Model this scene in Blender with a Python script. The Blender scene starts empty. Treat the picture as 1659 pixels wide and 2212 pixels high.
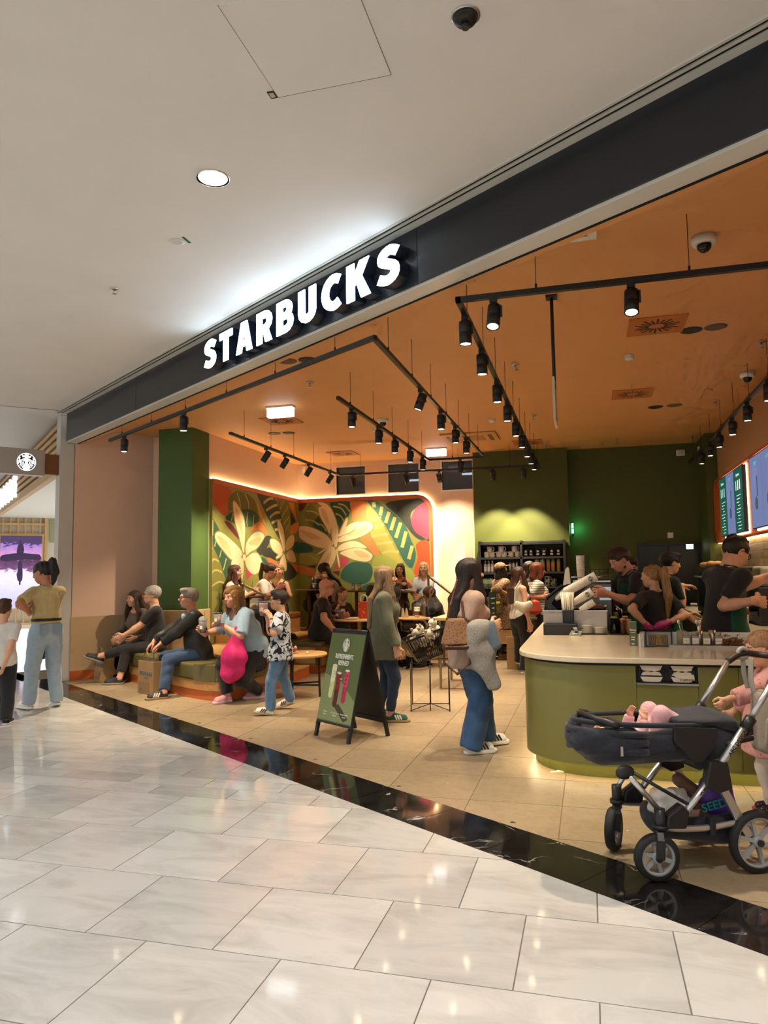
import bpy,bmesh,math,random
import numpy as np
from mathutils import Vector,Matrix
from mathutils.geometry import tessellate_polygon
random.seed(7)
SC=bpy.context.scene
COL=SC.collection
PI=math.pi
YAW,PITCH,ROLL,FPX=math.radians(15.468),math.radians(4.7447),math.radians(-.79766),1589.5
IW,IH,CAMZ=1659,2212,1.51
def _cam():
 c,s=math.cos(YAW),math.sin(YAW)
 r,f,u=Vector((c,s,0)),Vector((-s,c,0)),Vector((0,0,1))
 f2=f*math.cos(PITCH)+u*math.sin(PITCH);u2=u*math.cos(PITCH)-f*math.sin(PITCH)
 r3=r*math.cos(ROLL)+u2*math.sin(ROLL);u3=u2*math.cos(ROLL)-r*math.sin(ROLL)
 return r3,u3,f2
CR,CU,CF=_cam()
CAM=Vector((0,0,CAMZ))
cd=bpy.data.cameras.new('camera');co=bpy.data.objects.new('camera',cd);COL.objects.link(co)
cd.sensor_fit='HORIZONTAL';cd.sensor_width=36;cd.lens=FPX/IW*36
cd.clip_start=.05;cd.clip_end=200
m=Matrix.Identity(4)
for i in range(3):
 m[i][0],m[i][1],m[i][2],m[i][3]=CR[i],CU[i],-CF[i],CAM[i]
co.matrix_world=m
SC.camera=co
w=bpy.data.worlds.new('world');SC.world=w;w.use_nodes=True
w.node_tree.nodes['Background'].inputs[0].default_value=(1,.98,.955,1)
w.node_tree.nodes['Background'].inputs[1].default_value=1.0
SC.view_settings.view_transform='Standard';SC.view_settings.look='None'
SC.view_settings.exposure=0.25;SC.view_settings.gamma=1;SC.view_settings.use_curve_mapping=False
SC.cycles.use_denoising=True
SC.cycles.max_bounces=5;SC.cycles.diffuse_bounces=3;SC.cycles.glossy_bounces=2;SC.cycles.adaptive_threshold=.1;SC.cycles.adaptive_min_samples=12
SC.cycles.transmission_bounces=4;SC.cycles.sample_clamp_indirect=6
def ray(x,y):
 return CR*((x-IW/2)/FPX)-CU*((y-IH/2)/FPX)+CF
def at_z(x,y,z=0.0):
 d=ray(x,y);return CAM+d*((z-CAMZ)/d.z)
def at_Y(x,y,Y):
 d=ray(x,y);return CAM+d*(Y/d.y)
def at_X(x,y,X):
 d=ray(x,y);return CAM+d*(X/d.x)
PHI=math.radians(33.9127)
FD=Vector((math.cos(PHI),-math.sin(PHI),0))
FN=Vector((math.sin(PHI),math.cos(PHI),0))
def fw(u,p,z=0.0):return FD*u+FN*p+Vector((0,0,z))
def at_P(x,y,p):
 d=ray(x,y);return CAM+d*((p-CAM.dot(FN))/d.dot(FN))
def at_U(x,y,u):
 d=ray(x,y);return CAM+d*((u-CAM.dot(FD))/d.dot(FD))
def lamp(name,kind,loc,power,color,target=None,size=.1,angle=60,blend=.6):
 l=bpy.data.lights.new(name,kind);o=bpy.data.objects.new(name,l);COL.objects.link(o)
 l.energy=power;l.color=color;o.location=loc
 if kind=='SPOT':
  l.spot_size=math.radians(angle);l.spot_blend=blend;l.shadow_soft_size=size
 elif kind=='AREA':
  l.shape='DISK';l.size=size
 else:l.shadow_soft_size=size
 if target is not None:
  d=Vector(target)-Vector(loc);o.rotation_euler=d.to_track_quat('-Z','Y').to_euler()
 return o
ZMALL,ZSHOP=3.93,3.75
HALL=(1,.965,.91)
hall_spots=[(-2.131,3.886)]
for i in range(-3,3):
 for j in range(-2,1):
  a=fw(-3.936+3.3*i,2.036+3.2*j)
  if(i,j)!=(0,0)and not(j==0 and i<1):hall_spots.append((a.x,a.y))
for k,(x,y)in enumerate(hall_spots):
 lamp('hall_downlight_lamp','SPOT',(x,y,ZMALL-.02),250,HALL,(x,y,0),.07,130,.8)
MATS={}
def rgb(h):
 h=h.lstrip('#');v=[int(h[i:i+2],16)/255 for i in(0,2,4)]
 return tuple(x/12.92 if x<=.04045 else((x+.055)/1.055)**2.4 for x in v)
def mat(name,col=(.5,.5,.5),rough=.5,metal=0.,emit=None,estr=0.,noise=0.,nscale=20.,bump=0.,bscale=60.,alpha=1.,trans=0.,ior=1.45,coat=0.,spec=.5,sheen=0.,stretch=None):
 if name in MATS:return MATS[name]
 if isinstance(col,str):col=rgb(col)
 mt=bpy.data.materials.new(name);mt.use_nodes=True
 nt=mt.node_tree;b=nt.nodes['Principled BSDF']
 b.inputs['Base Color'].default_value=(*col,1);b.inputs['Roughness'].default_value=rough
 b.inputs['Metallic'].default_value=metal;b.inputs['IOR'].default_value=ior
 b.inputs['Specular IOR Level'].default_value=spec
 if coat:b.inputs['Coat Weight'].default_value=coat;b.inputs['Coat Roughness'].default_value=.08
 if sheen:b.inputs['Sheen Weight'].default_value=sheen
 if trans:b.inputs['Transmission Weight'].default_value=trans
 if alpha<1:b.inputs['Alpha'].default_value=alpha
 if emit is not None:
  if isinstance(emit,str):emit=rgb(emit)
  b.inputs['Emission Color'].default_value=(*emit,1);b.inputs['Emission Strength'].default_value=estr
 if noise or bump:
  tc=nt.nodes.new('ShaderNodeTexCoord');mp=nt.nodes.new('ShaderNodeMapping')
  nt.links.new(tc.outputs['Object'],mp.inputs[0])
  if stretch:mp.inputs['Scale'].default_value=stretch
 if noise:
  n=nt.nodes.new('ShaderNodeTexNoise');n.inputs['Scale'].default_value=nscale;n.inputs['Detail'].default_value=5
  nt.links.new(mp.outputs[0],n.inputs['Vector'])
  r=nt.nodes.new('ShaderNodeValToRGB')
  r.color_ramp.elements[0].position=.3;r.color_ramp.elements[1].position=.7
  r.color_ramp.elements[0].color=(*[c*(1-noise)for c in col],1)
  r.color_ramp.elements[1].color=(*[min(1,c*(1+noise))for c in col],1)
  nt.links.new(n.outputs['Fac'],r.inputs[0]);nt.links.new(r.outputs[0],b.inputs['Base Color'])
 if bump:
  n2=nt.nodes.new('ShaderNodeTexNoise');n2.inputs['Scale'].default_value=bscale;n2.inputs['Detail'].default_value=3
  nt.links.new(mp.outputs[0],n2.inputs['Vector'])
  bp=nt.nodes.new('ShaderNodeBump');bp.inputs['Strength'].default_value=bump;bp.inputs['Distance'].default_value=.01
  nt.links.new(n2.outputs['Fac'],bp.inputs['Height']);nt.links.new(bp.outputs[0],b.inputs['Normal'])
 if emit is not None and estr<100 and not name.startswith('lit white letter'):mt.cycles.emission_sampling='NONE'
 MATS[name]=mt
 return mt
def tag(o,label=None,cat=None,group=None,kind=None):
 if label:o['label']=label
 if cat:o['category']=cat
 if group:o['group']=group
 if kind:o['kind']=kind
 return o
def empty(name,loc=(0,0,0),rz=0.,label=None,cat=None,group=None,parent=None,kind=None):
 o=bpy.data.objects.new(name,None);COL.objects.link(o)
 o.location=loc;o.rotation_euler=(0,0,rz);o.empty_display_size=.1
 if parent:o.parent=parent
 return tag(o,label,cat,group,kind)
def copy_tree(o,parent=None,**kw):
 c=o.copy();COL.objects.link(c);c.parent=parent
 for ch in o.children:copy_tree(ch,c)
 if kw:tag(c,**kw)
 return c
class MB:
 """collects shapes, build() links them as one mesh object"""
 def __init__(s):s.v,s.f,s.mi,s.cur,s.sm=[],[],[],0,[]
 def _add(s,vs,fs,smooth=False):
  o=len(s.v);s.v+=[tuple(v)for v in vs]
  for f in fs:s.f.append([i+o for i in f]);s.mi.append(s.cur);s.sm.append(smooth)
  return s
 def m(s,i):s.cur=i;return s
 def box(s,a,b,M=None):
  (x0,y0,z0),(x1,y1,z1)=a,b
  vs=[Vector(p)for p in((x0,y0,z0),(x1,y0,z0),(x1,y1,z0),(x0,y1,z0),(x0,y0,z1),(x1,y0,z1),(x1,y1,z1),(x0,y1,z1))]
  if M is not None:vs=[M@v for v in vs]
  return s._add(vs,[(3,2,1,0),(4,5,6,7),(0,1,5,4),(1,2,6,5),(2,3,7,6),(3,0,4,7)])
 def cbox(s,c,d,M=None):
  return s.box([c[i]-d[i]/2 for i in range(3)],[c[i]+d[i]/2 for i in range(3)],M)
 def prism(s,poly,z0,z1,M=None,top=None):
  """polygon (x,y) extruded from z0 to z1; top = other polygon for the upper face"""
  n=len(poly);t=top or poly
  if sum(poly[i][0]*poly[(i+1)%n][1]-poly[(i+1)%n][0]*poly[i][1]for i in range(n))<0:
   poly=poly[::-1];t=t[::-1]
  vs=[Vector((x,y,z0))for x,y in poly]+[Vector((x,y,z1))for x,y in t]
  tri=tessellate_polygon([[Vector((x,y,0))for x,y in poly]])
  fs=[]
  for a,b,c in tri:
   pa,pb,pc=poly[a],poly[b],poly[c]
   cr=(pb[0]-pa[0])*(pc[1]-pa[1])-(pb[1]-pa[1])*(pc[0]-pa[0])
   if cr<0:a,c=c,a
   fs.append((c,b,a));fs.append((a+n,b+n,c+n))
  fs+=[(i,(i+1)%n,(i+1)%n+n,i+n)for i in range(n)]
  if M is not None:vs=[M@v for v in vs]
  return s._add(vs,fs)
 def lathe(s,prof,n=24,M=None,smooth=True,cap=True):
  """prof: list of (r,z) from bottom to top"""
  vs,fs=[],[]
  for r,z in prof:
   for k in range(n):a=2*PI*k/n;vs.append(Vector((r*math.cos(a),r*math.sin(a),z)))
  for j in range(len(prof)-1):
   for k in range(n):
    fs.append((j*n+k,j*n+(k+1)%n,(j+1)*n+(k+1)%n,(j+1)*n+k))
  if M is not None:vs=[M@v for v in vs]
  s._add(vs,fs,smooth)
  if cap:
   o=len(s.v)-len(vs)
   if prof[0][0]>1e-6:s.f.append([o+k for k in range(n)][::-1]);s.mi.append(s.cur);s.sm.append(False)
   if prof[-1][0]>1e-6:s.f.append([o+(len(prof)-1)*n+k for k in range(n)]);s.mi.append(s.cur);s.sm.append(False)
  return s
 def cyl(s,a,b,r,r2=None,n=16,smooth=True):
  a,b=Vector(a),Vector(b);d=b-a;L=d.length
  M=Matrix.Translation(a)@d.to_track_quat('Z','Y').to_matrix().to_4x4()
  return s.lathe([(r,0),(r if r2 is None else r2,L)],n,M,smooth)
 def tube(s,pts,r,n=10,close=False,smooth=True,radii=None,sq=None):
  """sweep a circle (or a w x h rectangle when sq) along points"""
  P=[Vector(p)for p in pts];m=len(P);rings=[]
  up=Vector((0,0,1));prev=None
  for i in range(m):
   if close:t=(P[(i+1)%m]-P[i-1])
   else:t=P[min(i+1,m-1)]-P[max(i-1,0)]
   t.normalize()
   if prev is None:
    x=t.cross(up)
    if x.length<1e-3:x=t.cross(Vector((0,1,0)))
   else:x=prev-t*prev.dot(t)
   x.normalize();prev=x;y=t.cross(x)
   if sq:
    ring=[P[i]+x*(a*sq[0]/2)+y*(b*sq[1]/2)for a,b in((-1,-1),(1,-1),(1,1),(-1,1))]
   else:
    rr=radii[i]if radii else r
    ring=[P[i]+x*(rr*math.cos(2*PI*k/n))+y*(rr*math.sin(2*PI*k/n))for k in range(n)]
   rings.append(ring)
  nn=len(rings[0]);vs=[v for rg in rings for v in rg];fs=[]
  for i in range(m if close else m-1):
   j=(i+1)%m
   for k in range(nn):fs.append((i*nn+k,i*nn+(k+1)%nn,j*nn+(k+1)%nn,j*nn+k))
  if not close:fs+=[tuple(range(nn))[::-1],tuple((m-1)*nn+k for k in range(nn))]
  return s._add(vs,fs,smooth and not sq)
 def ball(s,c,r,nu=12,nv=8,M=None):
  if not hasattr(r,'__len__'):r=(r,r,r)
  vs=[Vector((0,0,-1))];fs=[]
  for j in range(1,nv):
   b=-PI/2+PI*j/nv
   for k in range(nu):a=2*PI*k/nu;vs.append(Vector((math.cos(a)*math.cos(b),math.sin(a)*math.cos(b),math.sin(b))))
  vs.append(Vector((0,0,1)))
  for k in range(nu):fs.append((0,1+(k+1)%nu,1+k));fs.append((len(vs)-1,len(vs)-1-nu+k,len(vs)-1-nu+(k+1)%nu))
  for j in range(nv-2):
   for k in range(nu):fs.append((1+j*nu+k,1+j*nu+(k+1)%nu,1+(j+1)*nu+(k+1)%nu,1+(j+1)*nu+k))
  vs=[Vector((v.x*r[0],v.y*r[1],v.z*r[2]))for v in vs]
  if M is not None:vs=[M@v for v in vs]
  vs=[v+Vector(c)for v in vs]
  return s._add(vs,fs,True)
 def build(s,name,mats,parent=None,loc=None,rot=None,bevel=0.,seg=2,label=None,cat=None,group=None,kind=None,smooth=None,recenter=False):
  if not isinstance(mats,(list,tuple)):mats=[mats]
  me=bpy.data.meshes.new(name)
  vs=s.v
  off=None
  if recenter and vs:
   A=np.array(vs);off=Vector(((A[:,0].min()+A[:,0].max())/2,(A[:,1].min()+A[:,1].max())/2,A[:,2].min()))
   vs=[(v[0]-off.x,v[1]-off.y,v[2]-off.z)for v in vs]
  me.from_pydata(vs,[],s.f)
  for mt in mats:me.materials.append(mt)
  me.polygons.foreach_set('material_index',s.mi)
  me.polygons.foreach_set('use_smooth',s.sm if smooth is None else[smooth]*len(s.f))
  me.update()
  o=bpy.data.objects.new(name,me);COL.objects.link(o)
  if parent:o.parent=parent
  if off is not None:o.location=off
  if loc is not None:o.location=loc
  if rot is not None:o.rotation_euler=rot
  if bevel:
   b=o.modifiers.new('bevel','BEVEL');b.width=bevel;b.segments=seg;b.limit_method='ANGLE';b.angle_limit=math.radians(40)
  return tag(o,label,cat,group,kind)
def frame_matrix(o,x,y,z):
 M=Matrix.Identity(4)
 for i in range(3):M[i][0],M[i][1],M[i][2],M[i][3]=x[i],y[i],z[i],o[i]
 return M
def spline(pts,n=6,close=True):
 """Catmull-Rom through 2-D points"""
 out=[];m=len(pts)
 rng=range(m)if close else range(m-1)
 for i in rng:
  p=[pts[(i+k-1)%m]if close else pts[min(max(i+k-1,0),m-1)]for k in range(4)]
  for j in range(n):
   t=j/n
   out.append(tuple(.5*((2*p[1][c])+(-p[0][c]+p[2][c])*t+(2*p[0][c]-5*p[1][c]+4*p[2][c]-p[3][c])*t*t+(-p[0][c]+3*p[1][c]-3*p[2][c]+p[3][c])*t**3)for c in range(len(pts[0]))))
 if not close:out.append(tuple(pts[-1]))
 return out
def arc(cx,cy,r,a0,a1,n=8):
 return[(cx+r*math.cos(math.radians(a0+(a1-a0)*k/n)),cy+r*math.sin(math.radians(a0+(a1-a0)*k/n)))for k in range(n+1)]
def stroke(pts,w,cap=False):
 """outline polygon of a thick open line"""
 L,R=[],[]
 for i,p in enumerate(pts):
  a,b=pts[max(i-1,0)],pts[min(i+1,len(pts)-1)]
  dx,dy=b[0]-a[0],b[1]-a[1];l=math.hypot(dx,dy)or 1
  nx,ny=-dy/l*w/2,dx/l*w/2
  L.append((p[0]+nx,p[1]+ny));R.append((p[0]-nx,p[1]-ny))
 return L+R[::-1]
def stroke_quads(pts,w):
 """the same thick line as a list of convex pieces"""
 o=stroke(pts,w);n=len(pts);L,R=o[:n],o[n:][::-1]
 return[[L[i],L[i+1],R[i+1],R[i]]for i in range(n-1)]
def text_mesh(txt,size,depth=.002,bold=0.,sx=1.,align='CENTER',spacing=1.):
 c=bpy.data.curves.new('lettering','FONT');c.body=txt;c.size=size;c.extrude=depth/2;c.offset=bold*size
 c.align_x=align;c.align_y='CENTER';c.space_character=spacing;c.resolution_u=3
 o=bpy.data.objects.new('lettering',c);COL.objects.link(o)
 dg=bpy.context.evaluated_depsgraph_get();me=bpy.data.meshes.new_from_object(o.evaluated_get(dg))
 bpy.data.objects.remove(o);bpy.data.curves.remove(c)
 if sx!=1:me.transform(Matrix.Diagonal((sx,1,1,1)))
 return me
def lettering(txt,size,M,mt,parent,name='lettering',label=None,**kw):
 """flat lettering; M places its plane (x right, y up, z outwards)"""
 me=text_mesh(txt,size,**kw);me.materials.clear();me.materials.append(mt)
 o=bpy.data.objects.new(name,me);COL.objects.link(o)
 if parent:o.parent=parent
 o.matrix_local=M
 return tag(o,label)
def emblem(name,R,M,fg,bg,parent,oval=1.,ring=True):
 """round crowned-figure emblem made of flat shapes: disc, hair waves, crown, face, tails"""
 e=MB()
 if ring:e.m(1).lathe([(R,0),(R,.002)],28,smooth=False)
 e.m(0)
 def P(pts,z=.002):e.prism([(x*R,y*R)for x,y in pts],z,z+.002)
 if ring:
  P(stroke(arc(0,0,.96,0,360,32),.07))
 P([(-.42,.52),(-.5,.78),(-.24,.66),(-.16,.88),(0,1.02),(.16,.88),(.24,.66),(.5,.78),(.42,.52)])
 P(spline([(-.2,.42),(-.22,.1),(0,-.1),(.22,.1),(.2,.42),(0,.5)],4))
 P(spline([(-.14,-.1),(-.34,-.85),(0,-.95),(.34,-.85),(.14,-.1)],3))
 for s in(-1,1):
  for k in range(3):
   x0=.3+.15*k
   P(stroke(spline([(s*(x0-.04),.42-.1*k),(s*(x0+.05),.05),(s*(x0-.02),-.3),(s*(x0+.12),-.68+.13*k)],4,False),.075))
  P([(s*.62,.5),(s*.9,.42),(s*.72,.2)]);P([(s*.72,.25),(s*.86,.1),(s*.84,-.3),(s*.7,-.1)])
 o=e.build(name,[fg,bg],parent);o.matrix_local=M@Matrix.Diagonal((1,oval,1,1))
 return o
def tile_mat(name,c0,c1,rough,scale,vein=None,stretch=(1,1,1),tone=.08,coat=0.,vein_w=.02):
 mt=bpy.data.materials.new(name);mt.use_nodes=True;nt=mt.node_tree;b=nt.nodes['Principled BSDF']
 b.inputs['Roughness'].default_value=rough
 if coat:b.inputs['Coat Weight'].default_value=coat;b.inputs['Coat Roughness'].default_value=.05
 tc=nt.nodes.new('ShaderNodeTexCoord');oi=nt.nodes.new('ShaderNodeObjectInfo')
 sc=nt.nodes.new('ShaderNodeVectorMath');sc.operation='SCALE';sc.inputs[0].default_value=(37,53,11)
 nt.links.new(oi.outputs['Random'],sc.inputs['Scale'])
 ad=nt.nodes.new('ShaderNodeVectorMath');ad.operation='ADD'
 nt.links.new(tc.outputs['Object'],ad.inputs[0]);nt.links.new(sc.outputs[0],ad.inputs[1])
 mp=nt.nodes.new('ShaderNodeMapping');mp.inputs['Scale'].default_value=stretch;mp.inputs['Rotation'].default_value=(0,0,.5)
 nt.links.new(ad.outputs[0],mp.inputs[0])
 n=nt.nodes.new('ShaderNodeTexNoise');n.inputs['Scale'].default_value=scale;n.inputs['Detail'].default_value=8;n.inputs['Roughness'].default_value=.62
 n.inputs['Distortion'].default_value=.9
 nt.links.new(mp.outputs[0],n.inputs['Vector'])
 r=nt.nodes.new('ShaderNodeValToRGB');r.color_ramp.elements[0].position=.33;r.color_ramp.elements[1].position=.56
 r.color_ramp.elements[0].color=(*c0,1);r.color_ramp.elements[1].color=(*c1,1)
 nt.links.new(n.outputs['Fac'],r.inputs[0]);out=r.outputs[0]
 if vein is not None:
  v=nt.nodes.new('ShaderNodeTexNoise');v.inputs['Scale'].default_value=2.2;v.inputs['Detail'].default_value=6;v.inputs['Distortion'].default_value=.6
  nt.links.new(ad.outputs[0],v.inputs['Vector'])
  r2=nt.nodes.new('ShaderNodeValToRGB');e=r2.color_ramp.elements
  e[0].position=.5-vein_w;e[0].color=(0,0,0,1);e[1].position=.5;e[1].color=(1,1,1,1)
  x=e.new(.5+vein_w);x.color=(0,0,0,1)
  nt.links.new(v.outputs['Fac'],r2.inputs[0])
  brk=nt.nodes.new('ShaderNodeTexNoise');brk.inputs['Scale'].default_value=5;nt.links.new(ad.outputs[0],brk.inputs['Vector'])
  r3=nt.nodes.new('ShaderNodeValToRGB');r3.color_ramp.elements[0].position=.5;r3.color_ramp.elements[1].position=.66
  nt.links.new(brk.outputs['Fac'],r3.inputs[0])
  mu=nt.nodes.new('ShaderNodeMath');mu.operation='MULTIPLY';nt.links.new(r2.outputs[0],mu.inputs[0]);nt.links.new(r3.outputs[0],mu.inputs[1])
  mx=nt.nodes.new('ShaderNodeMixRGB');mx.inputs[2].default_value=(*vein,1)
  nt.links.new(mu.outputs[0],mx.inputs[0]);nt.links.new(out,mx.inputs[1]);out=mx.outputs[0]
 hs=nt.nodes.new('ShaderNodeHueSaturation');mr=nt.nodes.new('ShaderNodeMapRange')
 mr.inputs['To Min'].default_value=1-tone*1.6;mr.inputs['To Max'].default_value=1+tone*.6
 nt.links.new(oi.outputs['Random'],mr.inputs['Value']);nt.links.new(mr.outputs[0],hs.inputs['Value'])
 nt.links.new(out,hs.inputs['Color']);nt.links.new(hs.outputs[0],b.inputs['Base Color'])
 MATS[name]=mt;return mt
M_WHITE=tile_mat('white marble',rgb('aeaca7'),rgb('c2c0bb'),.07,1.7,None,(1,2.8,1),.1)
M_BLACK=tile_mat('black marble',(.006,.005,.005),(.016,.014,.013),.06,6,(.5,.46,.4),tone=.2,vein_w=.007)
M_BEIGE=tile_mat('beige stoneware',rgb('8c7a60'),rgb('98876c'),.42,14,None,tone=.06)
M_GROUT=mat('grey grout','6f6b64',.8)
M_GROUTB=mat('beige grout','7d6a50',.8)
M_PLASTER=mat('white plaster ceiling','e6e4e0',.75,noise=.02,nscale=2)
M_BLACKP=mat('black gloss panel',(.02,.022,.028),.3)
M_CHAN=mat('white aluminium channel','d6d3c9',.35)
M_SLOT=mat('black slot',(.004,.004,.004),.8)
M_ORANGE=mat('orange ceiling paint','d79c62',.6,noise=.02,nscale=2)
M_PINK=mat('blush wall paint','e3c1a8',.7)
M_GREEN=mat('olive green wall paint','474e17',.62)
M_PILLAR=mat('leaf green pillar paint','4a6530',.6)
M_BEIGEP=mat('beige wainscot','c2a57c',.6)
M_RUST=mat('rust orange trim','c0602c',.5)
M_POST=mat('white aluminium post','c9c5bc',.4)
M_WOOD=mat('oak wood','b98a52',.45,noise=.16,nscale=6,stretch=(1,14,14))
M_WOODL=mat('light oak wood','d3aa70',.4,noise=.1,nscale=6,stretch=(14,1,14))
M_BLK=mat('matt black metal',(.012,.012,.012),.45)
M_STEEL=mat('brushed steel',(.55,.54,.52),.28,1.)
M_CHROME=mat('chrome',(.8,.8,.8),.12,1.)
M_WARM=mat('warm lamp lens',(1,.9,.7),.4,emit=(1,.82,.58),estr=14)
M_LED=mat('warm light strip',(1,.85,.6),.4,emit=(1,.72,.38),estr=9)
M_WHITEPL=mat('white plastic','dedbd2',.4)
M_DARKPL=mat('dark plastic',(.02,.02,.02),.3)
M_GLASS=mat('clear glass',(.95,.97,.97),.03,trans=1.,ior=1.3)
def clip_poly(poly,n,d):
 """keep the side where n.p < d"""
 out=[]
 for i in range(len(poly)):
  a,b=poly[i],poly[(i+1)%len(poly)]
  da,db=a[0]*n[0]+a[1]*n[1]-d,b[0]*n[0]+b[1]*n[1]-d
  if da<=0:out.append(a)
  if da*db<0:
   t=da/(da-db);out.append((a[0]+(b[0]-a[0])*t,a[1]+(b[1]-a[1])*t))
 return out
def in_view(x,y,z=0.,pad=.06):
 v=Vector((x,y,z))-CAM;dz=v.dot(CF)
 if dz<.3:return False
 px=(v.dot(CR)/dz*FPX)/IW;py=(-v.dot(CU)/dz*FPX)/IH
 return abs(px)<.5+pad and abs(py)<.5+pad
def lay_tiles(parent,tiles,mt,most=295,name='tile',th=.012):
 """tiles: polygons; nearest ones in view are parts, the rest one piece of the same floor"""
 shared={};keep=[];rest=MB()
 for poly in tiles:
  if len(poly)<3:continue
  cx=sum(p[0]for p in poly)/len(poly);cy=sum(p[1]for p in poly)/len(poly)
  ar=abs(sum(poly[i][0]*poly[(i+1)%len(poly)][1]-poly[(i+1)%len(poly)][0]*poly[i][1]for i in range(len(poly))))/2
  if ar<.0008:continue
  vis=any(in_view(x,y)for x,y in poly+[(cx,cy)])
  keep.append((0 if vis else 1,cx*cx+cy*cy,poly,cx,cy))
 keep.sort(key=lambda k:k[:2])
 for i,(v,d,poly,cx,cy)in enumerate(keep):
  if v==0 and i<most:
   key=tuple((round(x-cx,3),round(y-cy,3))for x,y in poly)
   if key not in shared:
    ins=[(x*.999,y*.999)for x,y in key]
    o=MB().prism(key,-th,-.0006).prism(key,-.0006,0,top=ins).build(name,mt,parent)
    shared[key]=o.data
   else:
    o=bpy.data.objects.new(name,shared[key]);COL.objects.link(o);o.parent=parent
   o.location=(cx,cy,0)
  else:rest.prism(poly,-th,0)
 if rest.v:rest.build('far_tiles',mt,parent,kind='stuff')
PA,PB=3.078,3.494
def fpoly(pts):return[(fw(u,p).x,fw(u,p).y)for u,p in pts]
floor=MB().prism(fpoly([(-34,-12),(12,-12),(12,PB-.2),(-34,PB-.2)]),-.1,-.004).build('floor_hall',M_GROUT,kind='structure',label='white polished marble floor of the mall hall',cat='floor')
rows=[.4]
for h in[.602]*3:rows.append(rows[-1]+h)
rows+=[2.81,3.415,4.02,4.645,4.86,5.075,5.28,5.665,5.88,6.26,6.66,6.9,7.3]
while rows[-1]<19:rows+=[rows[-1]+.4,rows[-1]+.8,rows[-1]+1.0]
tl=[]
g=.0026
for i in range(len(rows)-1):
 off=-.32 if(i%2==0)else-.018
 y0,y1=rows[i]+g,rows[i+1]-g
 k0=-44 if y1>7 else-16
 for k in range(k0,6):
  x0,x1=off+k*.603+g,off+(k+1)*.603-g
  poly=clip_poly([(x0,y0),(x1,y0),(x1,y1),(x0,y1)],(FN.x,FN.y),PA-.002)
  if len(poly)>=3:tl.append(poly)
lay_tiles(floor,tl,M_WHITE)
band=MB().prism(fpoly([(-13,PA),(6,PA),(6,PB),(-13,PB)]),-.1,-.004).build('floor_threshold',M_GROUTB,kind='structure',label='black marble threshold band between hall and cafe',cat='floor')
tl=[]
for k in range(-20,10):
 u0,u1=-1.612+.6*k+.0012,-1.612+.6*(k+1)-.0012
 if u1<-11.6 or u0>3:continue
 tl.append(fpoly([(u0,PA+.001),(u1,PA+.001),(u1,PB-.001),(u0,PB-.001)]))
lay_tiles(band,tl,M_BLACK,name='stone_slab')
shopfloor=MB().prism(fpoly([(-13,PB-.0005),(6,PB-.0005),(6,20),(-13,20)]),-.1,-.004).build('floor_cafe',M_GROUTB,kind='structure',label='beige square tiled floor of the cafe',cat='floor')
tl=[]
for j in range(-6,16):
 for i in range(-12,6):
  x0,y0=-.22+.6*i,5.6+.602*j
  poly=clip_poly([(x0+g,y0+g),(x0+.6-g,y0+g),(x0+.6-g,y0+.602-g),(x0+g,y0+.602-g)],(-FN.x,-FN.y),-PB)
  if len(poly)>=3 and x0>-7.6 and y0<14:tl.append(poly)
lay_tiles(shopfloor,tl,M_BEIGE)
ceil=MB().prism(fpoly([(-34,-12),(12,-12),(12,3.305),(-34,3.305)]),ZMALL,ZMALL+.12).build('ceiling_hall',M_PLASTER,kind='structure',label='smooth white plaster ceiling of the mall hall',cat='ceiling')
MB().prism(fpoly([(-11.3,3.2),(-34,3.2),(-34,14),(-11.5,3.85),(-11.3,3.6)]),ZMALL+.001,ZMALL+.1).build('ceiling_hall_side',M_PLASTER,kind='structure',label='white ceiling in front of the neighbouring shop',cat='ceiling')
tr=MB()
tr.prism(fpoly([(-11.25,3.305),(8,3.305),(8,3.44),(-11.25,3.44)]),ZMALL+.006,ZMALL+.06)
tr.build('trim_1',M_SLOT,kind='structure',label='black recess of the ceiling slot diffuser',cat='trim')
for k,(a,b)in enumerate(((3.33,3.353),(3.379,3.445))):
 MB().prism(fpoly([(-11.25,a),(8,a),(8,b),(-11.25,b)]),ZMALL-.004,ZMALL+.005).build(f'trim_{k+2}',M_CHAN,kind='structure',label='white bar of the slot diffuser beside the black fascia',cat='trim')
MB().prism(fpoly([(-11.25,3.285),(8,3.285),(8,3.304),(-11.25,3.304)]),ZMALL-.006,ZMALL).build('trim_4',M_CHAN,kind='structure',label='white edge profile along the ceiling slot',cat='trim')
a,b=Vector((-7.33,8.9,ZMALL)),Vector((-10.5,5.9,ZMALL))
MB().tube([a,b],0,sq=(.012,.006)).build('trim_5',mat('ceiling joint shadow',(.12,.11,.1),.8),kind='structure',label='dark expansion joint across the white hall ceiling',cat='trim')
fascia=MB().prism(fpoly([(-11.2,3.44),(8,3.44),(8,3.62),(-11.2,3.62)]),3.52,ZMALL).build('wall_fascia',M_BLACKP,kind='structure',label='black shop front fascia panel above the cafe opening',cat='wall')
for u in(-8.6,-5.9,-3.62,-1.2):
 MB().prism(fpoly([(u,3.4385),(u+.004,3.4385),(u+.004,3.45),(u,3.45)]),3.52,3.915).build('panel_joint',M_SLOT,fascia)
MB().prism(fpoly([(-11.2,3.455),(8,3.455),(8,3.6),(-11.2,3.6)]),3.498,3.5195).build('trim_6',M_CHAN,kind='structure',label='white shutter channel under the black fascia',cat='trim')
MB().prism(fpoly([(-11.2,3.6),(8,3.6),(8,3.615),(-11.2,3.615)]),3.49,3.5195).build('trim_7',M_SLOT,kind='structure',label='dark shutter gap behind the white channel',cat='trim')
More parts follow.
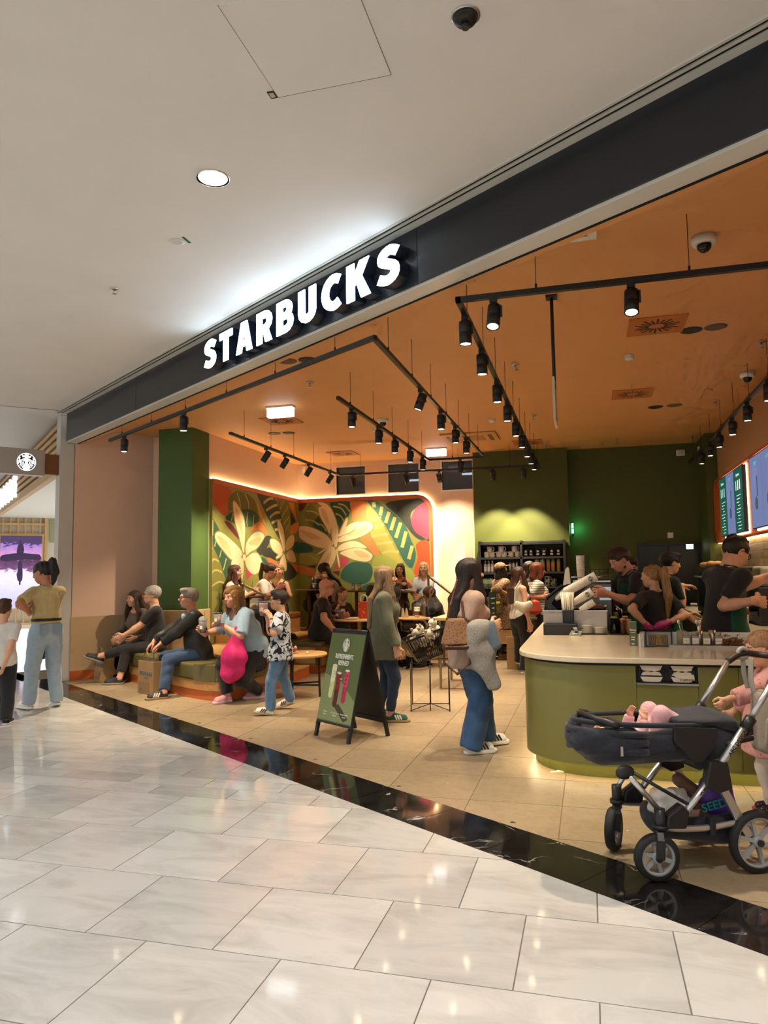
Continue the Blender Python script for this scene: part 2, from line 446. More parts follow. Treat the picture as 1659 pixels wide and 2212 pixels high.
MB().prism(fpoly([(-11.2,3.615),(8,3.615),(8,3.68),(-11.2,3.68)]),3.495,ZSHOP+.2).build('wall_front_inner',M_ORANGE,kind='structure',label='orange inner face above the cafe opening',cat='wall')
MB().prism(fpoly([(-11.52,3.4),(-11.335,3.4),(-11.335,3.62),(-11.52,3.62)]),0,ZMALL).build('wall_post',M_POST,kind='structure',bevel=.004,label='white aluminium corner post left of the cafe',cat='post')
ceil2=MB().prism([(-7.6,9.6)]+fpoly([(-11.6,3.66),(8,3.66)])+[(8,14.6),(-7.6,14.6)],ZSHOP,ZSHOP+.1).build('ceiling_cafe',M_ORANGE,kind='structure',label='warm orange painted ceiling of the cafe',cat='ceiling')
def wall_u(name,u0,u1,p0,p1,z0,z1,mt,**kw):
 return MB().prism(fpoly([(u0,p0),(u1,p0),(u1,p1),(u0,p1)]),z0,z1).build(name,mt,**kw)
wl=wall_u('wall_left_entry',-11.5,-11.335,3.6,6.6,0,ZSHOP,M_PINK,kind='structure',label='blush pink entry wall behind the seated couple',cat='wall')
wall_u('wainscot',-11.335,-11.32,3.6,6.6,.14,.925,M_BEIGEP,parent=wl)
wall_u('baseboard_left',-11.335,-11.312,3.6,6.6,0,.14,M_RUST,kind='structure',label='rust orange baseboard under the blush wall',cat='baseboard')
XL,YB=-5.715,14.0
MB().box((-6.28,9.82,0),(XL+.005,10.34,ZSHOP)).build('wall_pillar',M_PILLAR,kind='structure',label='dark green square pillar at the cafe entrance',cat='pillar')
MB().box((-6.31,9.79,0),(XL+.035,10.36,1.0)).build('pillar_base',M_BEIGEP,kind='structure',bevel=.01,label='beige boxed base wrapped around the green pillar',cat='pillar')
MB().box((-7.5,10.34,0),(-5.9,10.5,ZSHOP)).build('wall_left_stub',M_PINK,kind='structure',label='short blush wall hidden behind the green pillar',cat='wall')
MB().box((XL-.2,10.3,0),(XL,YB+.3,ZSHOP)).build('wall_left',M_PINK,kind='structure',label='blush left wall above the leaf mural',cat='wall')
wins=[(-4.86,-4.26,3.115,3.645),(-3.775,-3.16,3.1,3.655),(-2.69,-2.08,3.085,3.66)]
bw=MB();zb,zt=3.1,3.65
bw.box((XL,YB,0),(-2.0,YB+.15,zb));bw.box((XL,YB,zt),(-2.0,YB+.15,ZSHOP))
xs=XL
for a,b,_,_ in wins:bw.box((xs,YB,zb),(a,YB+.15,zt));xs=b
bw.box((xs,YB,zb),(-2.0,YB+.15,zt))
bw.build('wall_back',M_PINK,kind='structure',label='blush back wall with three high windows',cat='wall')
M_WIN=mat('grey blue window glass',(.2,.22,.25),.06,trans=.55,ior=1.2,spec=.6)
M_ROOM=mat('dim grey plant room','6b6f7a',.7)
M_TUBE=mat('cold tube lamp',(1,1,1),.4,emit=(.85,.93,1),estr=7)
MB().box((XL-.1,YB+1.6,2.4),(-1.9,YB+1.7,4.3)).box((XL-.1,YB+.16,4.2),(-1.9,YB+1.7,4.3)).box((XL-.1,YB+.16,2.4),(-1.9,YB+1.7,2.5)).build('wall_plant_room',M_ROOM,kind='structure',label='dim grey room behind the high windows',cat='wall')
for i,(a,b,c,d)in enumerate(wins):
 wo=MB().box((a,YB+.05,zb),(b,YB+.06,zt)).build(f'window_{i+1}',M_WIN,kind='structure',label=['leftmost high window above the mural','middle high window above the mural','rightmost high window beside the green wall'][i],cat='window')
 fr=MB()
 for p,q in(((a-.03,YB-.006,zb-.03),(a,YB+.06,zt+.03)),((b,YB-.006,zb-.03),(b+.012,YB+.06,zt+.03)),((a,YB-.006,zb-.03),(b,YB+.06,zb)),((a,YB-.006,zt),(b,YB+.06,zt+.02))):fr.box(p,q)
 fr.build('window_frame',M_WHITEPL,wo)
for x,z in((-3.4,3.42),(-2.2,3.5)):
 t=MB().box((x-.25,YB+.9,z),(x+.25,YB+.96,z+.035)).build('tube_lamp',M_TUBE,label='cold white tube lamp seen through the middle high window' if x<-3 else 'cold white tube lamp seen through the rightmost high window',cat='lamp')
 MB().box((x-.27,YB+.88,z+.035),(x+.27,YB+.98,z+.05)).build('lamp_housing',M_WHITEPL,t)
 MB().box((x-.01,YB+.92,z+.05),(x+.01,YB+.94,4.21)).build('lamp_hanger',M_WHITEPL,t)
MB().box((-2.04,13.7,0),(-.32,YB+.2,ZSHOP)).build('wall_back_green',M_GREEN,kind='structure',label='lit olive green wall behind the merchandise shelf',cat='wall')
MB().box((-2.055,13.69,0),(-2.04,YB,ZSHOP)).build('trim_8',M_BEIGEP,kind='structure',label='narrow blush corner strip beside the green wall',cat='trim')
MB().box((-.32,YB,0),(2.3,YB+.2,ZSHOP)).build('wall_back_service',M_GREEN,kind='structure',label='dark olive wall behind the baristas',cat='wall')
d=MB().box((.84,YB-.04,0),(1.92,YB,1.97)).build('door_1',mat('black green door',(.008,.014,.012),.35),kind='structure',label='dark back room door behind the baristas',cat='door')
MB().box((.88,YB-.055,.05),(1.36,YB-.04,1.93)).box((1.4,YB-.055,.05),(1.88,YB-.04,1.93)).build('door_panel',mat('black green door panel',(.01,.017,.015),.3),d,bevel=.005)
MB().cyl((1.33,YB-.09,1.0),(1.33,YB-.055,1.0),.012).cyl((1.33,YB-.09,1.0),(1.22,YB-.09,1.0),.01).build('door_handle',M_STEEL,d)
MB().box((1.92,13.06,0),(2.12,YB,ZSHOP)).build('wall_pilaster',M_GREEN,kind='structure',label='narrow olive pilaster in the right back corner',cat='pillar')
wr=MB().box((2.1,2.2,0),(2.3,13.07,ZSHOP)).build('wall_right',mat('warm clay wall paint','b98a66',.7),kind='structure',label='warm clay wall above the menu screens',cat='wall')
D2=Vector((-.748,.664,0));N2=Vector((.664,.748,0));P2=Vector((-7.6,9.25,0))
def cw(a,b,z=0.):return P2+D2*a+N2*b+Vector((0,0,z))
def cpoly(pts):return[(cw(a,b).x,cw(a,b).y)for a,b in pts]
M_SLAT=mat('pale timber slat','cfa873',.5,noise=.1,nscale=4,stretch=(1,1,10))
nf=MB().prism(cpoly([(0,.03),(12,.03),(12,.12),(0,.12)]),3.14,3.93).build('wall_neighbour_fascia',mat('timber backing','8f7247',.6),kind='structure',label='slatted timber fascia of the neighbouring shop',cat='wall')
for k in range(6):
 z=3.16+k*.122
 MB().prism(cpoly([(.02,-.02),(12,-.02),(12,.03),(.02,.03)]),z,z+.07).build('slat',M_SLAT,nf)
MB().prism(cpoly([(0,-.05),(12,-.05),(12,.05),(0,.05)]),3.06,3.14).build('trim_9',M_SLAT,kind='structure',label='timber edge board under the slatted fascia',cat='trim')
M_CREAM=mat('cream shop wall','d9d3c0',.7)
MB().prism([(-7.7,9.45),(-6.4,11.5),(-6.4,24),(-22,24),(-22,22)],3.32,3.4).build('ceiling_neighbour',mat('neighbour shop white ceiling','e2ded0',.7),kind='structure',label='white ceiling of the neighbouring shop',cat='ceiling')
MB().prism([(-7.62,9.42),(-7.52,9.34),(-6.2,12),(-6.2,24),(-6.3,24),(-6.3,12)],0,3.32).build('wall_neighbour_side',M_CREAM,kind='structure',label='cream side wall of the neighbouring shop',cat='wall')
QB=at_z(60,1358);VB=Vector((QB.x,QB.y,0)).normalized();RB=Vector((VB.y,-VB.x,0))
def bk(px,py,off=0.):
 d=ray(px,py);t=(QB-CAM).dot(VB)/d.dot(VB);return CAM+d*t-VB*off
def bxy(px,py):
 q=bk(px,py)-QB;return q.dot(RB),q.z
MBK=frame_matrix(QB,RB,-VB,Vector((0,0,1)))
MB().box((-6,-.2,0),(6,0,3.36),MBK).build('wall_neighbour_back',M_CREAM,kind='structure',label='cream back wall of the neighbouring shop',cat='wall')
x0,_=bxy(106,1200);x1,_=bxy(126,1200);_,z0=bxy(115,1172);_,z1=bxy(115,1102)
MB().box((x0,0,z0),(x1+.5,.04,z1),MBK).build('wall_neighbour_panel',mat('sage panel','a3a583',.7),kind='structure',label='sage green panel at the right of the timber lattice',cat='wall')
lat=empty('timber_lattice',QB,0,'pale timber wall lattice framing a purple screen in the neighbouring shop','lattice')
xa,zt_=bxy(103,1098);xl=bxy(-30,1200)[0]
def lbox(name,a,b,mt,parent=lat):
 o=MB().box(a,b,frame_matrix(Vector((0,0,0)),RB,-VB,Vector((0,0,1)))).build(name,mt,parent);return o
M_BOARD=mat('white lattice board','e6e2d2',.6)
lbox('back_board',(xl,.01,.1),(xa,.02,zt_),M_BOARD)
for zz in(.12,zt_-.1,bxy(0,1135)[1],bxy(0,1157)[1],bxy(0,1318)[1]):lbox('rail',(xl,.02,zz),(xa,.16,zz+.07),M_SLAT)
lbox('edge_post',(xa-.07,.02,0),(xa,.2,zt_),M_SLAT)
for k in range(9):
 xx=bxy(-10+16*k,1110)[0]
 if xx<xa-.15:
  lbox('upright',(xx,.02,bxy(0,1157)[1]),(xx+.05,.14,zt_),M_SLAT)
  lbox('upright',(xx,.02,.12),(xx+.05,.14,bxy(0,1318)[1]),M_SLAT)
xs0,zs1=bxy(2,1158);xs1,zs0=bxy(87,1312)
def screen_mat():
 mt=bpy.data.materials.new('purple sunset screen');mt.use_nodes=True;nt=mt.node_tree;b=nt.nodes['Principled BSDF']
 tc=nt.nodes.new('ShaderNodeTexCoord');sp=nt.nodes.new('ShaderNodeSeparateXYZ');nt.links.new(tc.outputs['Generated'],sp.inputs[0])
 n=nt.nodes.new('ShaderNodeTexNoise');n.inputs['Scale'].default_value=5;n.inputs['Detail'].default_value=6
 mp=nt.nodes.new('ShaderNodeMapping');mp.inputs['Scale'].default_value=(1,1,5);nt.links.new(tc.outputs['Generated'],mp.inputs[0]);nt.links.new(mp.outputs[0],n.inputs['Vector'])
 ma=nt.nodes.new('ShaderNodeMath');ma.operation='MULTIPLY_ADD';ma.inputs[1].default_value=.22;nt.links.new(n.outputs['Fac'],ma.inputs[0])
 nt.links.new(sp.outputs['Z'],ma.inputs[2])
 r=nt.nodes.new('ShaderNodeValToRGB');e=r.color_ramp.elements
 e[0].position=.1;e[0].color=(.55,.5,.95,1);e[1].position=.5;e[1].color=(.8,.78,1,1)
 for p,c in((.62,(.85,.75,.95)),(.66,(.2,.06,.2)),(.78,(.05,.02,.06)),(.82,(.75,.3,.6)),(.98,(.35,.2,.6)),(1.1,(.06,.03,.12))):
  x=e.new(min(p,1));x.color=(*c,1)
 nt.links.new(ma.outputs[0],r.inputs[0])
 nt.links.new(r.outputs[0],b.inputs['Emission Color']);b.inputs['Emission Strength'].default_value=1.0
 b.inputs['Base Color'].default_value=(.02,.02,.02,1);b.inputs['Roughness'].default_value=.3
 return mt
scn=empty('video_screen',QB,0,'tall purple sunset video screen on the timber lattice','screen')
lbox('screen_frame',(xs0-.05,.16,zs0-.05),(xs1+.05,.2,zs1+.05),M_SLAT,scn)
lbox('picture',(xs0,.2,zs0),(xs1,.215,zs1),screen_mat(),scn)
M_SIL=mat('screen silhouette',(.02,.012,.03),.5,emit=(.03,.015,.05),estr=1)
hM=frame_matrix(Vector((0,0,0)),RB,Vector((0,0,1)),-VB)
def sil(name,pts,y=.216):
 MB().prism([bxy(*p)for p in spline(pts,3)],y,y+.004,hM).build(name,M_SIL,scn)
sil('horizon_silhouette',[(3,1201),(20,1197),(45,1195),(70,1197),(86,1199),(86,1210),(60,1208),(30,1211),(3,1212)])
sil('figure_silhouette',[(37,1196),(38,1182),(40,1177),(43,1175),(42,1169),(45,1168),(47,1172),(46,1175),(50,1178),(52,1186),(50,1196)])
sil('figure_reflection',[(40,1214),(38,1235),(36,1240),(38,1253),(41,1256),(41,1262),(44,1264),(45,1256),(48,1253),(49,1238),(47,1214)])
M_FACE=mat('lit white letter face',(.95,.95,.95),.4,emit=(.68,.85,1),estr=6.5)
M_RET=mat('navy letter side',(.012,.018,.035),.35)
def letter_polys(ch):
 if ch=='S':return[*stroke_quads(spline([(.57,.77),(.37,.875),(.16,.80),(.14,.64),(.31,.535),(.485,.41),(.48,.21),(.28,.12),(.04,.215)],3,False),.245)],.62
 if ch=='T':return[[(0,.77),(.66,.77),(.66,1),(0,1)],[(.2,0),(.46,0),(.46,.8),(.2,.8)]],.66
 if ch=='A':return[[(0,0),(.255,0),(.385,.72),(.38,1),(.24,1)],[(.505,0),(.76,0),(.52,1),(.38,1),(.375,.72)],[(.2,.19),(.56,.19),(.5,.39),(.26,.39)]],.76
 if ch=='R':return[[(0,0),(.25,0),(.25,1),(0,1)],*stroke_quads([(.2,.885),(.36,.885)]+arc(.36,.67,.215,90,-90,6)+[(.2,.455)],.23),[(.27,.45),(.5,.45),(.68,0),(.4,0)]],.68
 if ch=='B':return[[(0,0),(.25,0),(.25,1),(0,1)],*stroke_quads([(.2,.89),(.35,.89)]+arc(.35,.705,.185,90,-90,6)+[(.2,.52)],.22),*stroke_quads([(.2,.52),(.37,.52)]+arc(.37,.315,.205,90,-90,6)+[(.2,.11)],.22)],.68
 if ch=='U':return[*stroke_quads([(.125,1),(.125,.33)]+arc(.33,.33,.205,180,360,7)+[(.535,.33),(.535,1)],.25)],.66
 if ch=='C':return[*stroke_quads(spline([(.62,.80),(.42,.88),(.21,.76),(.13,.5),(.21,.24),(.42,.12),(.62,.2)],3,False),.25)],.66
 if ch=='K':return[[(0,0),(.25,0),(.25,1),(0,1)],[(.2,.36),(.2,.6),(.43,1),(.72,1),(.42,.47)],[(.26,.62),(.47,.62),(.76,0),(.46,0)]],.76
sign=empty('shop_sign',fw(-5.14,3.44,3.52),0,'row of lit white channel letters on the black fascia','sign')
LH,LSX,GAP=.285,1.31,.079
uu=-6.6
Z0=3.545
for ch in 'STARBUCKS':
 polys,wd=letter_polys(ch)
 ML=frame_matrix(fw(uu,3.335,Z0)-sign.location,FD,Vector((0,0,1)),-FN)
 fa,re=MB(),MB()
 for p in polys:
  p=[(x*LH*LSX,y*LH)for x,y in p]
  fa.prism(p,-.004,.006,ML);re.prism(p,-.1,-.0045,ML)
 f_=fa.build('letter',M_FACE,sign);re.build('letter_side',M_RET,f_)
 uu+=wd*LH*LSX+GAP
bs=empty('blade_sign',fw(-11.43,3.4,3.19),0,'grey projecting box sign with a round white emblem on the corner post','sign')
o0=bs.location
def bw_(u,p,z):return fw(u,p,z)-o0
MB().prism([(bw_(u,p,0).x,bw_(u,p,0).y)for u,p in((-11.5,2.0),(-11.36,2.0),(-11.36,3.2),(-11.5,3.2))],3.0-o0.z,3.375-o0.z).build('sign_box',mat('silver grey sign box','b4aca3',.35,.2),bs,bevel=.006)
MB().prism([(bw_(u,p,0).x,bw_(u,p,0).y)for u,p in((-11.48,3.2),(-11.38,3.2),(-11.38,3.4),(-11.48,3.4))],3.03-o0.z,3.33-o0.z).build('bracket',mat('brown wood veneer','7c4a2c',.5),bs)
ce=at_U(57,998,-11.36)
emblem('emblem',.13,frame_matrix(ce+FD*.002-o0,FN,Vector((0,0,1)),FD),mat('lit emblem white',(.95,.95,.95),.4,emit=(.95,.97,1),estr=1.6),M_BLK,bs)
ns=empty('neighbour_sign',cw(4.6,-.02,3.16),0,'lit blue white letters of the neighbouring shop on timber slats','sign')
M_NL=mat('lit blue white letter',(.8,.85,.95),.4,emit=(.72,.82,1),estr=1.3)
NM=lambda a,z:frame_matrix(cw(a,-.06,z)-ns.location,-D2,Vector((0,0,1)),-N2)
for i,ch in enumerate('CALLIOPE'):
 lettering(ch,.62,NM(5.0+.62*(7-i),3.37),M_NL,ns,name='letter',depth=.08,bold=.012,sx=.55)
def root(name,loc,label,cat,group=None,rz=0):return empty(name,loc,rz,label,cat,group)
M_TRIM=mat('polished reflector',(.8,.78,.74),.18,1.)
M_DL=mat('downlight lens',(1,1,1),.5,emit=(1,.93,.82),estr=9)
for k,(x,y)in enumerate(hall_spots):
 if not in_view(x,y,ZMALL,.02):continue
 t=root('downlight',(x,y,ZMALL),'round recessed downlight glowing in the white hall ceiling','lamp')
 MB().lathe([(.098,-.006),(.104,-.004),(.104,0),(.09,.0),(.07,.012)],28,cap=False).build('bezel',M_TRIM,t)
 MB().lathe([(.085,-.003),(.085,-.0015)],24).build('lens',M_DL,t)
h=[at_z(483,27,ZMALL),at_z(780,0,ZMALL),at_z(845,163,ZMALL),at_z(600,208,ZMALL)]
hx0,hx1,hy0,hy1=-1.437,-.845,2.66,3.29
t=root('access_hatch',((hx0+hx1)/2,(hy0+hy1)/2,ZMALL),'square flush access hatch in the white hall ceiling','hatch')
MB().box((-.296,-.315,-.002),(.296,.315,.0)).build('hatch_panel',M_PLASTER,t)
for a,b in(((-.2985,-.318,-.0025),(-.296,.318,0)),((.296,-.318,-.0025),(.2985,.318,0)),((-.298,.3155,-.0025),(.298,.318,0))):
 MB().box(a,b).build('hatch_gap',mat('hatch gap shadow',(.2,.19,.18),.9),t)
MB().box((-.335,.26,-.004),(-.3,.315,-.001)).build('key_plate',M_DARKPL,t);MB().box((-.33,.27,-.005),(-.306,.305,-.004)).build('plate_inlay',mat('plate inlay','b9b4aa',.5),t)
def sprinkler(p,label,group=None,big=1.):
 t=root('sprinkler',p,label,'sprinkler',group)
 MB().lathe([(.03*big,0),(.036*big,-.004),(.02*big,-.012)][::-1],16).build('rosette',M_STEEL,t)
 MB().cyl((0,0,-.045*big),(0,0,-.01),.007*big).lathe([(.002,-.048*big),(.02*big,-.047*big),(.02*big,-.044*big)],12).build('deflector',M_STEEL,t)
sprinkler(at_z(247,623,ZMALL),'small metal sprinkler head in the hall ceiling left of the downlight')
p=at_z(1005,34,ZMALL);t=root('ceiling_sensor',p,'dark round ceiling detector near the top edge','detector')
MB().lathe([(.02,-.035),(.045,-.03),(.055,-.012),(.055,0)],24).build('sensor_body',mat('dark bronze',(.03,.025,.02),.4,.5),t);MB().lathe([(.056,-.006),(.066,-.004),(.066,0)],24,cap=False).build('sensor_ring',M_STEEL,t)
MB().cyl((0,0,-.06),(0,0,-.03),.016).build('sensor_tip',M_DARKPL,t)
p=at_z(384,521,ZMALL);t=root('ceiling_detector',p,'flat white detector beside a green sticker on the hall ceiling','detector')
MB().lathe([(.03,-.012),(.05,-.008),(.05,0)],20).build('detector_body',M_WHITEPL,t)
MB().box((.06,-.05,-.002),(.08,.05,0)).build('sticker',mat('green sticker','1d6b55',.5),t)
ZT=3.36
tracks={'front':([(-6.2,8.52),(-1.57,5.45)],'black light track running along the cafe opening'),'inner':([(-1.57,5.49),(-1.57,11.6)],'black light track leading from the opening corner into the cafe'),'short':([(-2.49,7.25),(-2.49,11.8),(-1.6,11.8)],'bent black light track over the seating'),'mural':([(-4.46,8.64),(-4.46,13.02),(-.79,13.08)],'bent black light track in front of the leaf mural'),'counter':([(2.05,4.85),(-.795,4.85),(-.795,13.4)],'bent black light track over the counter and the queue'),'menu':([(1.75,6.5),(1.75,13.67)],'black light track beside the menu screens')}
for key,(pts,lab)in tracks.items():
 c=Vector((*pts[0],ZT));t=root('light_track',c,lab,'light track')
 for a,b in zip(pts[:-1],pts[1:]):
  A,B=Vector((*a,ZT))-c,Vector((*b,ZT))-c;d=(B-A).normalized()
  MB().tube([A-d*.018,B+d*.018],0,sq=(.036,.036)).build('rail',M_BLK,t)
  L=(B-A).length;n=max(1,int(L/.85))
  for k in range(n):
   q=A+d*(L*(k+.45)/n)
   MB().cyl(q+Vector((0,0,.018)),q+Vector((0,0,ZSHOP-ZT)),.0025,n=6).build('wire',M_BLK,t)
   MB().cyl(q+Vector((0,0,.018)),q+Vector((0,0,.05)),.008,n=8).build('wire_clamp',M_BLK,t)
WARM=(1,.8,.56)
ordn='first second third fourth fifth sixth seventh eighth ninth tenth eleventh twelfth thirteenth fourteenth fifteenth sixteenth seventeenth eighteenth nineteenth twentieth twenty-first twenty-second twenty-third twenty-fourth'.split()
spots=[('front',None,[(268,962),(389,914)],'spotlight from the pillar end on the track along the opening',None,1),('inner',('X',-1.57),[(905,868),(949,912),(981,943),(1010,966)],'spotlight from the front on the track leading inwards from the opening corner',None,1),('short',('X',-2.49),[(765,906),(822,943),(858,965),(890,986),(924,1003)],'spotlight from the front on the bent track over the seating',None,1),('short2',('Y',11.8),[(988,1003)],'spotlight on the cross arm of the track over the seating','shelfwall',1),('mural',('X',-4.46),[(578,986),(619,1000),(676,1018),(725,1034)],'spotlight from the front on the mural track aimed at the leaf wall','left',1),('mural2',('Y',13.05),[(755,1038),(871,1032),(944,1029)],'spotlight on the cross arm of the mural track aimed at the flowers','back',1),('mural3',('Y',13.05),[(1062,1024),(1128,1019)],'spotlight on the cross arm of the mural track aimed at the shelf','shelf',1),('counter1',('Y',4.85),[(1064,677)],'unlit tilted spotlight near the front corner of the counter track','fore',0),('counter0',('Y',4.85),[(1366,640)],'glaring bright spotlight facing the hall on the counter track','fore',2),('counter2',('X',-.795),[(1014,718),(1048,787),(1080,850),(1101,893),(1120,927),(1132,953),(1144,974),(1154,990),(1165,1003)],'spotlight from the front on the long track over the queue',None,1),('menu',('X',1.75),[(1655,848),(1611,893),(1577,925),(1551,953),(1526,973),(1506,991)],'spotlight from the front on the track beside the menu screens',None,1)]
def make_spot():
 t=empty('track_spotlight')
 MB().cbox((0,0,-.03),(.05,.03,.03)).build('adapter',M_BLK,t)
 MB().tube([(0,0,-.04),(0,0,-.06),(.052,0,-.075),(.052,0,-.15)],0,sq=(.012,.018)).build('bracket',M_BLK,t)
 hs_=empty('head',(0,0,-.14),parent=t)
 MB().lathe([(.036,.085),(.045,.078),(.045,.0),(.043,-.002),(.045,-.004),(.045,-.085),(.038,-.085),(.034,-.06)][::-1],20).build('housing',M_BLK,hs_)
 return t
PLAIN=make_spot();first_used=False
LENS=MB().lathe([(.001,-.0805),(.038,-.08)],18).build('lens',M_WARM);LENS_D=LENS.data;bpy.data.objects.remove(LENS)
for key,fixd,pl,lab,aim,lit in spots:
 for k,(x,y)in enumerate(pl):
  p=at_z(x,y,ZT-.14)
  if key=='front':p=fw(p.dot(FD),3.62)
  elif fixd[0]=='X':p.x=fixd[1]
  else:p.y=fixd[1]
  p.z=ZT
  full=(ordn[k]+' '+lab)if len(pl)>1 else lab
  t=PLAIN if not first_used else copy_tree(PLAIN)
  first_used=True
  t.location=p;tag(t,'black '+full,'spotlight','track spotlights of the cafe')
  hd_=[c for c in t.children if c.name.startswith('head')][0]
  tx,ty=0,0
  if aim=='left':tx,ty=.6,.0
  if aim=='back':tx,ty=-.05,-.42
  if aim=='shelf':tx,ty=.0,-.14
  if aim=='shelfwall':ty=-.2
  if aim=='fore':ty=.18 if lit==2 else .12
  if key=='inner' and k==0:tx=.35
  hd_.rotation_euler=(ty and-ty,tx,0)if False else(-ty,tx,0)
  if aim=='back':hd_.rotation_euler=(.66,-.1,0)
  if aim in('shelf','shelfwall'):hd_.rotation_euler=(.28,0,0)
  if aim=='fore':hd_.rotation_euler=(-.32,.05,0)
  if lit:
   l=bpy.data.objects.new('lens',LENS_D);COL.objects.link(l);l.parent=hd_
   R_=hd_.rotation_euler.to_matrix();d=R_@Vector((0,0,-1));c=p+Vector((0,0,-.14))+d*.09
   pw=150 if lit==1 else 210
   if aim in('left','back'):pw=200 if aim=="left" else 170
   if aim=='shelf':pw=420
   if key=='menu':pw=60
   if key=='front':pw=420
   lamp('spot_lamp','SPOT',c,pw,WARM,c+d,.03,72 if not aim else 78 if aim!='left' else 62,.85 if aim!='shelf' else .5)
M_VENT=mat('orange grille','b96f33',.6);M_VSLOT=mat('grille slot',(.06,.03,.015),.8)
def ceil_pt(x,y):return at_z(x,y,ZSHOP)
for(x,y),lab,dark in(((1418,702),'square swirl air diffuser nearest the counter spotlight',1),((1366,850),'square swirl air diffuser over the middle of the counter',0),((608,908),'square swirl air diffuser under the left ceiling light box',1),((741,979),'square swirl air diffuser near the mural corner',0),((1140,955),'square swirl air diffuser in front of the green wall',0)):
 t=root('air_diffuser',ceil_pt(x,y),lab,'air vent')
 MB().cbox((0,0,-.006),(.5,.5,.012)).build('plate',M_VENT,t,bevel=.003)
 for k in range(20):
  a=2*PI*k/20;R0,R1=.07,(.2 if k%2 else .17)
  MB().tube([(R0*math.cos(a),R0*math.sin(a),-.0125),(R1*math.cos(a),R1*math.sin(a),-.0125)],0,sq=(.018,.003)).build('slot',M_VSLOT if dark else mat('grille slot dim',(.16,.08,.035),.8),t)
for pair,where in((((1493,713),(1546,706)),'near the counter spotlight'),(((1416,879),(1457,875)),'over the back of the counter'),(((665,777),(621,780)),'behind the shop sign letters'),(((624,935),(593,936)),'near the mural wall')):
 for(x,y),cn,mt in zip(pair,('black','grey'),(mat('black speaker grille',(.02,.018,.016),.6),mat('bronze grey speaker grille',(.12,.075,.045),.6))):
  t=root('ceiling_speaker',ceil_pt(x,y),f'round {cn} ceiling speaker {where}','speaker')
  MB().lathe([(.085,-.01),(.092,-.006),(.092,0)],24).build('grille',mt,t)
  MB().lathe([(.0925,-.007),(.1,-.004),(.1,0)],24,cap=False).build('bezel',mt,t)
for(x,y),lab in(((1359,768),'small white smoke detector over the counter'),((1063,906),'small white smoke detector over the queue'),((811,926),'small white smoke detector between the seating tracks')):
 t=root('smoke_detector',ceil_pt(x,y),lab,'detector')
 MB().lathe([(.02,-.05),(.042,-.044),(.048,-.02)],20).build('detector_head',M_WHITEPL,t);MB().lathe([(.052,-.02),(.052,0)],20).build('base_ring',M_WHITEPL,t)
for(x,y),lab in(((1520,512),'white dome security camera nearest the hall'),((1614,806),'white dome security camera near the menu screens'),((827,905),'white dome security camera over the seating')):
 t=root('dome_camera',ceil_pt(x,y),lab,'camera')
 MB().lathe([(.07,-.055),(.08,-.045),(.083,0)],28).build('camera_body',M_WHITEPL,t)
 MB().ball((0,0,-.06),(.048,.048,.05),18,10).build('dome',mat('smoked dome',(.01,.01,.012),.08),t)
for i,(x,y)in enumerate(((1644,738),(1113,787),(1546,866),(1492,942),(669,826),(1152,897),(1176,961))):
 lab=['sprinkler on the orange ceiling at the right edge','sprinkler on the orange ceiling right of the long queue track','sprinkler on the orange ceiling above the menu screens','sprinkler on the orange ceiling near the right back corner','sprinkler on the orange ceiling left of the seating track','sprinkler on the orange ceiling over the far queue','sprinkler on the orange ceiling at the top of the green wall'][i]
 sprinkler(ceil_pt(x,y),'metal '+lab,'sprinklers of the cafe',1.3)
t=root('air_conditioner',(-1.82,12.03,ZSHOP),'square ceiling cassette air conditioner behind the seating track','air conditioner')
MB().cbox((0,0,-.015),(.9,.78,.03)).build('panel',mat('cassette panel','c99255',.5),t,bevel=.008);MB().cbox((0,0,-.033),(.46,.4,.008)).build('intake_grille',mat('cassette grille','a87440',.5),t)
for s in(-1,1):MB().cbox((s*.34,0,-.032),(.06,.5,.01)).build('louvre',mat('cassette louvre',(.14,.08,.05),.5),t)
for k,((x,y),lab)in enumerate((((606,878),'lit white emergency light box left of the seating'),((942,968),'lit white emergency light box near the green wall'))):
 t=root('emergency_light',ceil_pt(x,y),lab,'lamp')
 MB().cbox((0,0,-.012),(.38,.13,.024)).build('housing',M_WHITEPL,t);MB().cbox((0,0,-.085),(.36,.1,.12)).build('diffuser',mat('cold emergency diffuser',(1,1,1),.4,emit=(.85,.93,1),estr=3.2),t,bevel=.006)
p=at_z(1191,640,ZSHOP)
t=root('hanging_sign',p,'narrow hanging sign on a black rod seen edge on','sign')
MB().cbox((0,0,-.01),(.09,.09,.02)).build('ceiling_plate',M_BLK,t);MB().cyl((0,0,-.02),(0,0,-.78),.014).build('rod',M_BLK,t)
MB().box((-.009,-.2,-1.06),(.009,.2,-.72)).build('sign_panel',mat('pale sign panel','c9bba0',.5),t)
t=root('ceiling_box',at_z(1260,497,ZSHOP),'white access point box on the orange ceiling behind the fascia','access point')
MB().cbox((0,0,-.02),(.17,.17,.04)).build('casing',M_WHITEPL,t,bevel=.008);MB().cbox((0,0,-.043),(.05,.012,.004)).build('logo_strip',mat('grey strip','999999',.5),t)
PAL={k:mat('mural '+k,v,.62)for k,v in dict(olive='8c8a45',cream='ecd4a4',shade='dcb982',outline='8b8a49',dgreen='2f5640',slate='383d34',lolive='a7a24b',molive='7b7a3a',red='c24d27',orange='d98246',pink='bd445c',maroon='6a2b2c',teal='356150',lgreen='97a14a',vein='b4ad64',dolive='6d6a34').items()}
MX,MY=XL+.056,YB-.056
mural=empty('leaf_mural',(XL+.03,YB-.03,.4),0,'painted mural of cream flowers and green leaves around the seating corner','mural')
mo=mural.location
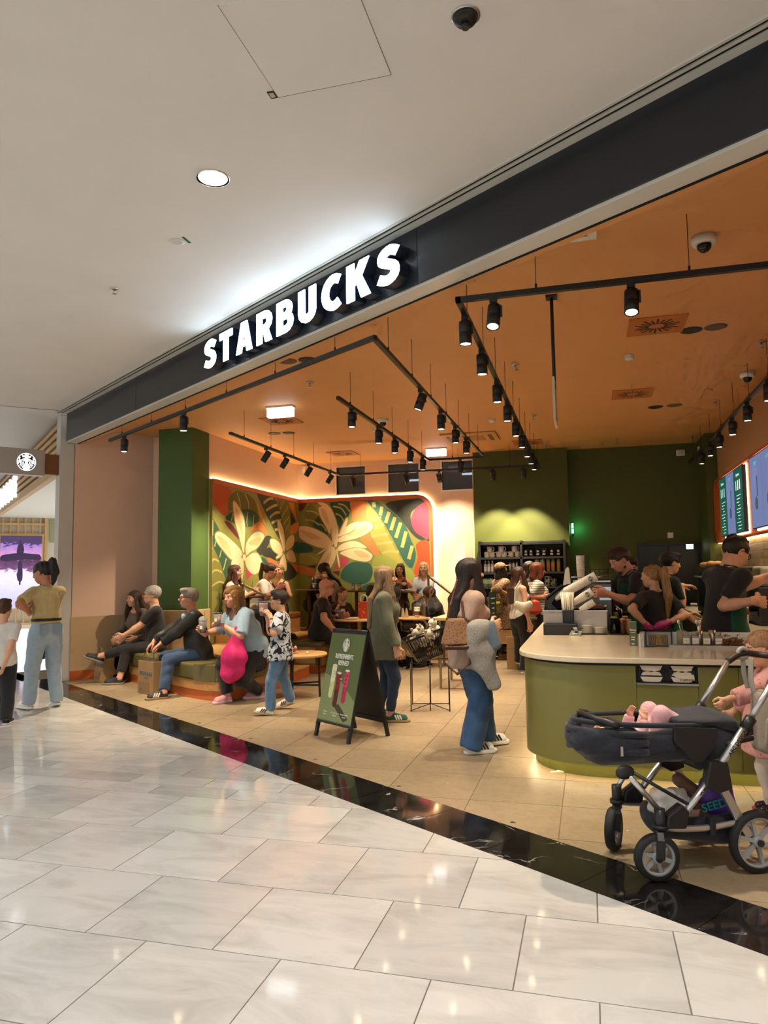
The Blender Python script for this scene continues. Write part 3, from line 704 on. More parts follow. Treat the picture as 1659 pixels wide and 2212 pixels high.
MB().box((XL+.002-mo.x,10.36-mo.y,0),(MX-mo.x,YB-.003-mo.y,3.03-mo.z)).build('side_panel',PAL['olive'],mural)
rr=.33
pan=[(MX,.4),(-2.88,.4)]+arc(-2.88-rr,3.03-rr,rr,0,90,10)+[(MX,3.03)]
BKM=frame_matrix(Vector((0,0,0)),Vector((1,0,0)),Vector((0,0,1)),Vector((0,-1,0)))
MBm=Matrix.Translation(-mo)@BKM
MB().prism(pan,-(YB-.003),-MY,MBm).build('rear_panel',PAL['olive'],mural)
fr_in=[(MX,2.955),(-2.88-rr,2.955)]+arc(-2.88-rr,3.03-rr,rr-.075,90,0,10)+[(-2.955,.4)]
fr_out=[(-2.875,.4)]+arc(-2.875-rr,3.035-rr,rr,0,90,10)+[(MX,3.035)]
n_=10
ring=MB();fo=fr_out[::-1];fi=fr_in
m_=min(len(fo),len(fi))
for i in range(m_-1):ring.prism([fi[i],fi[i+1],fo[i+1],fo[i]],-(MY+.0),-(MY-.012),MBm)
ring.build('frame',M_RUST,mural)
MB().box((MX-mo.x,10.36-mo.y,2.955-mo.z),(MX+.012-mo.x,MY-mo.y,3.035-mo.z)).build('frame',M_RUST,mural)
M_LEDM=mat('warm cove light strip',(1,.85,.6),.4,emit=(1,.72,.4),estr=60);M_LEDM.cycles.emission_sampling='AUTO'
led=empty('light_strip',(XL+.02,YB-.02,3.04),0,'warm cove light strip glowing along the top edge of the mural','light strip')
lo_=led.location
MB().box((XL+.006-lo_.x,10.4-lo_.y,3.0305-lo_.z),(XL+.02-lo_.x,YB-.03-lo_.y,3.037-lo_.z)).build('strip',M_LEDM,led)
pp=[(XL+.02,3.034)]+[(-2.88-rr,3.034)]+arc(-2.876-rr,3.034-rr,rr,90,0,10)[1:]+[(-2.876,.75)]
st_=MB()
for a,b in zip(pp[:-1],pp[1:]):
 st_.tube([(a[0]-lo_.x,YB-.012-lo_.y,a[1]-lo_.z),(b[0]-lo_.x,YB-.012-lo_.y,b[1]-lo_.z)],0,sq=(.008,.014))
st_.build('strip',M_LEDM,led)
layer=[0]
def left_pts(pts):
 out=[]
 for x,y in pts:
  q_=at_X(440+x/5.53,1000+y/5.53,MX);out.append((max(10.375,min(q_.y,MY-.001)),max(.42,min(q_.z,2.955))))
 return out
def back_pts(pts):
 out=[]
 for x,y in pts:
  q_=at_Y(640+x/5.184,1040+y/5.184,MY);out.append((max(MX+.001,min(q_.x,-2.955)),max(.42,min(q_.z,2.955))))
 return out
LFM=frame_matrix(Vector((0,0,0)),Vector((0,1,0)),Vector((0,0,1)),Vector((1,0,0)))
def paint(side,name,pts,col,veins=(),smooth=4,outline=False,vw=.03):
 cv=left_pts if side=='L' else back_pts
 Mx=Matrix.Translation(-mo)@(LFM if side=='L' else BKM);z0=MX if side=='L' else-MY
 P=cv(spline(pts,smooth)if smooth>1 else pts)
 if len(P)<3:return
 layer[0]+=1;z=z0+.0006+.00004*layer[0]
 if outline:
  cx=sum(p[0]for p in P)/len(P);cy=sum(p[1]for p in P)/len(P);o_=[]
  n=len(P)
  for i in range(n):
   a,b=P[i-1],P[(i+1)%n];dx,dy=b[0]-a[0],b[1]-a[1];l=math.hypot(dx,dy)or 1
   s=1 if sum(P[j][0]*P[(j+1)%n][1]-P[(j+1)%n][0]*P[j][1]for j in range(n))>0 else-1
   o_.append((P[i][0]+dy/l*.022*s,P[i][1]-dx/l*.022*s))
  MB().prism(o_,z-.0006,z-.0003,Mx).build('outline',PAL['outline'],mural)
 ob=MB().prism(P,z-.0005,z,Mx).build(name,PAL[col],mural)
 for vc,vp in veins:
  q_=cv(spline(vp,4,False)if len(vp)>2 else vp);b=MB()
  for quad in stroke_quads(q_,vw):b.prism(quad,z,z+.0003,Mx)
  b.build('vein',PAL[vc],ob)
A=paint
A('L','patch',[(60,235),(330,330),(270,600),(235,625),(170,560),(60,420)],'red')
A('L','leaf',[(300,560),(300,420),(380,340),(470,350),(560,400),(620,480),(650,640),(560,560),(420,540)],'dolive',[('vein',[(400,360),(430,460),(440,540)]),('vein',[(490,370),(530,460),(540,550)])])
A('L','leaf',[(60,600),(110,660),(200,830),(330,1150),(330,1260),(300,1480),(270,1480),(180,1150),(60,880)],'dgreen',[('vein',[(110,680),(80,800),(70,860)]),('vein',[(150,900),(130,1000)]),('vein',[(210,1040),(190,1130)]),('vein',[(270,1140),(235,1280)]),('vein',[(310,1260),(270,1420)])])
A('L','leaf',[(60,900),(120,1020),(200,1200),(265,1480),(60,1480)],'molive',[('vein',[(60,1020),(110,1020)]),('vein',[(60,1180),(130,1150),(180,1180)]),('vein',[(60,1320),(150,1280),(220,1310)]),('vein',[(90,1480),(180,1420),(250,1440)])])
A('L','leaf',[(260,660),(330,590),(450,550),(560,560),(640,610),(665,670),(620,740),(520,765),(400,740),(330,700)],'dgreen',[('vein',[(530,590),(515,680),(520,760)]),('vein',[(600,620),(595,690),(590,745)]),('vein',[(350,600),(330,690)])])
A('L','patch',[(245,695),(330,730),(400,830),(420,910),(340,830)],'maroon')
A('L','patch',[(560,810),(600,740),(680,700),(750,810),(755,860),(700,830),(620,800)],'orange')
A('L','patch',[(640,470),(690,600),(740,740),(700,690),(650,560)],'orange')
A('L','patch',[(630,1040),(730,890),(780,870),(810,900),(760,1000),(690,1100)],'slate')
A('L','patch',[(700,1095),(770,1010),(850,1050),(920,1110),(900,1170),(790,1140)],'slate')
A('L','leaf',[(640,370),(720,390),(830,420),(900,520),(940,690),(960,870),(900,900),(800,720),(720,560)],'slate',[('vein',[(715,480),(780,430),(830,425)]),('vein',[(745,570),(820,520),(880,500)]),('vein',[(790,650),(850,600),(910,590)]),('vein',[(810,720),(870,690),(930,680)]),('vein',[(850,800),(900,790),(945,800)])],vw=.05)
A('L','leaf',[(880,430),(1010,470),(1030,560),(1020,700),(970,860),(930,650)],'molive',[('vein',[(910,560),(960,450)]),('vein',[(930,650),(1010,520)]),('vein',[(950,740),(1020,640)]),('vein',[(970,820),(1010,740)])])
A('L','patch',[(1030,540),(1100,700),(1040,750)],'slate',smooth=1)
A('L','patch',[(1010,470),(1080,480),(1110,680)],'orange',smooth=1)
A('L','patch',[(1030,850),(1050,760),(1120,710),(1135,740),(1110,830),(1060,850)],'orange')
A('L','patch',[(760,1130),(880,1190),(880,1290),(830,1280)],'orange')
A('L','patch',[(990,1180),(1110,1310),(1050,1390),(960,1380)],'slate')
A('L','patch',[(1040,1190),(1130,1230),(1130,1300),(1100,1290)],'orange',smooth=1)
A('L','leaf',[(1030,1420),(1080,1370),(1130,1350),(1130,1560),(1030,1560)],'lgreen')
A('L','patch',[(505,1260),(580,1330),(510,1400)],'pink',smooth=1)
A('L','leaf',[(690,1130),(740,1150),(780,1240),(720,1260)],'teal')
A('L','patch',[(1060,1000),(1100,940),(1130,960),(1130,1070),(1070,1060)],'teal')
for pl in([(350,480),(380,470),(450,580),(490,720),(490,900),(475,1080),(430,900),(370,680)],[(140,850),(190,825),(270,870),(420,1010),(460,1100),(380,1130),(330,1150),(240,1050),(150,930)],[(510,1100),(500,1000),(540,900),(630,820),(700,840),(720,890),(640,1010),(560,1060)],[(495,1170),(560,1090),(640,1080),(700,1180),(710,1230),(620,1330),(540,1290)],[(330,1560),(340,1280),(400,1180),(465,1140),(475,1300),(440,1480),(390,1590)],[(340,1160),(450,1120),(380,1240),(340,1290)],[(470,1100),(500,1100),(500,1160),(470,1160)],[(880,700),(910,695),(950,800),(970,950),(960,1060),(910,880)],[(790,930),(840,910),(910,960),(945,1050),(900,1090),(820,1030)],[(980,1030),(985,940),(1040,865),(1080,880),(1070,980),(1010,1040)],[(985,1090),(1050,1040),(1100,1150),(1080,1190),(1010,1160)],[(900,1250),(920,1150),(960,1090),(985,1180),(985,1280),(950,1280)],[(860,1140),(900,1090),(950,1080),(900,1130)]):
 A('L','petal',pl,'cream',outline=True)
for pl in([(380,520),(440,660),(465,860),(400,700)],[(160,860),(290,960),(330,1120),(220,1000)],[(530,960),(620,900),(690,900),(640,990)],[(360,1500),(370,1320),(430,1200),(420,1400)]):
 A('L','petal_shade',pl,'shade')
A('B','patch',[(0,240),(110,240),(80,310),(40,335),(0,290)],'maroon')
A('B','leaf',[(100,400),(110,300),(180,260),(280,420),(340,580),(200,540)],'molive',[('vein',[(110,330),(200,340),(260,380)]),('vein',[(100,430),(180,440),(250,480)])])
A('B','leaf',[(190,500),(230,410),(300,370),(360,580),(300,570)],'dgreen',[('vein',[(230,480),(290,490),(340,560)])])
A('B','leaf',[(380,260),(450,230),(590,225),(600,330),(560,470),(500,560),(460,450)],'dgreen',[('vein',[(410,280),(500,300),(560,380)]),('vein',[(470,250),(540,270),(600,340)]),('vein',[(440,360),(500,390),(540,460)])])
A('B','patch',[(610,225),(765,220),(780,380),(700,420),(640,440),(620,330)],'orange')
A('B','leaf',[(790,230),(850,300),(950,450),(1050,650),(1150,830),(1200,900),(1100,920),(960,810),(850,640),(810,500),(790,380)],'lolive',[('vein',[(800,430),(870,430),(950,400)]),('vein',[(815,510),(900,510),(980,480)]),('vein',[(840,620),(930,600),(1030,590)]),('vein',[(900,700),(980,690),(1080,680)]),('vein',[(960,810),(1040,780),(1150,790)])],vw=.05)
A('B','leaf',[(795,218),(900,225),(1000,290),(1110,370),(1220,490),(1280,640),(1335,780),(1330,880),(1285,970),(1200,880),(1100,680),(1000,500),(900,350)],'teal',[('vein',[(875,290),(865,230)]),('vein',[(940,380),(960,280)]),('vein',[(1000,465),(1040,340)]),('vein',[(1060,545),(1105,400)]),('vein',[(1115,630),(1170,460)]),('vein',[(1185,740),(1230,560)]),('vein',[(1260,870),(1300,720)])],vw=.07)
A('B','patch',[(1000,255),(1200,205),(1480,200),(1300,330),(1290,450),(1380,560),(1490,625),(1490,668),(1400,660),(1300,590),(1150,400)],'slate')
A('B','disc',[(1492,235),(1420,240),(1340,300),(1290,400),(1290,470),(1330,560),(1400,610),(1492,625)],'pink')
A('B','patch',[(1345,700),(1490,685),(1490,1100),(1325,1060),(1325,980),(1360,850)],'red')
A('B','patch',[(720,640),(800,590),(860,640),(940,830),(880,830),(800,740)],'orange')
A('B','patch',[(490,840),(590,880),(520,960),(435,980),(450,900)],'pink')
A('B','leaf',[(860,860),(1000,830),(1150,920),(1300,1000),(1320,1100),(1150,1200),(860,1200)],'lgreen',[('vein',[(860,960),(1000,960),(1150,1040)])])
A('B','leaf',[(495,1070),(540,960),(640,900),(760,895),(840,940),(855,1040),(800,1130),(700,1155),(580,1130)],'teal',outline=True)
A('B','leaf',[(50,680),(180,740),(170,790),(40,800)],'teal')
A('B','leaf',[(0,670),(30,660),(40,800),(0,800)],'teal')
A('B','leaf',[(0,815),(160,800),(260,830),(230,920),(100,930),(0,900)],'lolive',[('vein',[(150,820),(230,880)])])
A('B','patch',[(0,930),(150,970),(210,1000),(200,1060),(0,1020)],'orange')
A('B','patch',[(130,950),(220,935),(210,970)],'maroon',smooth=1)
A('B','patch',[(400,1010),(490,1000),(480,1060)],'maroon',smooth=1)
A('B','leaf',[(730,1180),(850,1130),(920,1150),(900,1230),(760,1230)],'teal')
A('B','leaf',[(0,1050),(120,1050),(160,1160),(100,1240),(0,1240)],'lgreen')
for pl in([(240,240),(300,235),(380,290),(440,420),(470,560),(460,700),(440,740),(400,640),(390,500),(350,330)],[(250,300),(300,280),(360,320),(390,420),(380,590),(330,500),(270,390)],[(15,540),(60,500),(180,520),(320,590),(390,660),(410,710),(300,750),(150,700),(40,630)],[(470,620),(500,560),(600,480),(700,450),(690,500),(600,570)],[(480,680),(480,630),(640,560),(720,460),(800,450),(855,480),(850,540),(740,610),(620,650)],[(470,780),(480,720),(600,670),(700,680),(790,745),(640,740)],[(490,800),(620,750),(740,750),(830,800),(855,840),(800,895),(660,880),(560,840)],[(210,1130),(225,980),(300,820),(380,735),(430,740),(440,850),(380,980),(300,1090),(240,1135)],[(480,960),(445,780),(460,770),(485,920)],[(220,830),(290,770),(400,720),(300,790)],[(480,600),(560,410),(575,450),(530,560)]):
 A('B','petal',pl,'cream',outline=True)
for pl in([(40,550),(150,570),(280,640),(160,640)],[(270,310),(330,330),(370,480),(320,440)],[(560,600),(700,540),(810,470),(720,590)],[(640,780),(740,780),(820,840),(720,850)],[(240,1050),(300,900),(390,780),(350,940)]):
 A('B','petal_shade',pl,'shade')
M_SHELF=mat('black shelf wood',(.016,.014,.012),.5)
sx0,sx1,sy0,sy1=-1.93,-.39,13.36,13.69
shelf=empty('merchandise_shelf',((sx0+sx1)/2,(sy0+sy1)/2,0),0,'tall black merchandise shelf full of mugs against the green wall','shelf')
so_=shelf.location
def sbox(name,a,b,mt=M_SHELF):return MB().box([a[i]-so_[i]for i in range(3)],[b[i]-so_[i]for i in range(3)]).build(name,mt,shelf)
for x in(sx0,-1.18,sx1-.04):sbox('upright',(x,sy0,0),(x+.04,sy1,2.06))
sbox('back_board',(sx0,sy1-.01,0),(sx1,sy1,2.06),mat('black green board',(.012,.016,.01),.6))
SH=[1.765,1.495,1.235,.93,.6,.25]
for z in SH+[2.02]:sbox('shelf_board',(sx0+.04,sy0,z-.035),(sx1-.04,sy1-.01,z))
M_MUG=mat('white glazed mug','e6dfcf',.25);M_GREENL=mat('green print','2c6b4c',.5)
def mug_mesh():
 t=empty('mug');MB().lathe([(.036,0),(.043,.004),(.045,.05),(.046,.095),(.043,.095),(.04,.01),(.001,.008)],18).build('cup_body',M_MUG,t)
 MB().tube([(.043,0,.078),(.068,0,.08),(.08,0,.055),(.068,0,.025),(.043,0,.022)],.007,8).build('handle',M_MUG,t);return t
mg=mug_mesh();used=[0]
def put(proto,flag,loc,label,cat,group,rz=0,sc=1.):
 t=proto if not flag[0]else copy_tree(proto)
 flag[0]+=1;t.location=loc;t.rotation_euler=(0,0,rz);t.scale=(sc,)*3
 return tag(t,label,cat,group)
def shy(x,y,z):q_=at_Y(x,y,sy0+.12);return(q_.x,sy0+.12,z)
def cpx(x,y):return(1000+x/5.027,1130+y/5.027)
mugs=[((260,345),0,'lower'),((318,345),0,'lower'),((391,345),0,'lower'),((450,345),0,'lower'),((522,340),0,'lower'),((592,340),0,'lower'),((290,300),1,'upper'),((415,290),1,'upper'),((560,285),1,'upper')]
lows=['first','second','third','fourth','fifth','sixth','left','middle','right']
for k,((x,y),lv,nm)in enumerate(mugs):
 p=shy(*cpx(x,y),SH[0]+lv*.0965)
 put(mg,used,p,(f'white mug, {lows[k]} from the left in the bottom row of the top shelf' if lv==0 else f'white mug on top of the others, {lows[k]} one of three on the top shelf'),'mug','white mugs on the top shelf',-.3,1.12)
M_TGL=mat('smoky tumbler glass',(.35,.3,.22),.08,trans=.7,ior=1.3)
tg=empty('glass_tumbler');MB().lathe([(.035,0),(.038,.003),(.048,.15),(.045,.15),(.036,.01),(.001,.008)],18).build('glass_body',M_TGL,tg)
MB().lathe([(.022,-.002),(.022,.002)],16,Matrix.Translation((0,-.046,.1))@Matrix.Rotation(PI/2,4,'X')).build('round_print',M_MUG,tg);MB().cbox((0,-.043,.045),(.05,.004,.03)).build('text_print',M_MUG,tg)
uf=[0]
for k,x in enumerate((685,740,815,880,965,1037)):
 put(tg,uf,shy(*cpx(x,340),SH[0]),f'smoky glass tumbler with round white print, {ordn[k]} from the left on the top shelf','tumbler','glass tumblers on the top shelf',0,.95)
def bottle_proto(name,body,cap,prof,lidz,lidr):
 t=empty(name);MB().lathe(prof,16).build('body',body,t);MB().lathe([(lidr,lidz),(lidr,lidz+.045),(lidr*.8,lidz+.05)],14).build('lid',cap,t);return t
cb=bottle_proto('water_bottle',mat('clear bottle',(.8,.78,.74),.1,trans=.4,ior=1.3),M_STEEL,[(.03,0),(.033,.004),(.033,.17),(.02,.2)],.2,.02)
MB().lathe([(.0338,.03),(.0338,.12)],16,cap=False).build('paper_band',M_MUG,cb);uf=[0]
for k,x in enumerate((245,283,322)):put(cb,uf,shy(*cpx(x,500),SH[1]),f'slim clear bottle with paper band, {["left", "middle", "right"][k]} one on the second shelf','bottle','clear bottles on the second shelf',0,.88)
sb_=bottle_proto('steel_flask',M_STEEL,M_DARKPL,[(.03,0),(.036,.004),(.036,.19),(.03,.2)],.2,.03);uf=[0]
for k,x in enumerate((515,553,590)):put(sb_,uf,shy(*cpx(x,500),SH[1]),f'plain steel flask behind the queue, {["left", "middle", "right"][k]} one on the second shelf','flask','steel flasks on the second shelf',0,.9)
M_PAT=mat('cream leaf print','cfc9a4',.4,noise=.45,nscale=60);M_PAT2=mat('orange floral print','d89a5a',.4,noise=.5,nscale=45)
pb=bottle_proto('print_tumbler',M_PAT,mat('pale green lid','a9b48a',.4),[(.03,0),(.034,.004),(.045,.19),(.043,.195)],.195,.044);MB().cyl((.005,0,.24),(.012,0,.31),.0045).build('straw',M_MUG,pb);uf=[0]
for k,x in enumerate((805,865)):put(pb,uf,shy(*cpx(x,500),SH[1]),f'cream leaf patterned tumbler with straw, {["left", "right"][k]} one of two on the second shelf','tumbler','leaf tumblers on the second shelf',0,.9)
fb=bottle_proto('floral_flask',M_PAT2,mat('green flask lid','7c9a55',.4),[(.033,0),(.037,.004),(.037,.19),(.034,.2)],.2,.034);uf=[0]
for k,x in enumerate((928,980,1040)):put(fb,uf,shy(*cpx(x,500),SH[1]),f'orange floral flask with green lid, {["left", "middle", "right"][k]} one on the second shelf','flask','floral flasks on the second shelf',0,.92)
for k,(x,z,lab)in enumerate(((248,SH[2],'left framed green packet on the third shelf'),(300,SH[2],'right framed green packet on the third shelf'))):
 p=shy(*cpx(x,660),z);t=empty('gift_box',p,0,lab,'box','gift packets on the third shelf')
 MB().cbox((0,0,.08),(.11,.06,.16)).build('carton',mat('sage carton','5d6f56',.5),t);MB().cbox((0,-.031,.1),(.09,.003,.09)).build('picture',mat('leaf photo print','9db08a',.4,noise=.5,nscale=50),t)
 lettering('To drink',.022,frame_matrix(Vector((0,-.033,.03)),Vector((1,0,0)),Vector((0,0,1)),Vector((0,-1,0))),M_MUG,t)
lm_=empty('logo_mug');MB().lathe([(.038,0),(.044,.004),(.045,.09),(.042,.09),(.04,.01),(.001,.008)],18).build('cup_body',M_MUG,lm_);MB().tube([(.043,0,.075),(.07,0,.072),(.07,0,.03),(.043,0,.022)],.007,8).build('handle',M_MUG,lm_)
MB().lathe([(.022,-.002),(.022,.002)],16,Matrix.Translation((0,-.045,.05))@Matrix.Rotation(PI/2,4,'X')).build('round_print',M_GREENL,lm_);uf=[0]
for x,z,lab in((915,SH[2],'lower white mug with round green print on the third shelf'),(915,SH[2]+.092,'upper white mug with round green print on the third shelf'),(983,SH[2],'small lower mug beside the printed mugs on the third shelf'),(983,SH[2]+.07,'small upper mug beside the printed mugs on the third shelf')):
 put(lm_,uf,shy(*cpx(x,660),z),lab,'mug','printed mugs on the third shelf',0,1.0 if x<950 else .72)
for k in range(5):
 t=put(mg,[1],shy(*cpx(260+55*k,760),SH[3]),f'stacked boxed mug on the fourth shelf, {ordn[k]} from the left','mug','mugs on the fourth shelf',-.3,1.1)
t=root('exit_sign',(-.26,YB-.003,2.27),'glowing green exit sign seen edge on beside the green wall','sign')
MB().cbox((0,-.14,0),(.03,.28,.24)).build('sign_case',M_DARKPL,t);MB().cbox((-.018,-.14,.045),(.006,.24,.07)).cbox((-.018,-.14,-.045),(.006,.24,.07)).cbox((0,-.282,.05),(.028,.006,.08)).cbox((0,-.282,-.05),(.028,.006,.08)).build('lit_panel',mat('green exit glow',(.5,1,.8),.4,emit=(.25,1,.62),estr=6),t)
lamp('exit_glow','POINT',(-.17,YB-.16,2.27),2.2,(.1,1,.4),None,.05)
t=root('wall_switch',(1.416,YB,2.11),'square white wall plate above the dark door','switch');MB().cbox((0,-.008,0),(.1,.016,.1)).build('plate',M_WHITEPL,t,bevel=.003);MB().cbox((0,-.018,-.02),(.05,.006,.03)).build('rocker',M_WHITEPL,t)
t=root('wall_alarm',(1.65,YB,3.58),'white alarm sounder high in the right back corner','alarm');MB().cbox((0,-.025,0),(.15,.05,.11)).build('casing',M_WHITEPL,t,bevel=.02,seg=3)
for k in range(5):MB().cbox((-.04+.02*k,-.051,0),(.006,.004,.07)).build('louvre',mat('louvre grey','b5ad9c',.5),t)
t=root('motion_sensor',(1.9,13.6,3.55),'slim white motion sensor on the olive pilaster','sensor');MB().cbox((0,0,0),(.04,.06,.13)).build('casing',M_WHITEPL,t,bevel=.01);MB().cbox((-.021,0,-.02),(.004,.04,.05)).build('lens',mat('sensor lens','efe8d8',.3),t)
t=root('motion_sensor',at_Y(658,1015,YB)-Vector((0,.0,0)),'small white sensor in the corner above the mural','sensor');MB().cbox((0,-.03,0),(.07,.05,.14)).build('casing',M_WHITEPL,t,bevel=.01);MB().cbox((0,-.056,-.02),(.05,.004,.05)).build('lens',mat('sensor lens','efe8d8',.3),t)
t=root('lit_plate',(1.72,YB-.05,1.9),'small glowing white sign above the dark door','sign');MB().cbox((0,-.012,0),(.13,.024,.1)).build('case',M_DARKPL,t);MB().cbox((0,-.026,0),(.115,.004,.085)).build('lit_panel',mat('white sign glow',(1,1,1),.4,emit=(.85,1,.95),estr=3),t)
XR=2.1
M_MENU=mat('orange menu panel','c2601f',.55)
menu=empty('menu_backdrop',(XR,9.0,1.95),0,'long orange rounded panel carrying the menu screens','panel')
MR=frame_matrix(Vector((0,0,0)),Vector((0,1,0)),Vector((0,0,1)),Vector((-1,0,0)))
out=arc(13.05-.22,2.92-.22,.22,0,90,8)+[(4.6,2.92),(4.6,1.93)]+arc(13.05-.22,1.93+.22,.22,-90,0,8)
MB().prism(out,-XR,-(XR-.06),Matrix.Translation(-menu.location)@MR).build('panel_board',M_MENU,menu)
edge=MB();out2=out+[out[0]]
for a,b in zip(out2[:-1],out2[1:]):edge.tube([(XR-.07-menu.location.x,a[0]-9.0,a[1]-1.95),(XR-.07-menu.location.x,b[0]-9.0,b[1]-1.95)],0,sq=(.03,.03))
edge.build('panel_edge',mat('orange panel edge','b4541a',.5),menu)
M_MLED=mat('menu cove light',(1,.85,.6),.4,emit=(1,.72,.4),estr=16);M_MLED.cycles.emission_sampling='AUTO'
t=root('menu_light_strip',(XR-.03,9.0,1.92),'warm light strip under the menu panel','light strip')
MB().box((-.015,-4.4,-.006),(.01,4.2,0)).build('strip',M_MLED,t);MB().box((-.02,-4.4,0),(.012,4.2,.01)).build('channel',M_STEEL,t)
def menu_screen(y0,y1,z0,z1,label,cols):
 t=root('menu_screen',(XR-.1,(y0+y1)/2,z0),label,'screen')
 c=t.location
 MB().box((-.03,y0-c.y,0),(.02,y1-c.y,z1-z0)).build('screen_case',M_DARKPL,t)
 MB().box((.0205,y0-c.y-.02,-.02),(.03,y1-c.y+.02,z1-z0+.02)).build('back_glow',mat('screen edge glow',(1,.9,.75),.4,emit=(1,.85,.62),estr=4),t)
 n=len(cols);dy=(y1-y0)/n
 for k,cn in enumerate(cols):
  a,b=y1-dy*(k+1)-c.y,y1-dy*k-c.y
  mt={'g':mat('dark green menu page',(.004,.03,.022),.2,emit=(.01,.07,.055),estr=1),'b':mat('blue grey menu page',(.03,.04,.09),.2,emit=(.13,.16,.32),estr=1)}[cn]
  pg=MB().box((-.034,a+.01,.012),(-.0305,b-.01,z1-z0-.012)).build('menu_page',mt,t)
  mw=frame_matrix(Vector((-.0345,(a+b)/2,z1-z0-.1)),Vector((0,-1,0)),Vector((0,0,1)),Vector((-1,0,0)))
  WT=mat('menu print',(.6,.8,.75),.4,emit=(.3,.5,.45),estr=1)
  lettering('Espresso' if cn=='g' else 'NEW',.06,mw,WT if cn=='g' else mat('menu teal print',(.05,.3,.3),.4,emit=(.04,.3,.28),estr=1),pg,depth=.002)
  ln=MB()
  if cn=='g':
   for j in range(3):ln.cbox((-.035,(a+b)/2+.13*(j-1),z1-z0-.24),(.002,.035,.13))
   for j in range(11):ln.cbox((-.035,(a+b)/2+.03*((j%3)-1),z1-z0-.38-.045*j),(.002,.28-.05*(j%4),.009))
  else:
   ln.lathe([(.05,0),(.05,.002)],16,frame_matrix(Vector((-.0355,(a+b)/2,.3)),Vector((0,1,0)),Vector((0,0,1)),Vector((-1,0,0)))@Matrix.Diagonal((1.6,1.6,1,1)),smooth=False)
   ln.cbox((-.035,(a+b)/2-.06,.5),(.002,.05,.25))
  ln.build('menu_print',WT if cn=='g' else mat('menu dark print',(.02,.04,.07),.4,emit=(.03,.05,.09),estr=1),pg)
menu_screen(10.47,12.2,1.985,2.865,'three part menu screen nearest the back corner','gbg')
menu_screen(8.1,9.97,1.985,2.865,'blue menu screen at the right edge','bbg')
MT=[mat('cream glazed tile','c6b48c',.22),mat('warm cream glazed tile','bda97f',.24)]
bt=MB().box((0,0,0),(.012,.195,.095)).build('tile',MT[0],wr,bevel=.002);bt2=bt.data.copy();bt2.materials[0]=MT[1]
first=True
for r_ in range(9):
 for c_ in range(30):
  y=7.2+c_*.2+(.1 if r_%2 else 0);z=1.03+r_*.1
  if y>12.95 or(r_==8 and False):continue
  if first:o=bt;first=False
  else:
   o=bpy.data.objects.new('tile',bt.data if(c_*7+r_*3)%4 else bt2);COL.objects.link(o);o.parent=wr
   bv=o.modifiers.new('bevel','BEVEL');bv.width=.002;bv.segments=1
  o.location=(XR-.012,y,z)
V3=lambda*a:np.array(a,dtype=np.float64)
def nrm(v):return v/(np.linalg.norm(v)+1e-12)
def rotx(a):c,s=math.cos(a),math.sin(a);return np.array([[1,0,0],[0,c,-s],[0,s,c]])
def roty(a):c,s=math.cos(a),math.sin(a);return np.array([[c,0,s],[0,1,0],[-s,0,c]])
def rotz(a):c,s=math.cos(a),math.sin(a);return np.array([[c,-s,0],[s,c,0],[0,0,1]])
def rc(a,b,r1,r2=None,k=.02,clip=None,op='add'):
 r2=r1 if r2 is None else r2;a=np.asarray(a,float);b=np.asarray(b,float);R=max(r1,r2)
 ba=b-a;L2=max(ba@ba,1e-9)
 def f(X,Y,Z):
  px,py,pz=X-a[0],Y-a[1],Z-a[2]
  t=np.clip((px*ba[0]+py*ba[1]+pz*ba[2])/L2,0,1)
  d=np.sqrt((px-t*ba[0])**2+(py-t*ba[1])**2+(pz-t*ba[2])**2)-(r1+(r2-r1)*t)
  return d
 return dict(lo=np.minimum(a,b)-R,hi=np.maximum(a,b)+R,f=f,k=k,clip=clip,op=op)
def el(c,rad,R=None,k=.02,op='add',clip=None):
 c=np.asarray(c,float);R=np.eye(3)if R is None else R;m=max(rad)
 def f(X,Y,Z):
  p=(X-c[0],Y-c[1],Z-c[2])
  q=[R[0,i]*p[0]+R[1,i]*p[1]+R[2,i]*p[2]for i in range(3)]
  k0=np.sqrt(sum((q[i]/rad[i])**2 for i in range(3)));k1=np.sqrt(sum((q[i]/rad[i]**2)**2 for i in range(3)))+1e-9
  return k0*(k0-1)/k1
 ext=np.sqrt(((R*np.array(rad)[None,:])**2).sum(1))
 return dict(lo=c-ext,hi=c+ext,f=f,k=k,op=op,clip=clip)
def ec(a,b,side,r1,r2,k=.02,clip=None,op='add'):
 """tapered limb of oval section: r = (along side, across)"""
 a=np.asarray(a,float);b=np.asarray(b,float);ba=b-a;L=np.linalg.norm(ba)+1e-9;w=ba/L
 u=nrm(np.asarray(side,float)-w*(np.asarray(side,float)@w));v=np.cross(w,u);R=max(max(r1),max(r2))
 def f(X,Y,Z):
  px,py,pz=X-a[0],Y-a[1],Z-a[2]
  t=np.clip((px*w[0]+py*w[1]+pz*w[2])/L,0,1)
  px,py,pz=px-t*ba[0],py-t*ba[1],pz-t*ba[2]
  x=px*u[0]+py*u[1]+pz*u[2];y=px*v[0]+py*v[1]+pz*v[2];z=px*w[0]+py*w[1]+pz*w[2]
  rx=r1[0]+(r2[0]-r1[0])*t;ry=r1[1]+(r2[1]-r1[1])*t;rm=np.minimum(rx,ry)
  k0=np.sqrt((x/rx)**2+(y/ry)**2+(z/rm)**2);k1=np.sqrt((x/rx**2)**2+(y/ry**2)**2+(z/rm**2)**2)+1e-6
  return np.where(k0<.3,-rm*.7,k0*(k0-1)/k1)
 return dict(lo=np.minimum(a,b)-R,hi=np.maximum(a,b)+R,f=f,k=k,clip=clip,op=op)
def plane_cut(p,n):return dict(op='cut',p=np.asarray(p,float),n=np.asarray(n,float))
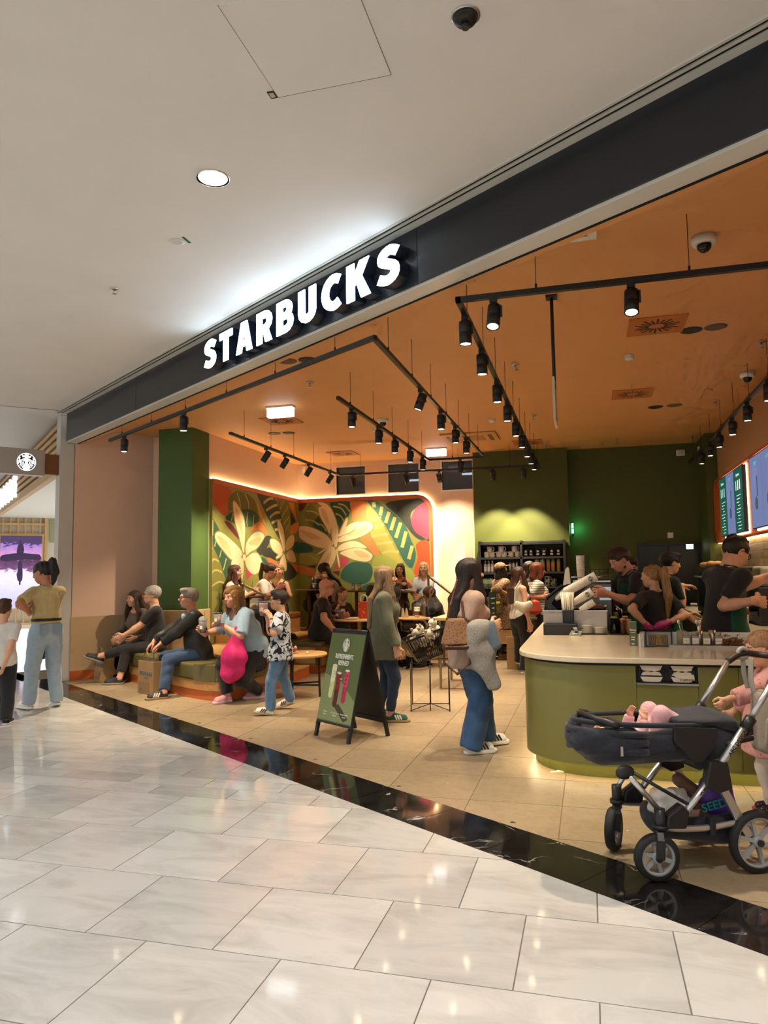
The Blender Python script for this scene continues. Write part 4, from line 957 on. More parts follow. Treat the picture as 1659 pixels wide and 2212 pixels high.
def surf(shapes,vox,disp=None):
 adds=[s for s in shapes if s['op']=='add']
 lo=np.min([s['lo']for s in adds],0)-3*vox;hi=np.max([s['hi']for s in adds],0)+3*vox
 n=np.ceil((hi-lo)/vox).astype(int)+1
 ax=[(lo[i]+vox*np.arange(n[i])).astype(np.float32)for i in range(3)]
 F=np.full(n,.15,np.float32)
 for s in shapes:
  if s['op']=='cut':
   X,Y,Z=ax[0][:,None,None],ax[1][None,:,None],ax[2][None,None,:]
   d=(X-s['p'][0])*s['n'][0]+(Y-s['p'][1])*s['n'][1]+(Z-s['p'][2])*s['n'][2]
   F=np.maximum(F,d.astype(np.float32));continue
  pad=s['k']+2.5*vox+.004
  i0=np.maximum(0,np.floor((s['lo']-pad-lo)/vox).astype(int));i1=np.minimum(n,np.ceil((s['hi']+pad-lo)/vox).astype(int)+1)
  if(i1<=i0).any():continue
  sl=tuple(slice(a,b)for a,b in zip(i0,i1))
  X,Y,Z=ax[0][sl[0]][:,None,None],ax[1][sl[1]][None,:,None],ax[2][sl[2]][None,None,:]
  d=s['f'](X,Y,Z)
  if s.get('clip')is not None:
   p,nn=s['clip'];d=np.maximum(d,(X-p[0])*nn[0]+(Y-p[1])*nn[1]+(Z-p[2])*nn[2])
  G=F[sl];k=s['k']
  if s['op']=='add':
   h=np.maximum(k-np.abs(G-d),0)/max(k,1e-6);F[sl]=np.minimum(G,d)-h*h*k*.25
  else:
   h=np.maximum(k-np.abs(G+d),0)/max(k,1e-6);F[sl]=np.maximum(G,-d)+h*h*k*.25
 if disp is not None:
  amp,fq,seed,zs=disp;rs=np.random.RandomState(seed)
  X,Y,Z=ax[0][:,None,None],ax[1][None,:,None],ax[2][None,None,:]
  D=0
  for j in range(3):
   w=rs.randn(3)*fq;w[2]*=zs
   D=D+np.sin(X*w[0]+Y*w[1]+Z*w[2]+rs.rand()*6+1.3*np.sin(Z*fq*.45*max(zs,.3)+X*fq*.3+j))
  F=F+(amp/2*D).astype(np.float32)
  for a in range(3):
   e=[slice(None)]*3;e[a]=0;F[tuple(e)]=.1;e[a]=-1;F[tuple(e)]=.1
 return nets(F,lo,vox)
def nets(F,lo,vox):
 S=F<0
 c=np.zeros(np.array(F.shape)-1,np.int8)
 for dx in(0,1):
  for dy in(0,1):
   for dz in(0,1):c+=S[dx:F.shape[0]-1+dx,dy:F.shape[1]-1+dy,dz:F.shape[2]-1+dz]
 act=(c>0)&(c<8);idx=np.argwhere(act)
 if len(idx)==0:return np.zeros((0,3)),np.zeros((0,4),int)
 num=np.full(act.shape,-1,np.int32);num[act]=np.arange(len(idx))
 P=np.zeros((len(idx),3));W=np.zeros(len(idx))
 crn=[(0,0,0),(1,0,0),(0,1,0),(1,1,0),(0,0,1),(1,0,1),(0,1,1),(1,1,1)]
 vals=[F[idx[:,0]+a,idx[:,1]+b,idx[:,2]+d]for a,b,d in crn]
 for i in range(8):
  for j in range(i+1,8):
   if sum(abs(crn[i][k]-crn[j][k])for k in range(3))!=1:continue
   m_=(vals[i]<0)!=(vals[j]<0)
   t=np.where(m_,vals[i]/(vals[i]-vals[j]+1e-12),0)
   for k in range(3):P[:,k]+=np.where(m_,crn[i][k]+t*(crn[j][k]-crn[i][k]),0)
   W+=m_
 P=(P/W[:,None]+idx)*vox+lo
 quads=[]
 for a in range(3):
  b,c2=(a+1)%3,(a+2)%3
  s0=[slice(None)]*3;s1=[slice(None)]*3;s0[a]=slice(0,-1);s1[a]=slice(1,None)
  A,B=S[tuple(s0)],S[tuple(s1)]
  e=np.argwhere(A!=B);ok=(e[:,b]>0)&(e[:,c2]>0)&(e[:,b]<num.shape[b])&(e[:,c2]<num.shape[c2]);e=e[ok]
  fl=A[tuple(e.T)]
  def cell(db,dc):
   q=e.copy();q[:,b]-=db;q[:,c2]-=dc;return num[tuple(q.T)]
  q=np.stack([cell(1,1),cell(0,1),cell(0,0),cell(1,0)],1)
  q[~fl]=q[~fl][:,::-1];quads.append(q[(q>=0).all(1)])
 return P,np.concatenate(quads)
def sdf_object(name,meshes,mt,parent,smooth=True,label=None):
 Vs,Fs,o=[],[],0
 for v,q in meshes:
  if len(v)==0:continue
  Vs.append(v);Fs.append(q+o);o+=len(v)
 if not Vs:return None
 v=np.concatenate(Vs);q=np.concatenate(Fs)
 me=bpy.data.meshes.new(name);me.vertices.add(len(v));me.vertices.foreach_set('co',v.astype(np.float32).ravel())
 me.loops.add(q.size);me.loops.foreach_set('vertex_index',q.astype(np.int32).ravel())
 me.polygons.add(len(q));me.polygons.foreach_set('loop_start',np.arange(0,q.size,4,dtype=np.int32))
 me.polygons.foreach_set('use_smooth',np.full(len(q),smooth))
 me.update(calc_edges=True);me.materials.append(mt)
 ob=bpy.data.objects.new(name,me);COL.objects.link(ob)
 if parent is not None:ob.parent=parent
 return tag(ob,label)
def ik(a,t,l1,l2,pole):
 a,t,pole=np.asarray(a,float),np.asarray(t,float),np.asarray(pole,float)
 d=t-a;L=np.linalg.norm(d);Lc=min(max(L,abs(l1-l2)+.01),l1+l2-.004);u=d/(L+1e-9)
 t=a+u*Lc;x=(l1*l1-l2*l2+Lc*Lc)/(2*Lc);h=math.sqrt(max(l1*l1-x*x,0))
 p=pole-u*(pole@u);p=nrm(p)
 return a+u*x+p*h,t
SKIN={}
def skin(tone):
 cols={'fair':'d9a585','rosy':'cf9377','tan':'bd8460','olive':'a5714e','brown':'8a5638'}
 return mat('skin '+tone,cols[tone],.5,noise=.06,nscale=14)
def cloth(name,col,rough=.85,**kw):
 kw.setdefault('bump',.25);kw.setdefault('bscale',90);kw.setdefault('noise',.07);kw.setdefault('nscale',18)
 return mat(name,col,rough,sheen=.15,**kw)
def hairmat(name,col,hi=None):
 """hair with long strands"""
 key='hair '+name
 if key in MATS:return MATS[key]
 return mat(key,col,.42,noise=.42,nscale=22,stretch=(5,5,.35),bump=.5,bscale=40)
def hand_shapes(wr,d,nrml,s,side,curl=.35,spread=.12,thumb=.5,point=False):
 """palm, four fingers of unequal length and a thumb; d = direction, nrml = out of the palm"""
 d=nrm(d);nrml=nrm(nrml-d*(nrml@d));x=np.cross(d,nrml)*side
 S=[]
 pl=.52*s
 S.append(ec(wr-d*.16*s,wr+d*.1*s,x,(.17*s,.115*s),(.2*s,.11*s),k=.01))
 S.append(ec(wr+d*.1*s,wr+d*pl,x,(.215*s,.105*s),(.24*s,.085*s),k=.008))
 lens=[.40,.45,.42,.33]
 for i in range(4):
  o=(.185-.125*i)*s
  b=wr+d*(pl-.02*s*abs(i-1.3))+x*o
  ang=(.12 if(point and i==0)else curl)*(1+.1*i);dr=nrm(d+x*((1.5-i)*spread*.5));p=b;r=(.062-.004*i)*s
  for j,fr in enumerate((.45,.32,.26)):
   a=ang*(1.15 if j==0 else 1.35)*(j+.45)
   v=dr*math.cos(a)+nrml*math.sin(a)
   q=p+v*lens[i]*s*fr
   S.append(rc(p,q,r,r*.88,k=.0035));p=q;r*=.88
 b=wr+d*.16*s+x*.16*s
 p1=b+nrm(d*.62+x*.75+nrml*(.25+thumb*.4))*.26*s;p2=p1+nrm(d*.9+x*(.35-thumb*.5)+nrml*(.2+thumb*.5))*.2*s
 p3=p2+nrm(d*.9+x*(.1-thumb*.7)+nrml*(.15+thumb*.45))*.15*s
 S+=[rc(b,p1,.1*s,.075*s,k=.012),rc(p1,p2,.07*s,.062*s,k=.004),rc(p2,p3,.06*s,.05*s,k=.003)]
 return S
def head_shapes(T,hs,fem=True,beard=0.):
 """T(x,y,z) maps head units (face +y, up +z, height 1) to space, T.R is the rotation"""
 R=T.R
 S=[el(T(0,-.07,.13),(.345*hs,.425*hs,.375*hs),R,k=.02*hs),el(T(0,.1,-.1),(.275*hs,.3*hs,.375*hs),R,k=.12*hs),el(T(0,.2,-.37),((.13 if fem else .16)*hs,.15*hs,.11*hs),R,k=.14*hs),el(T(0,.0,-.28),((.22 if fem else .25)*hs,.24*hs,.16*hs),R,k=.12*hs),rc(T(-.13,.33,.115),T(.13,.33,.115),.055*hs,k=.09*hs)]
 for sx in(-1,1):
  S.append(el(T(sx*.135,.455,.02),(.085*hs,.075*hs,.055*hs),R,k=.05*hs,op='sub'))
  S.append(el(T(sx*.17,.27,-.1),(.09*hs,.09*hs,.08*hs),R,k=.09*hs))
  S.append(el(T(sx*.335,-.03,-.03),(.04*hs,.095*hs,.145*hs),R@rotz(-sx*.35),k=.03*hs))
  S.append(el(T(sx*.365,-.0,-.02),(.025*hs,.05*hs,.085*hs),R@rotz(-sx*.35),k=.02*hs,op='sub'))
 S+=[rc(T(0,.37,.07),T(0,.475,-.085),.032*hs,.052*hs,k=.05*hs),rc(T(-.05,.42,-.105),T(.05,.42,-.105),.034*hs,k=.03*hs),rc(T(-.07,.375,-.232),T(.07,.375,-.232),.034*hs,k=.05*hs),rc(T(-.06,.37,-.275),T(.06,.37,-.275),.034*hs,k=.04*hs)]
 return S
EYE_W=mat('eye white','d8d2c8',.3);EYE_D=mat('dark iris',(.02,.012,.008),.2);LIPS={}
def person(label,base,yaw,H=1.65,sex='f',tone='fair',fat=1.,zp=None,py=0.,px=0.,lean=0.,roll=0.,twist=0.,head=(0,0),hroll=0.,hscale=1.,handL=None,handR=None,poleL=None,poleR=None,hdL=None,hdR=None,pnL=None,pnR=None,curl=(.35,.35),thumb=.5,footL=None,footR=None,kneeL=(0,1,.1),kneeR=(0,1,.1),fyL=.12,fyR=-.12,fpL=0.,fpR=0.,top=None,bottom=None,shoe=None,hair=None,apron=None,face=True,q=1.,group=None,brow='3a281c',lips='a8604f',belly=0.,bust=1.,hipw=1.,name='person',pointR=False):
 """label, standing point, heading (the figure looks along local +y); lengths in metres, targets in the figure's own frame"""
 root=empty(name,base,yaw,label,'person',group)
 sk=skin(tone);fem=sex=='f';h=H
 zp=.525*h if zp is None else zp
 Pel=V3(px,py,zp)
 Rt=rotz(twist)@roty(roll)@rotx(-lean);Rl=rotz(twist*.3)@roty(roll*.4)@rotx(-lean*.45)
 def tor(x,y,z):
  a=Pel+Rl@V3(x*h,y*h,min(z,.1)*h)
  return a+Rt@V3(0,0,max(z-.1,0)*h)if z>.1 else a
 def tt(x,y,z):return Pel+Rl@V3(0,0,.1*h)+Rt@V3(x*h,y*h,(z-.1)*h)
 shw=(.09 if fem else .105)*h*(1+.3*(fat-1))
 sh={s:tt(s*shw/h,-.004,.276)for s in(-1,1)}
 f=fat;f2=1+(fat-1)*.6
 torso=[el(tor(0,-.008,.015),((.094 if fem else .09)*h*f*hipw,.072*h*f,.075*h),Rl,k=.03),ec(tor(0,0,.02),tt(0,0,.14),Rt[:,0],(.086*h*f,.064*h*f),((.074 if fem else .084)*h*f,.058*h*f),k=.04),ec(tt(0,-.002,.14),tt(0,-.006,.24),Rt[:,0],((.075 if fem else .086)*h*f,.058*h*f),((.086 if fem else .1)*h*f2,.062*h*f2),k=.04),ec(sh[-1]*.9+sh[1]*.1+Rt@V3(0,-.004*h,-.005*h),sh[1]*.9+sh[-1]*.1+Rt@V3(0,-.004*h,-.005*h),Rt[:,2],(.034*h*f2,.042*h*f2),(.034*h*f2,.042*h*f2),k=.045)]
 if fem and bust:
  for s in(-1,1):torso.append(el(tt(s*.043,.048*f2,.2),(.04*h*f2*bust,.036*h*f2*bust,.04*h*f2*bust),Rt,k=.03))
 if belly:torso.append(el(tt(0,.035,.085),(.075*h*f,.065*h*belly,.075*h),Rt,k=.05))
 nb=tt(0,-.012,.31)
 Rh=Rt@rotx(lean*.75)@rotz(head[0])@rotx(head[1])@roty(hroll)
 hs=.145*h*hscale
 hc=nb+Rt@rotx(lean*.5)@V3(0,.012*h,.028*h)+Rh@V3(0,.018*h,.5*hs)
 class _T:
  R=Rh
  def __call__(s,x,y,z):return hc+Rh@V3(x*hs,y*hs,z*hs)
 T=_T()
 neck=[rc(tt(0,-.012,.27),T(0,-.1,-.22),(.033 if fem else .039)*h*f2**.5,(.029 if fem else .035)*h*f2**.5,k=.03),ec(tt(-.05,-.012,.285),tt(.05,-.012,.285),Rt[:,1],(.028*h,.028*h),(.028*h,.028*h),k=.04)]
 la,lf=.172*h,.15*h;arms={};hands={}
 for s,tgt,pole,hd,pn,cu in((-1,handL,poleL,hdL,pnL,curl[0]),(1,handR,poleR,hdR,pnR,curl[1])):
  if tgt is None:tgt=sh[s]+V3(s*.06*h,.02*h,-.30*h)
  pole=V3(s*.5,-1,-.2)if pole is None else V3(*pole)
  e,w=ik(sh[s],tgt,la,lf,pole);fd=nrm(w-e)
  hd=fd if hd is None else nrm(V3(*hd));pn=V3(-s,.2,0)if pn is None else V3(*pn)
  arms[s]=(sh[s],e,w)
  hands[s]=hand_shapes(w,hd,pn,.108*h*(1.06 if not fem else 1),s,cu,thumb=thumb,point=pointR and s==1)
 ar=((.0275,.0235,.016)if fem else(.032,.027,.0185))
 def arm_shapes(s,ex=0.,upto=2.,k=.02):
  a,e,w=arms[s];o=[]
  if upto<=1:
   b=a+(e-a)*upto;d=nrm(e-a)
   o.append(rc(a,e,ar[0]*h*f2+ex,ar[1]*h*f2+ex*1.25,k=k,clip=(b,d)))
  else:
   o.append(rc(a,e,ar[0]*h*f2+ex,ar[1]*h*f2+ex,k=k))
   d=nrm(w-e);b=e+(w-e)*min(upto-1,1)
   o.append(rc(e,w,ar[1]*h*f2+ex,ar[2]*h*f2**.5+ex,k=.015,clip=(b,d)if ex else None))
   if not ex:o.append(el(e+(w-e)*.28,(ar[1]*h*f2*1.06,ar[1]*h*f2*1.06,.05*h),np.stack([nrm(np.cross(d,V3(.3,.5,.8))),np.cross(d,nrm(np.cross(d,V3(.3,.5,.8)))),d],1),k=.02))
  return o
 lt,ls=.242*h,.235*h;legs={};feet={}
 for s,ft,kn in((-1,footL,kneeL),(1,footR,kneeR)):
  hip=Pel+Rl@V3(s*.05*h*hipw*f**.5,0,-.015*h)
  ft=V3(s*.055*h,0,0)if ft is None else V3(*ft)
  k_,an=ik(hip,ft+V3(0,0,.045*h),lt,ls,V3(*kn));legs[s]=(hip,k_,an);feet[s]=an-V3(0,0,.045*h)
 lr=((.058,.036,.022)if fem else(.056,.037,.024))
 def leg_shapes(s,ex=0.,kx=None,ax=None,clipz=None):
  a,k_,b=legs[s];kx=ex if kx is None else kx;ax=ex if ax is None else ax
  cl=(b+nrm(k_-b)*clipz,nrm(b-k_))if clipz is not None else None
  o=[rc(a,k_,lr[0]*h*f+ex,lr[1]*h*f2+kx,k=.03),rc(k_,b,lr[1]*h*f2+kx,lr[2]*h*f2**.5+ax,k=.02,clip=cl)]
  if not ex and not bottom:
   d=nrm(b-k_);bk_=nrm(np.cross(d,V3(1,0,0)));o.append(el(k_+(b-k_)*.3-nrm(V3(0,1,0)-d*d[1])*.012*h,(.034*h*f2,.034*h*f2,.075*h),np.stack([nrm(np.cross(bk_,d)),bk_,d],1),k=.03))
  return o
 foot_skin=[]
 for s,fy in((-1,fyL),(1,fyR)):
  an=legs[s][2];fdv=rotz(fy)@V3(0,1,0);foot_skin.append(rc(an,feet[s]+fdv*.08*h+V3(0,0,.02*h),.02*h,.012*h,k=.02))
 vb=.016*q;vh=hs*.032*min(q,1.3);vd=.0046*min(q,1.35)*max(.7,h/1.65)
 body=surf(torso+neck+arm_shapes(-1)+arm_shapes(1)+leg_shapes(-1)+leg_shapes(1)+foot_skin+[el(T(0,-.05,.1),(.28*hs,.34*hs,.3*hs),Rh,k=.02)],vb)
 hd_m=surf(neck[:1]+head_shapes(T,hs,fem),vh)
 sdf_object('body',[body,hd_m,surf(hands[-1]+arm_shapes(-1)[1:],vd)if q<1.6 else surf(hands[-1],vd),surf(hands[1]+arm_shapes(1)[1:],vd)if q<1.6 else surf(hands[1],vd)],sk,root)
 if face:
  Mh=frame_matrix(hc,Rh[:,0]*hs,Rh[:,1]*hs,Rh[:,2]*hs)
  for sx in(-1,1):
   e=MB();e.m(0).ball((sx*.135,.335,.018),(.068,.05,.036),10,6);e.m(1).ball((sx*.135,.378,.018),(.03,.014,.032),8,5)
   o=e.build('eye',[EYE_W,EYE_D],root);o.matrix_local=Mh
   bm_=mat('brow '+brow,brow,.7)
   o=MB().tube([(sx*.065,.392,.106),(sx*.14,.385,.122),(sx*.215,.325,.098)],.014,6,radii=[.014,.016,.008]).build('eyebrow',bm_,root);o.matrix_local=Mh
  lm=mat('lips '+lips,lips,.4)
  o=MB().ball((0,.384,-.237),(.075,.03,.018),10,5).ball((0,.381,-.272),(.066,.03,.022),10,5).build('lips',lm,root);o.matrix_local=Mh
 vc=.0125*q;up=Rt[:,2]
 if top:
  ex=top.get('ex',.012);sl=top.get('sleeve',.5);hem=top.get('hem',-.02);shapes=[]
  for tsh in torso:pass
  hx=ex*top.get('flare',1.1)if top.get('tuck')or not bottom else max(ex*top.get('flare',1.1),bottom.get('ex',.01)+.012)
  shapes=[el(tor(0,-.008,.015),((.094 if fem else .09)*h*f*hipw+hx,.072*h*f+hx,.075*h+hx),Rl,k=.03),ec(tor(0,0,-.06),tt(0,0,.14),Rt[:,0],(.094*h*f*hipw+hx,.073*h*f+hx),((.078 if fem else .087)*h*f+ex,.062*h*f+ex),k=.05),ec(tt(0,-.002,.14),tt(0,-.006,.235),Rt[:,0],((.078 if fem else .088)*h*f+ex,.06*h*f+ex),((.09 if fem else .103)*h*f2+ex,.064*h*f2+ex),k=.05),ec(sh[-1]+Rt@V3(0,-.004*h,-.006*h),sh[1]+Rt@V3(0,-.004*h,-.006*h),Rt[:,2],(.031*h*f2+ex*.6,.04*h*f2+ex*.8),(.031*h*f2+ex*.6,.04*h*f2+ex*.8),k=.03),ec(tt(-.045,-.012,.288),tt(.045,-.012,.288),Rt[:,1],(.03*h+ex*.5,.028*h+ex*.5),(.03*h+ex*.5,.028*h+ex*.5),k=.04)]
  if fem and bust:
   for s in(-1,1):shapes.append(el(tt(s*.043,.048*f2,.2),(.042*h*f2*bust+ex,.036*h*f2*bust+ex,.042*h*f2*bust+ex),Rt,k=.045))
  if belly:shapes.append(el(tt(0,.035,.085),(.08*h*f+ex,.065*h*belly+ex,.08*h+ex),Rt,k=.06))
  if hem<-.07:
   shapes.append(ec(tor(0,0,-.02),tor(0,0,hem),Rl[:,0],(.098*h*f*hipw+hx,.074*h*f+hx),(.104*h*f*hipw+hx*1.3,.084*h*f+hx*1.3),k=.05))
  shapes.append(plane_cut(tor(0,0,hem),-Rl[:,2]))
  if sl>0:
   for s in(-1,1):shapes+=arm_shapes(s,ex*top.get('slx',1.),sl,k=.022)
  else:
   for s in(-1,1):shapes.append(el(arms[s][0]+Rt@V3(s*.03*h,0,-.01*h),(.045*h,.07*h,.09*h),Rt,k=.02,op='sub'))
  nk=top.get('neck',.044);shapes.append(el(tt(0,.018+top.get('vneck',0),.335-top.get('vneck',0)*.5),(nk*h,(nk+.02)*h,top.get('neckz',.055)*h),Rt,k=.012,op='sub'))
  o=sdf_object(top.get('name','shirt'),[surf(shapes,vc,(top.get('fold',.004),26,len(label),.55))],top['mat'],root)
  if top.get('collar'):
   cm=top['collar'];rr=nk*h*1.0;n_=20
   pts=[tuple(tt(rr/h*math.sin(2*PI*k/n_),.0+(rr/h+.012)*math.cos(2*PI*k/n_),.303-.012*math.cos(2*PI*k/n_)))for k in range(n_)]
   MB().tube(pts,.013*h/1.7,8,True).build('collar',cm,root)
 if bottom:
  ex=bottom.get('ex',.01);wz=bottom.get('waist',.07);shapes=[]
  shapes=[el(tor(0,-.008,.012),((.094 if fem else .09)*h*f*hipw+ex*.9,.072*h*f+ex*.9,.078*h+ex),Rl,k=.03),ec(tor(0,0,.0),tor(0,0,wz),Rl[:,0],(.09*h*f*hipw+ex*.8,.066*h*f+ex*.8),(.086*h*f+ex*.6,.062*h*f+ex*.6),k=.03,clip=(tor(0,0,wz),Rl[:,2]))]
  for s in(-1,1):shapes+=leg_shapes(s,ex,bottom.get('kx',ex*1.2),bottom.get('ax',ex*1.6),bottom.get('cuff',-.01*h))
  sdf_object(bottom.get('name','trousers'),[surf(shapes,vc,(bottom.get('fold',.004),24,len(label)+3,.8))],bottom['mat'],root)
 if top and top.get('skirt'):
  sdf_object('robe',[surf(robe_shapes(legs,Pel,tor,h,f,top['skirt']),vc,(.006,20,5,.3))],top['mat'],root)
 if apron:
  ap=[]
  ap.append(ec(tor(0,0,-.12),tt(0,0,.1),Rl[:,0],(.1*h*f+.03,.082*h*f+.03),(.088*h*f+.026,.064*h*f+.028),k=.05))
  ap.append(ec(tt(0,-.002,.1),tt(0,-.006,.22),Rt[:,0],(.088*h*f+.024,.062*h*f+.027),(.09*h*f2+.02,.068*h*f2+.027),k=.05))
  if belly:ap.append(el(tt(0,.035,.085),(.08*h*f+.03,.065*h*belly+.03,.08*h+.03),Rt,k=.06))
  if fem:
   for s in(-1,1):ap.append(el(tt(s*.043,.048*f2,.2),(.042*h*f2+.027,.036*h*f2+.027,.042*h*f2+.027),Rt,k=.05))
  for s in(-1,1):ap.append(rc(legs[s][0],legs[s][0]+(legs[s][1]-legs[s][0])*.8,lr[0]*h*f+.035,lr[0]*h*f+.03,k=.08))
  ap.append(plane_cut(tt(0,apron.get('side',.0),.1),-Rt[:,1]));ap.append(plane_cut(tt(0,0,.255),Rt[:,2]))
  for s in(-1,1):ap.append(plane_cut(tt(s*.075,0,.25),nrm(Rt@V3(s,0,.42))))
  sdf_object('apron',[surf(ap,vc,(.003,22,3,.6))],apron['mat'],root)
  for s in(-1,1):
   pts=[tuple(tt(s*.06,.075,.245)),tuple(tt(s*.055,.06,.29)),tuple(tt(s*.045,.01,.322)),tuple(tt(s*.02,-.045,.325))]
   MB().tube(spline(pts,4,False),.009,6,sq=(.006,.02)).build('apron_strap',apron['mat'],root)
 if shoe:
  for s,fy,fp in((-1,fyL,fpL),(1,fyR,fpR)):
   make_shoe(root,feet[s],fy,fp,h,shoe,s,q)
 if hair:make_hair(root,T,hs,hair,tt,h,q)
 root['_dummy']=0;del root['_dummy']
 return dict(root=root,T=T,hs=hs,arms=arms,legs=legs,tt=tt,tor=tor,hc=hc,Rh=Rh,Rt=Rt,base=Vector(base),yaw=yaw,feet=feet,world=lambda p:Vector(base)+Matrix.Rotation(yaw,3,'Z')@Vector(p))
def robe_shapes(legs,Pel,tor,h,f,length):
 S=[ec(tor(0,0,.05),tor(0,0,-.03),(1,0,0),(.1*h*f,.08*h*f),(.11*h*f,.09*h*f),k=.05)]
 for s in(-1,1):
  a,k_,b=legs[s];S+=[rc(a,k_,.085*h*f,.075*h*f,k=.1),rc(k_,k_+(b-k_)*length,.075*h*f,.085*h*f,k=.1)]
 return S
SHOE_MESH={}
def make_shoe(root,foot,fy,fp,h,spec,side,q):
 L=.155*h*spec.get('len',1.);st=spec.get('style','sneaker')
 key=(st,round(L,3),spec['mat'].name,spec['sole'].name,side if spec.get('stripe')else 0,round(q,1))
 if key not in SHOE_MESH:
  Wd=L*.17;hgt=L*(.36 if st!='clog' else .34);sole_h=L*spec.get('sole_h',.1)
  up=[ec((0,-.36*L,sole_h*.9+.05*L),(0,.36*L,sole_h*.9+.02*L),(1,0,0),(Wd*.86,.09*L),(Wd*1.02,.075*L),k=.02),ec((0,-.33*L,sole_h+.04*L),(0,-.2*L,hgt),(1,0,0),(Wd*.8,.15*L),(Wd*.58,.12*L),k=.03),rc((0,-.12*L,hgt*.78),(0,.3*L,sole_h+.09*L),Wd*.62,Wd*.6,k=.04),plane_cut((0,0,sole_h*.6),(0,0,-1)),plane_cut((0,0,hgt*1.08),(0,-.12,1))]
  so=[ec((0,-.36*L,sole_h*.5),(0,.36*L,sole_h*.5),(1,0,0),(Wd*.95,L*.2),(Wd*1.08,L*.2),k=.01),el((0,.02*L,sole_h*.5),(Wd*1.0,L*.53,L*.16),None,k=.02),plane_cut((0,0,sole_h),(0,0,1)),plane_cut((0,0,0),(0,0,-1))]
  v=.006*min(q,1.6)
  a=sdf_object('shoe',[surf(up,v)],spec['mat'],root);b=sdf_object('sole',[surf(so,v)],spec['sole'],a);SHOE_MESH[key]=(a.data,b.data)
  ob=[a,b]
 else:
  a=bpy.data.objects.new('shoe',SHOE_MESH[key][0]);b=bpy.data.objects.new('sole',SHOE_MESH[key][1])
  COL.objects.link(a);COL.objects.link(b);a.parent=root;b.parent=a
 M=Matrix.Translation(Vector(foot))@Matrix.Rotation(fy,4,'Z')@Matrix.Rotation(fp,4,'X')@Matrix.Translation((0,.3*L,0))
 a.matrix_local=M
 if spec.get('stripe'):
  Wd=L*.17;sole_h=L*spec.get('sole_h',.1)
  for sx in(-1,1):
   for k in range(3):
    y=(-.02+.1*k)*L
    MB().tube([(sx*Wd*1.0,y+.03*L,sole_h+.015*L),(sx*Wd*.97,y-.01*L,sole_h+.09*L),(sx*Wd*.74,y-.06*L,sole_h+.19*L)],0,sq=(.01,.052*L)).build('stripe',spec['stripe'],a)
 if spec.get('lace'):
  Wd=L*.17
  for k in range(4):
   y=(-.02+.085*k)*L;z=L*(.335-.05*k)
   MB().tube([(-Wd*.42,y,z-.012),(0,y+.012,z+.006),(Wd*.42,y,z-.012)],.0035,6).build('lace',spec['lace'],a)
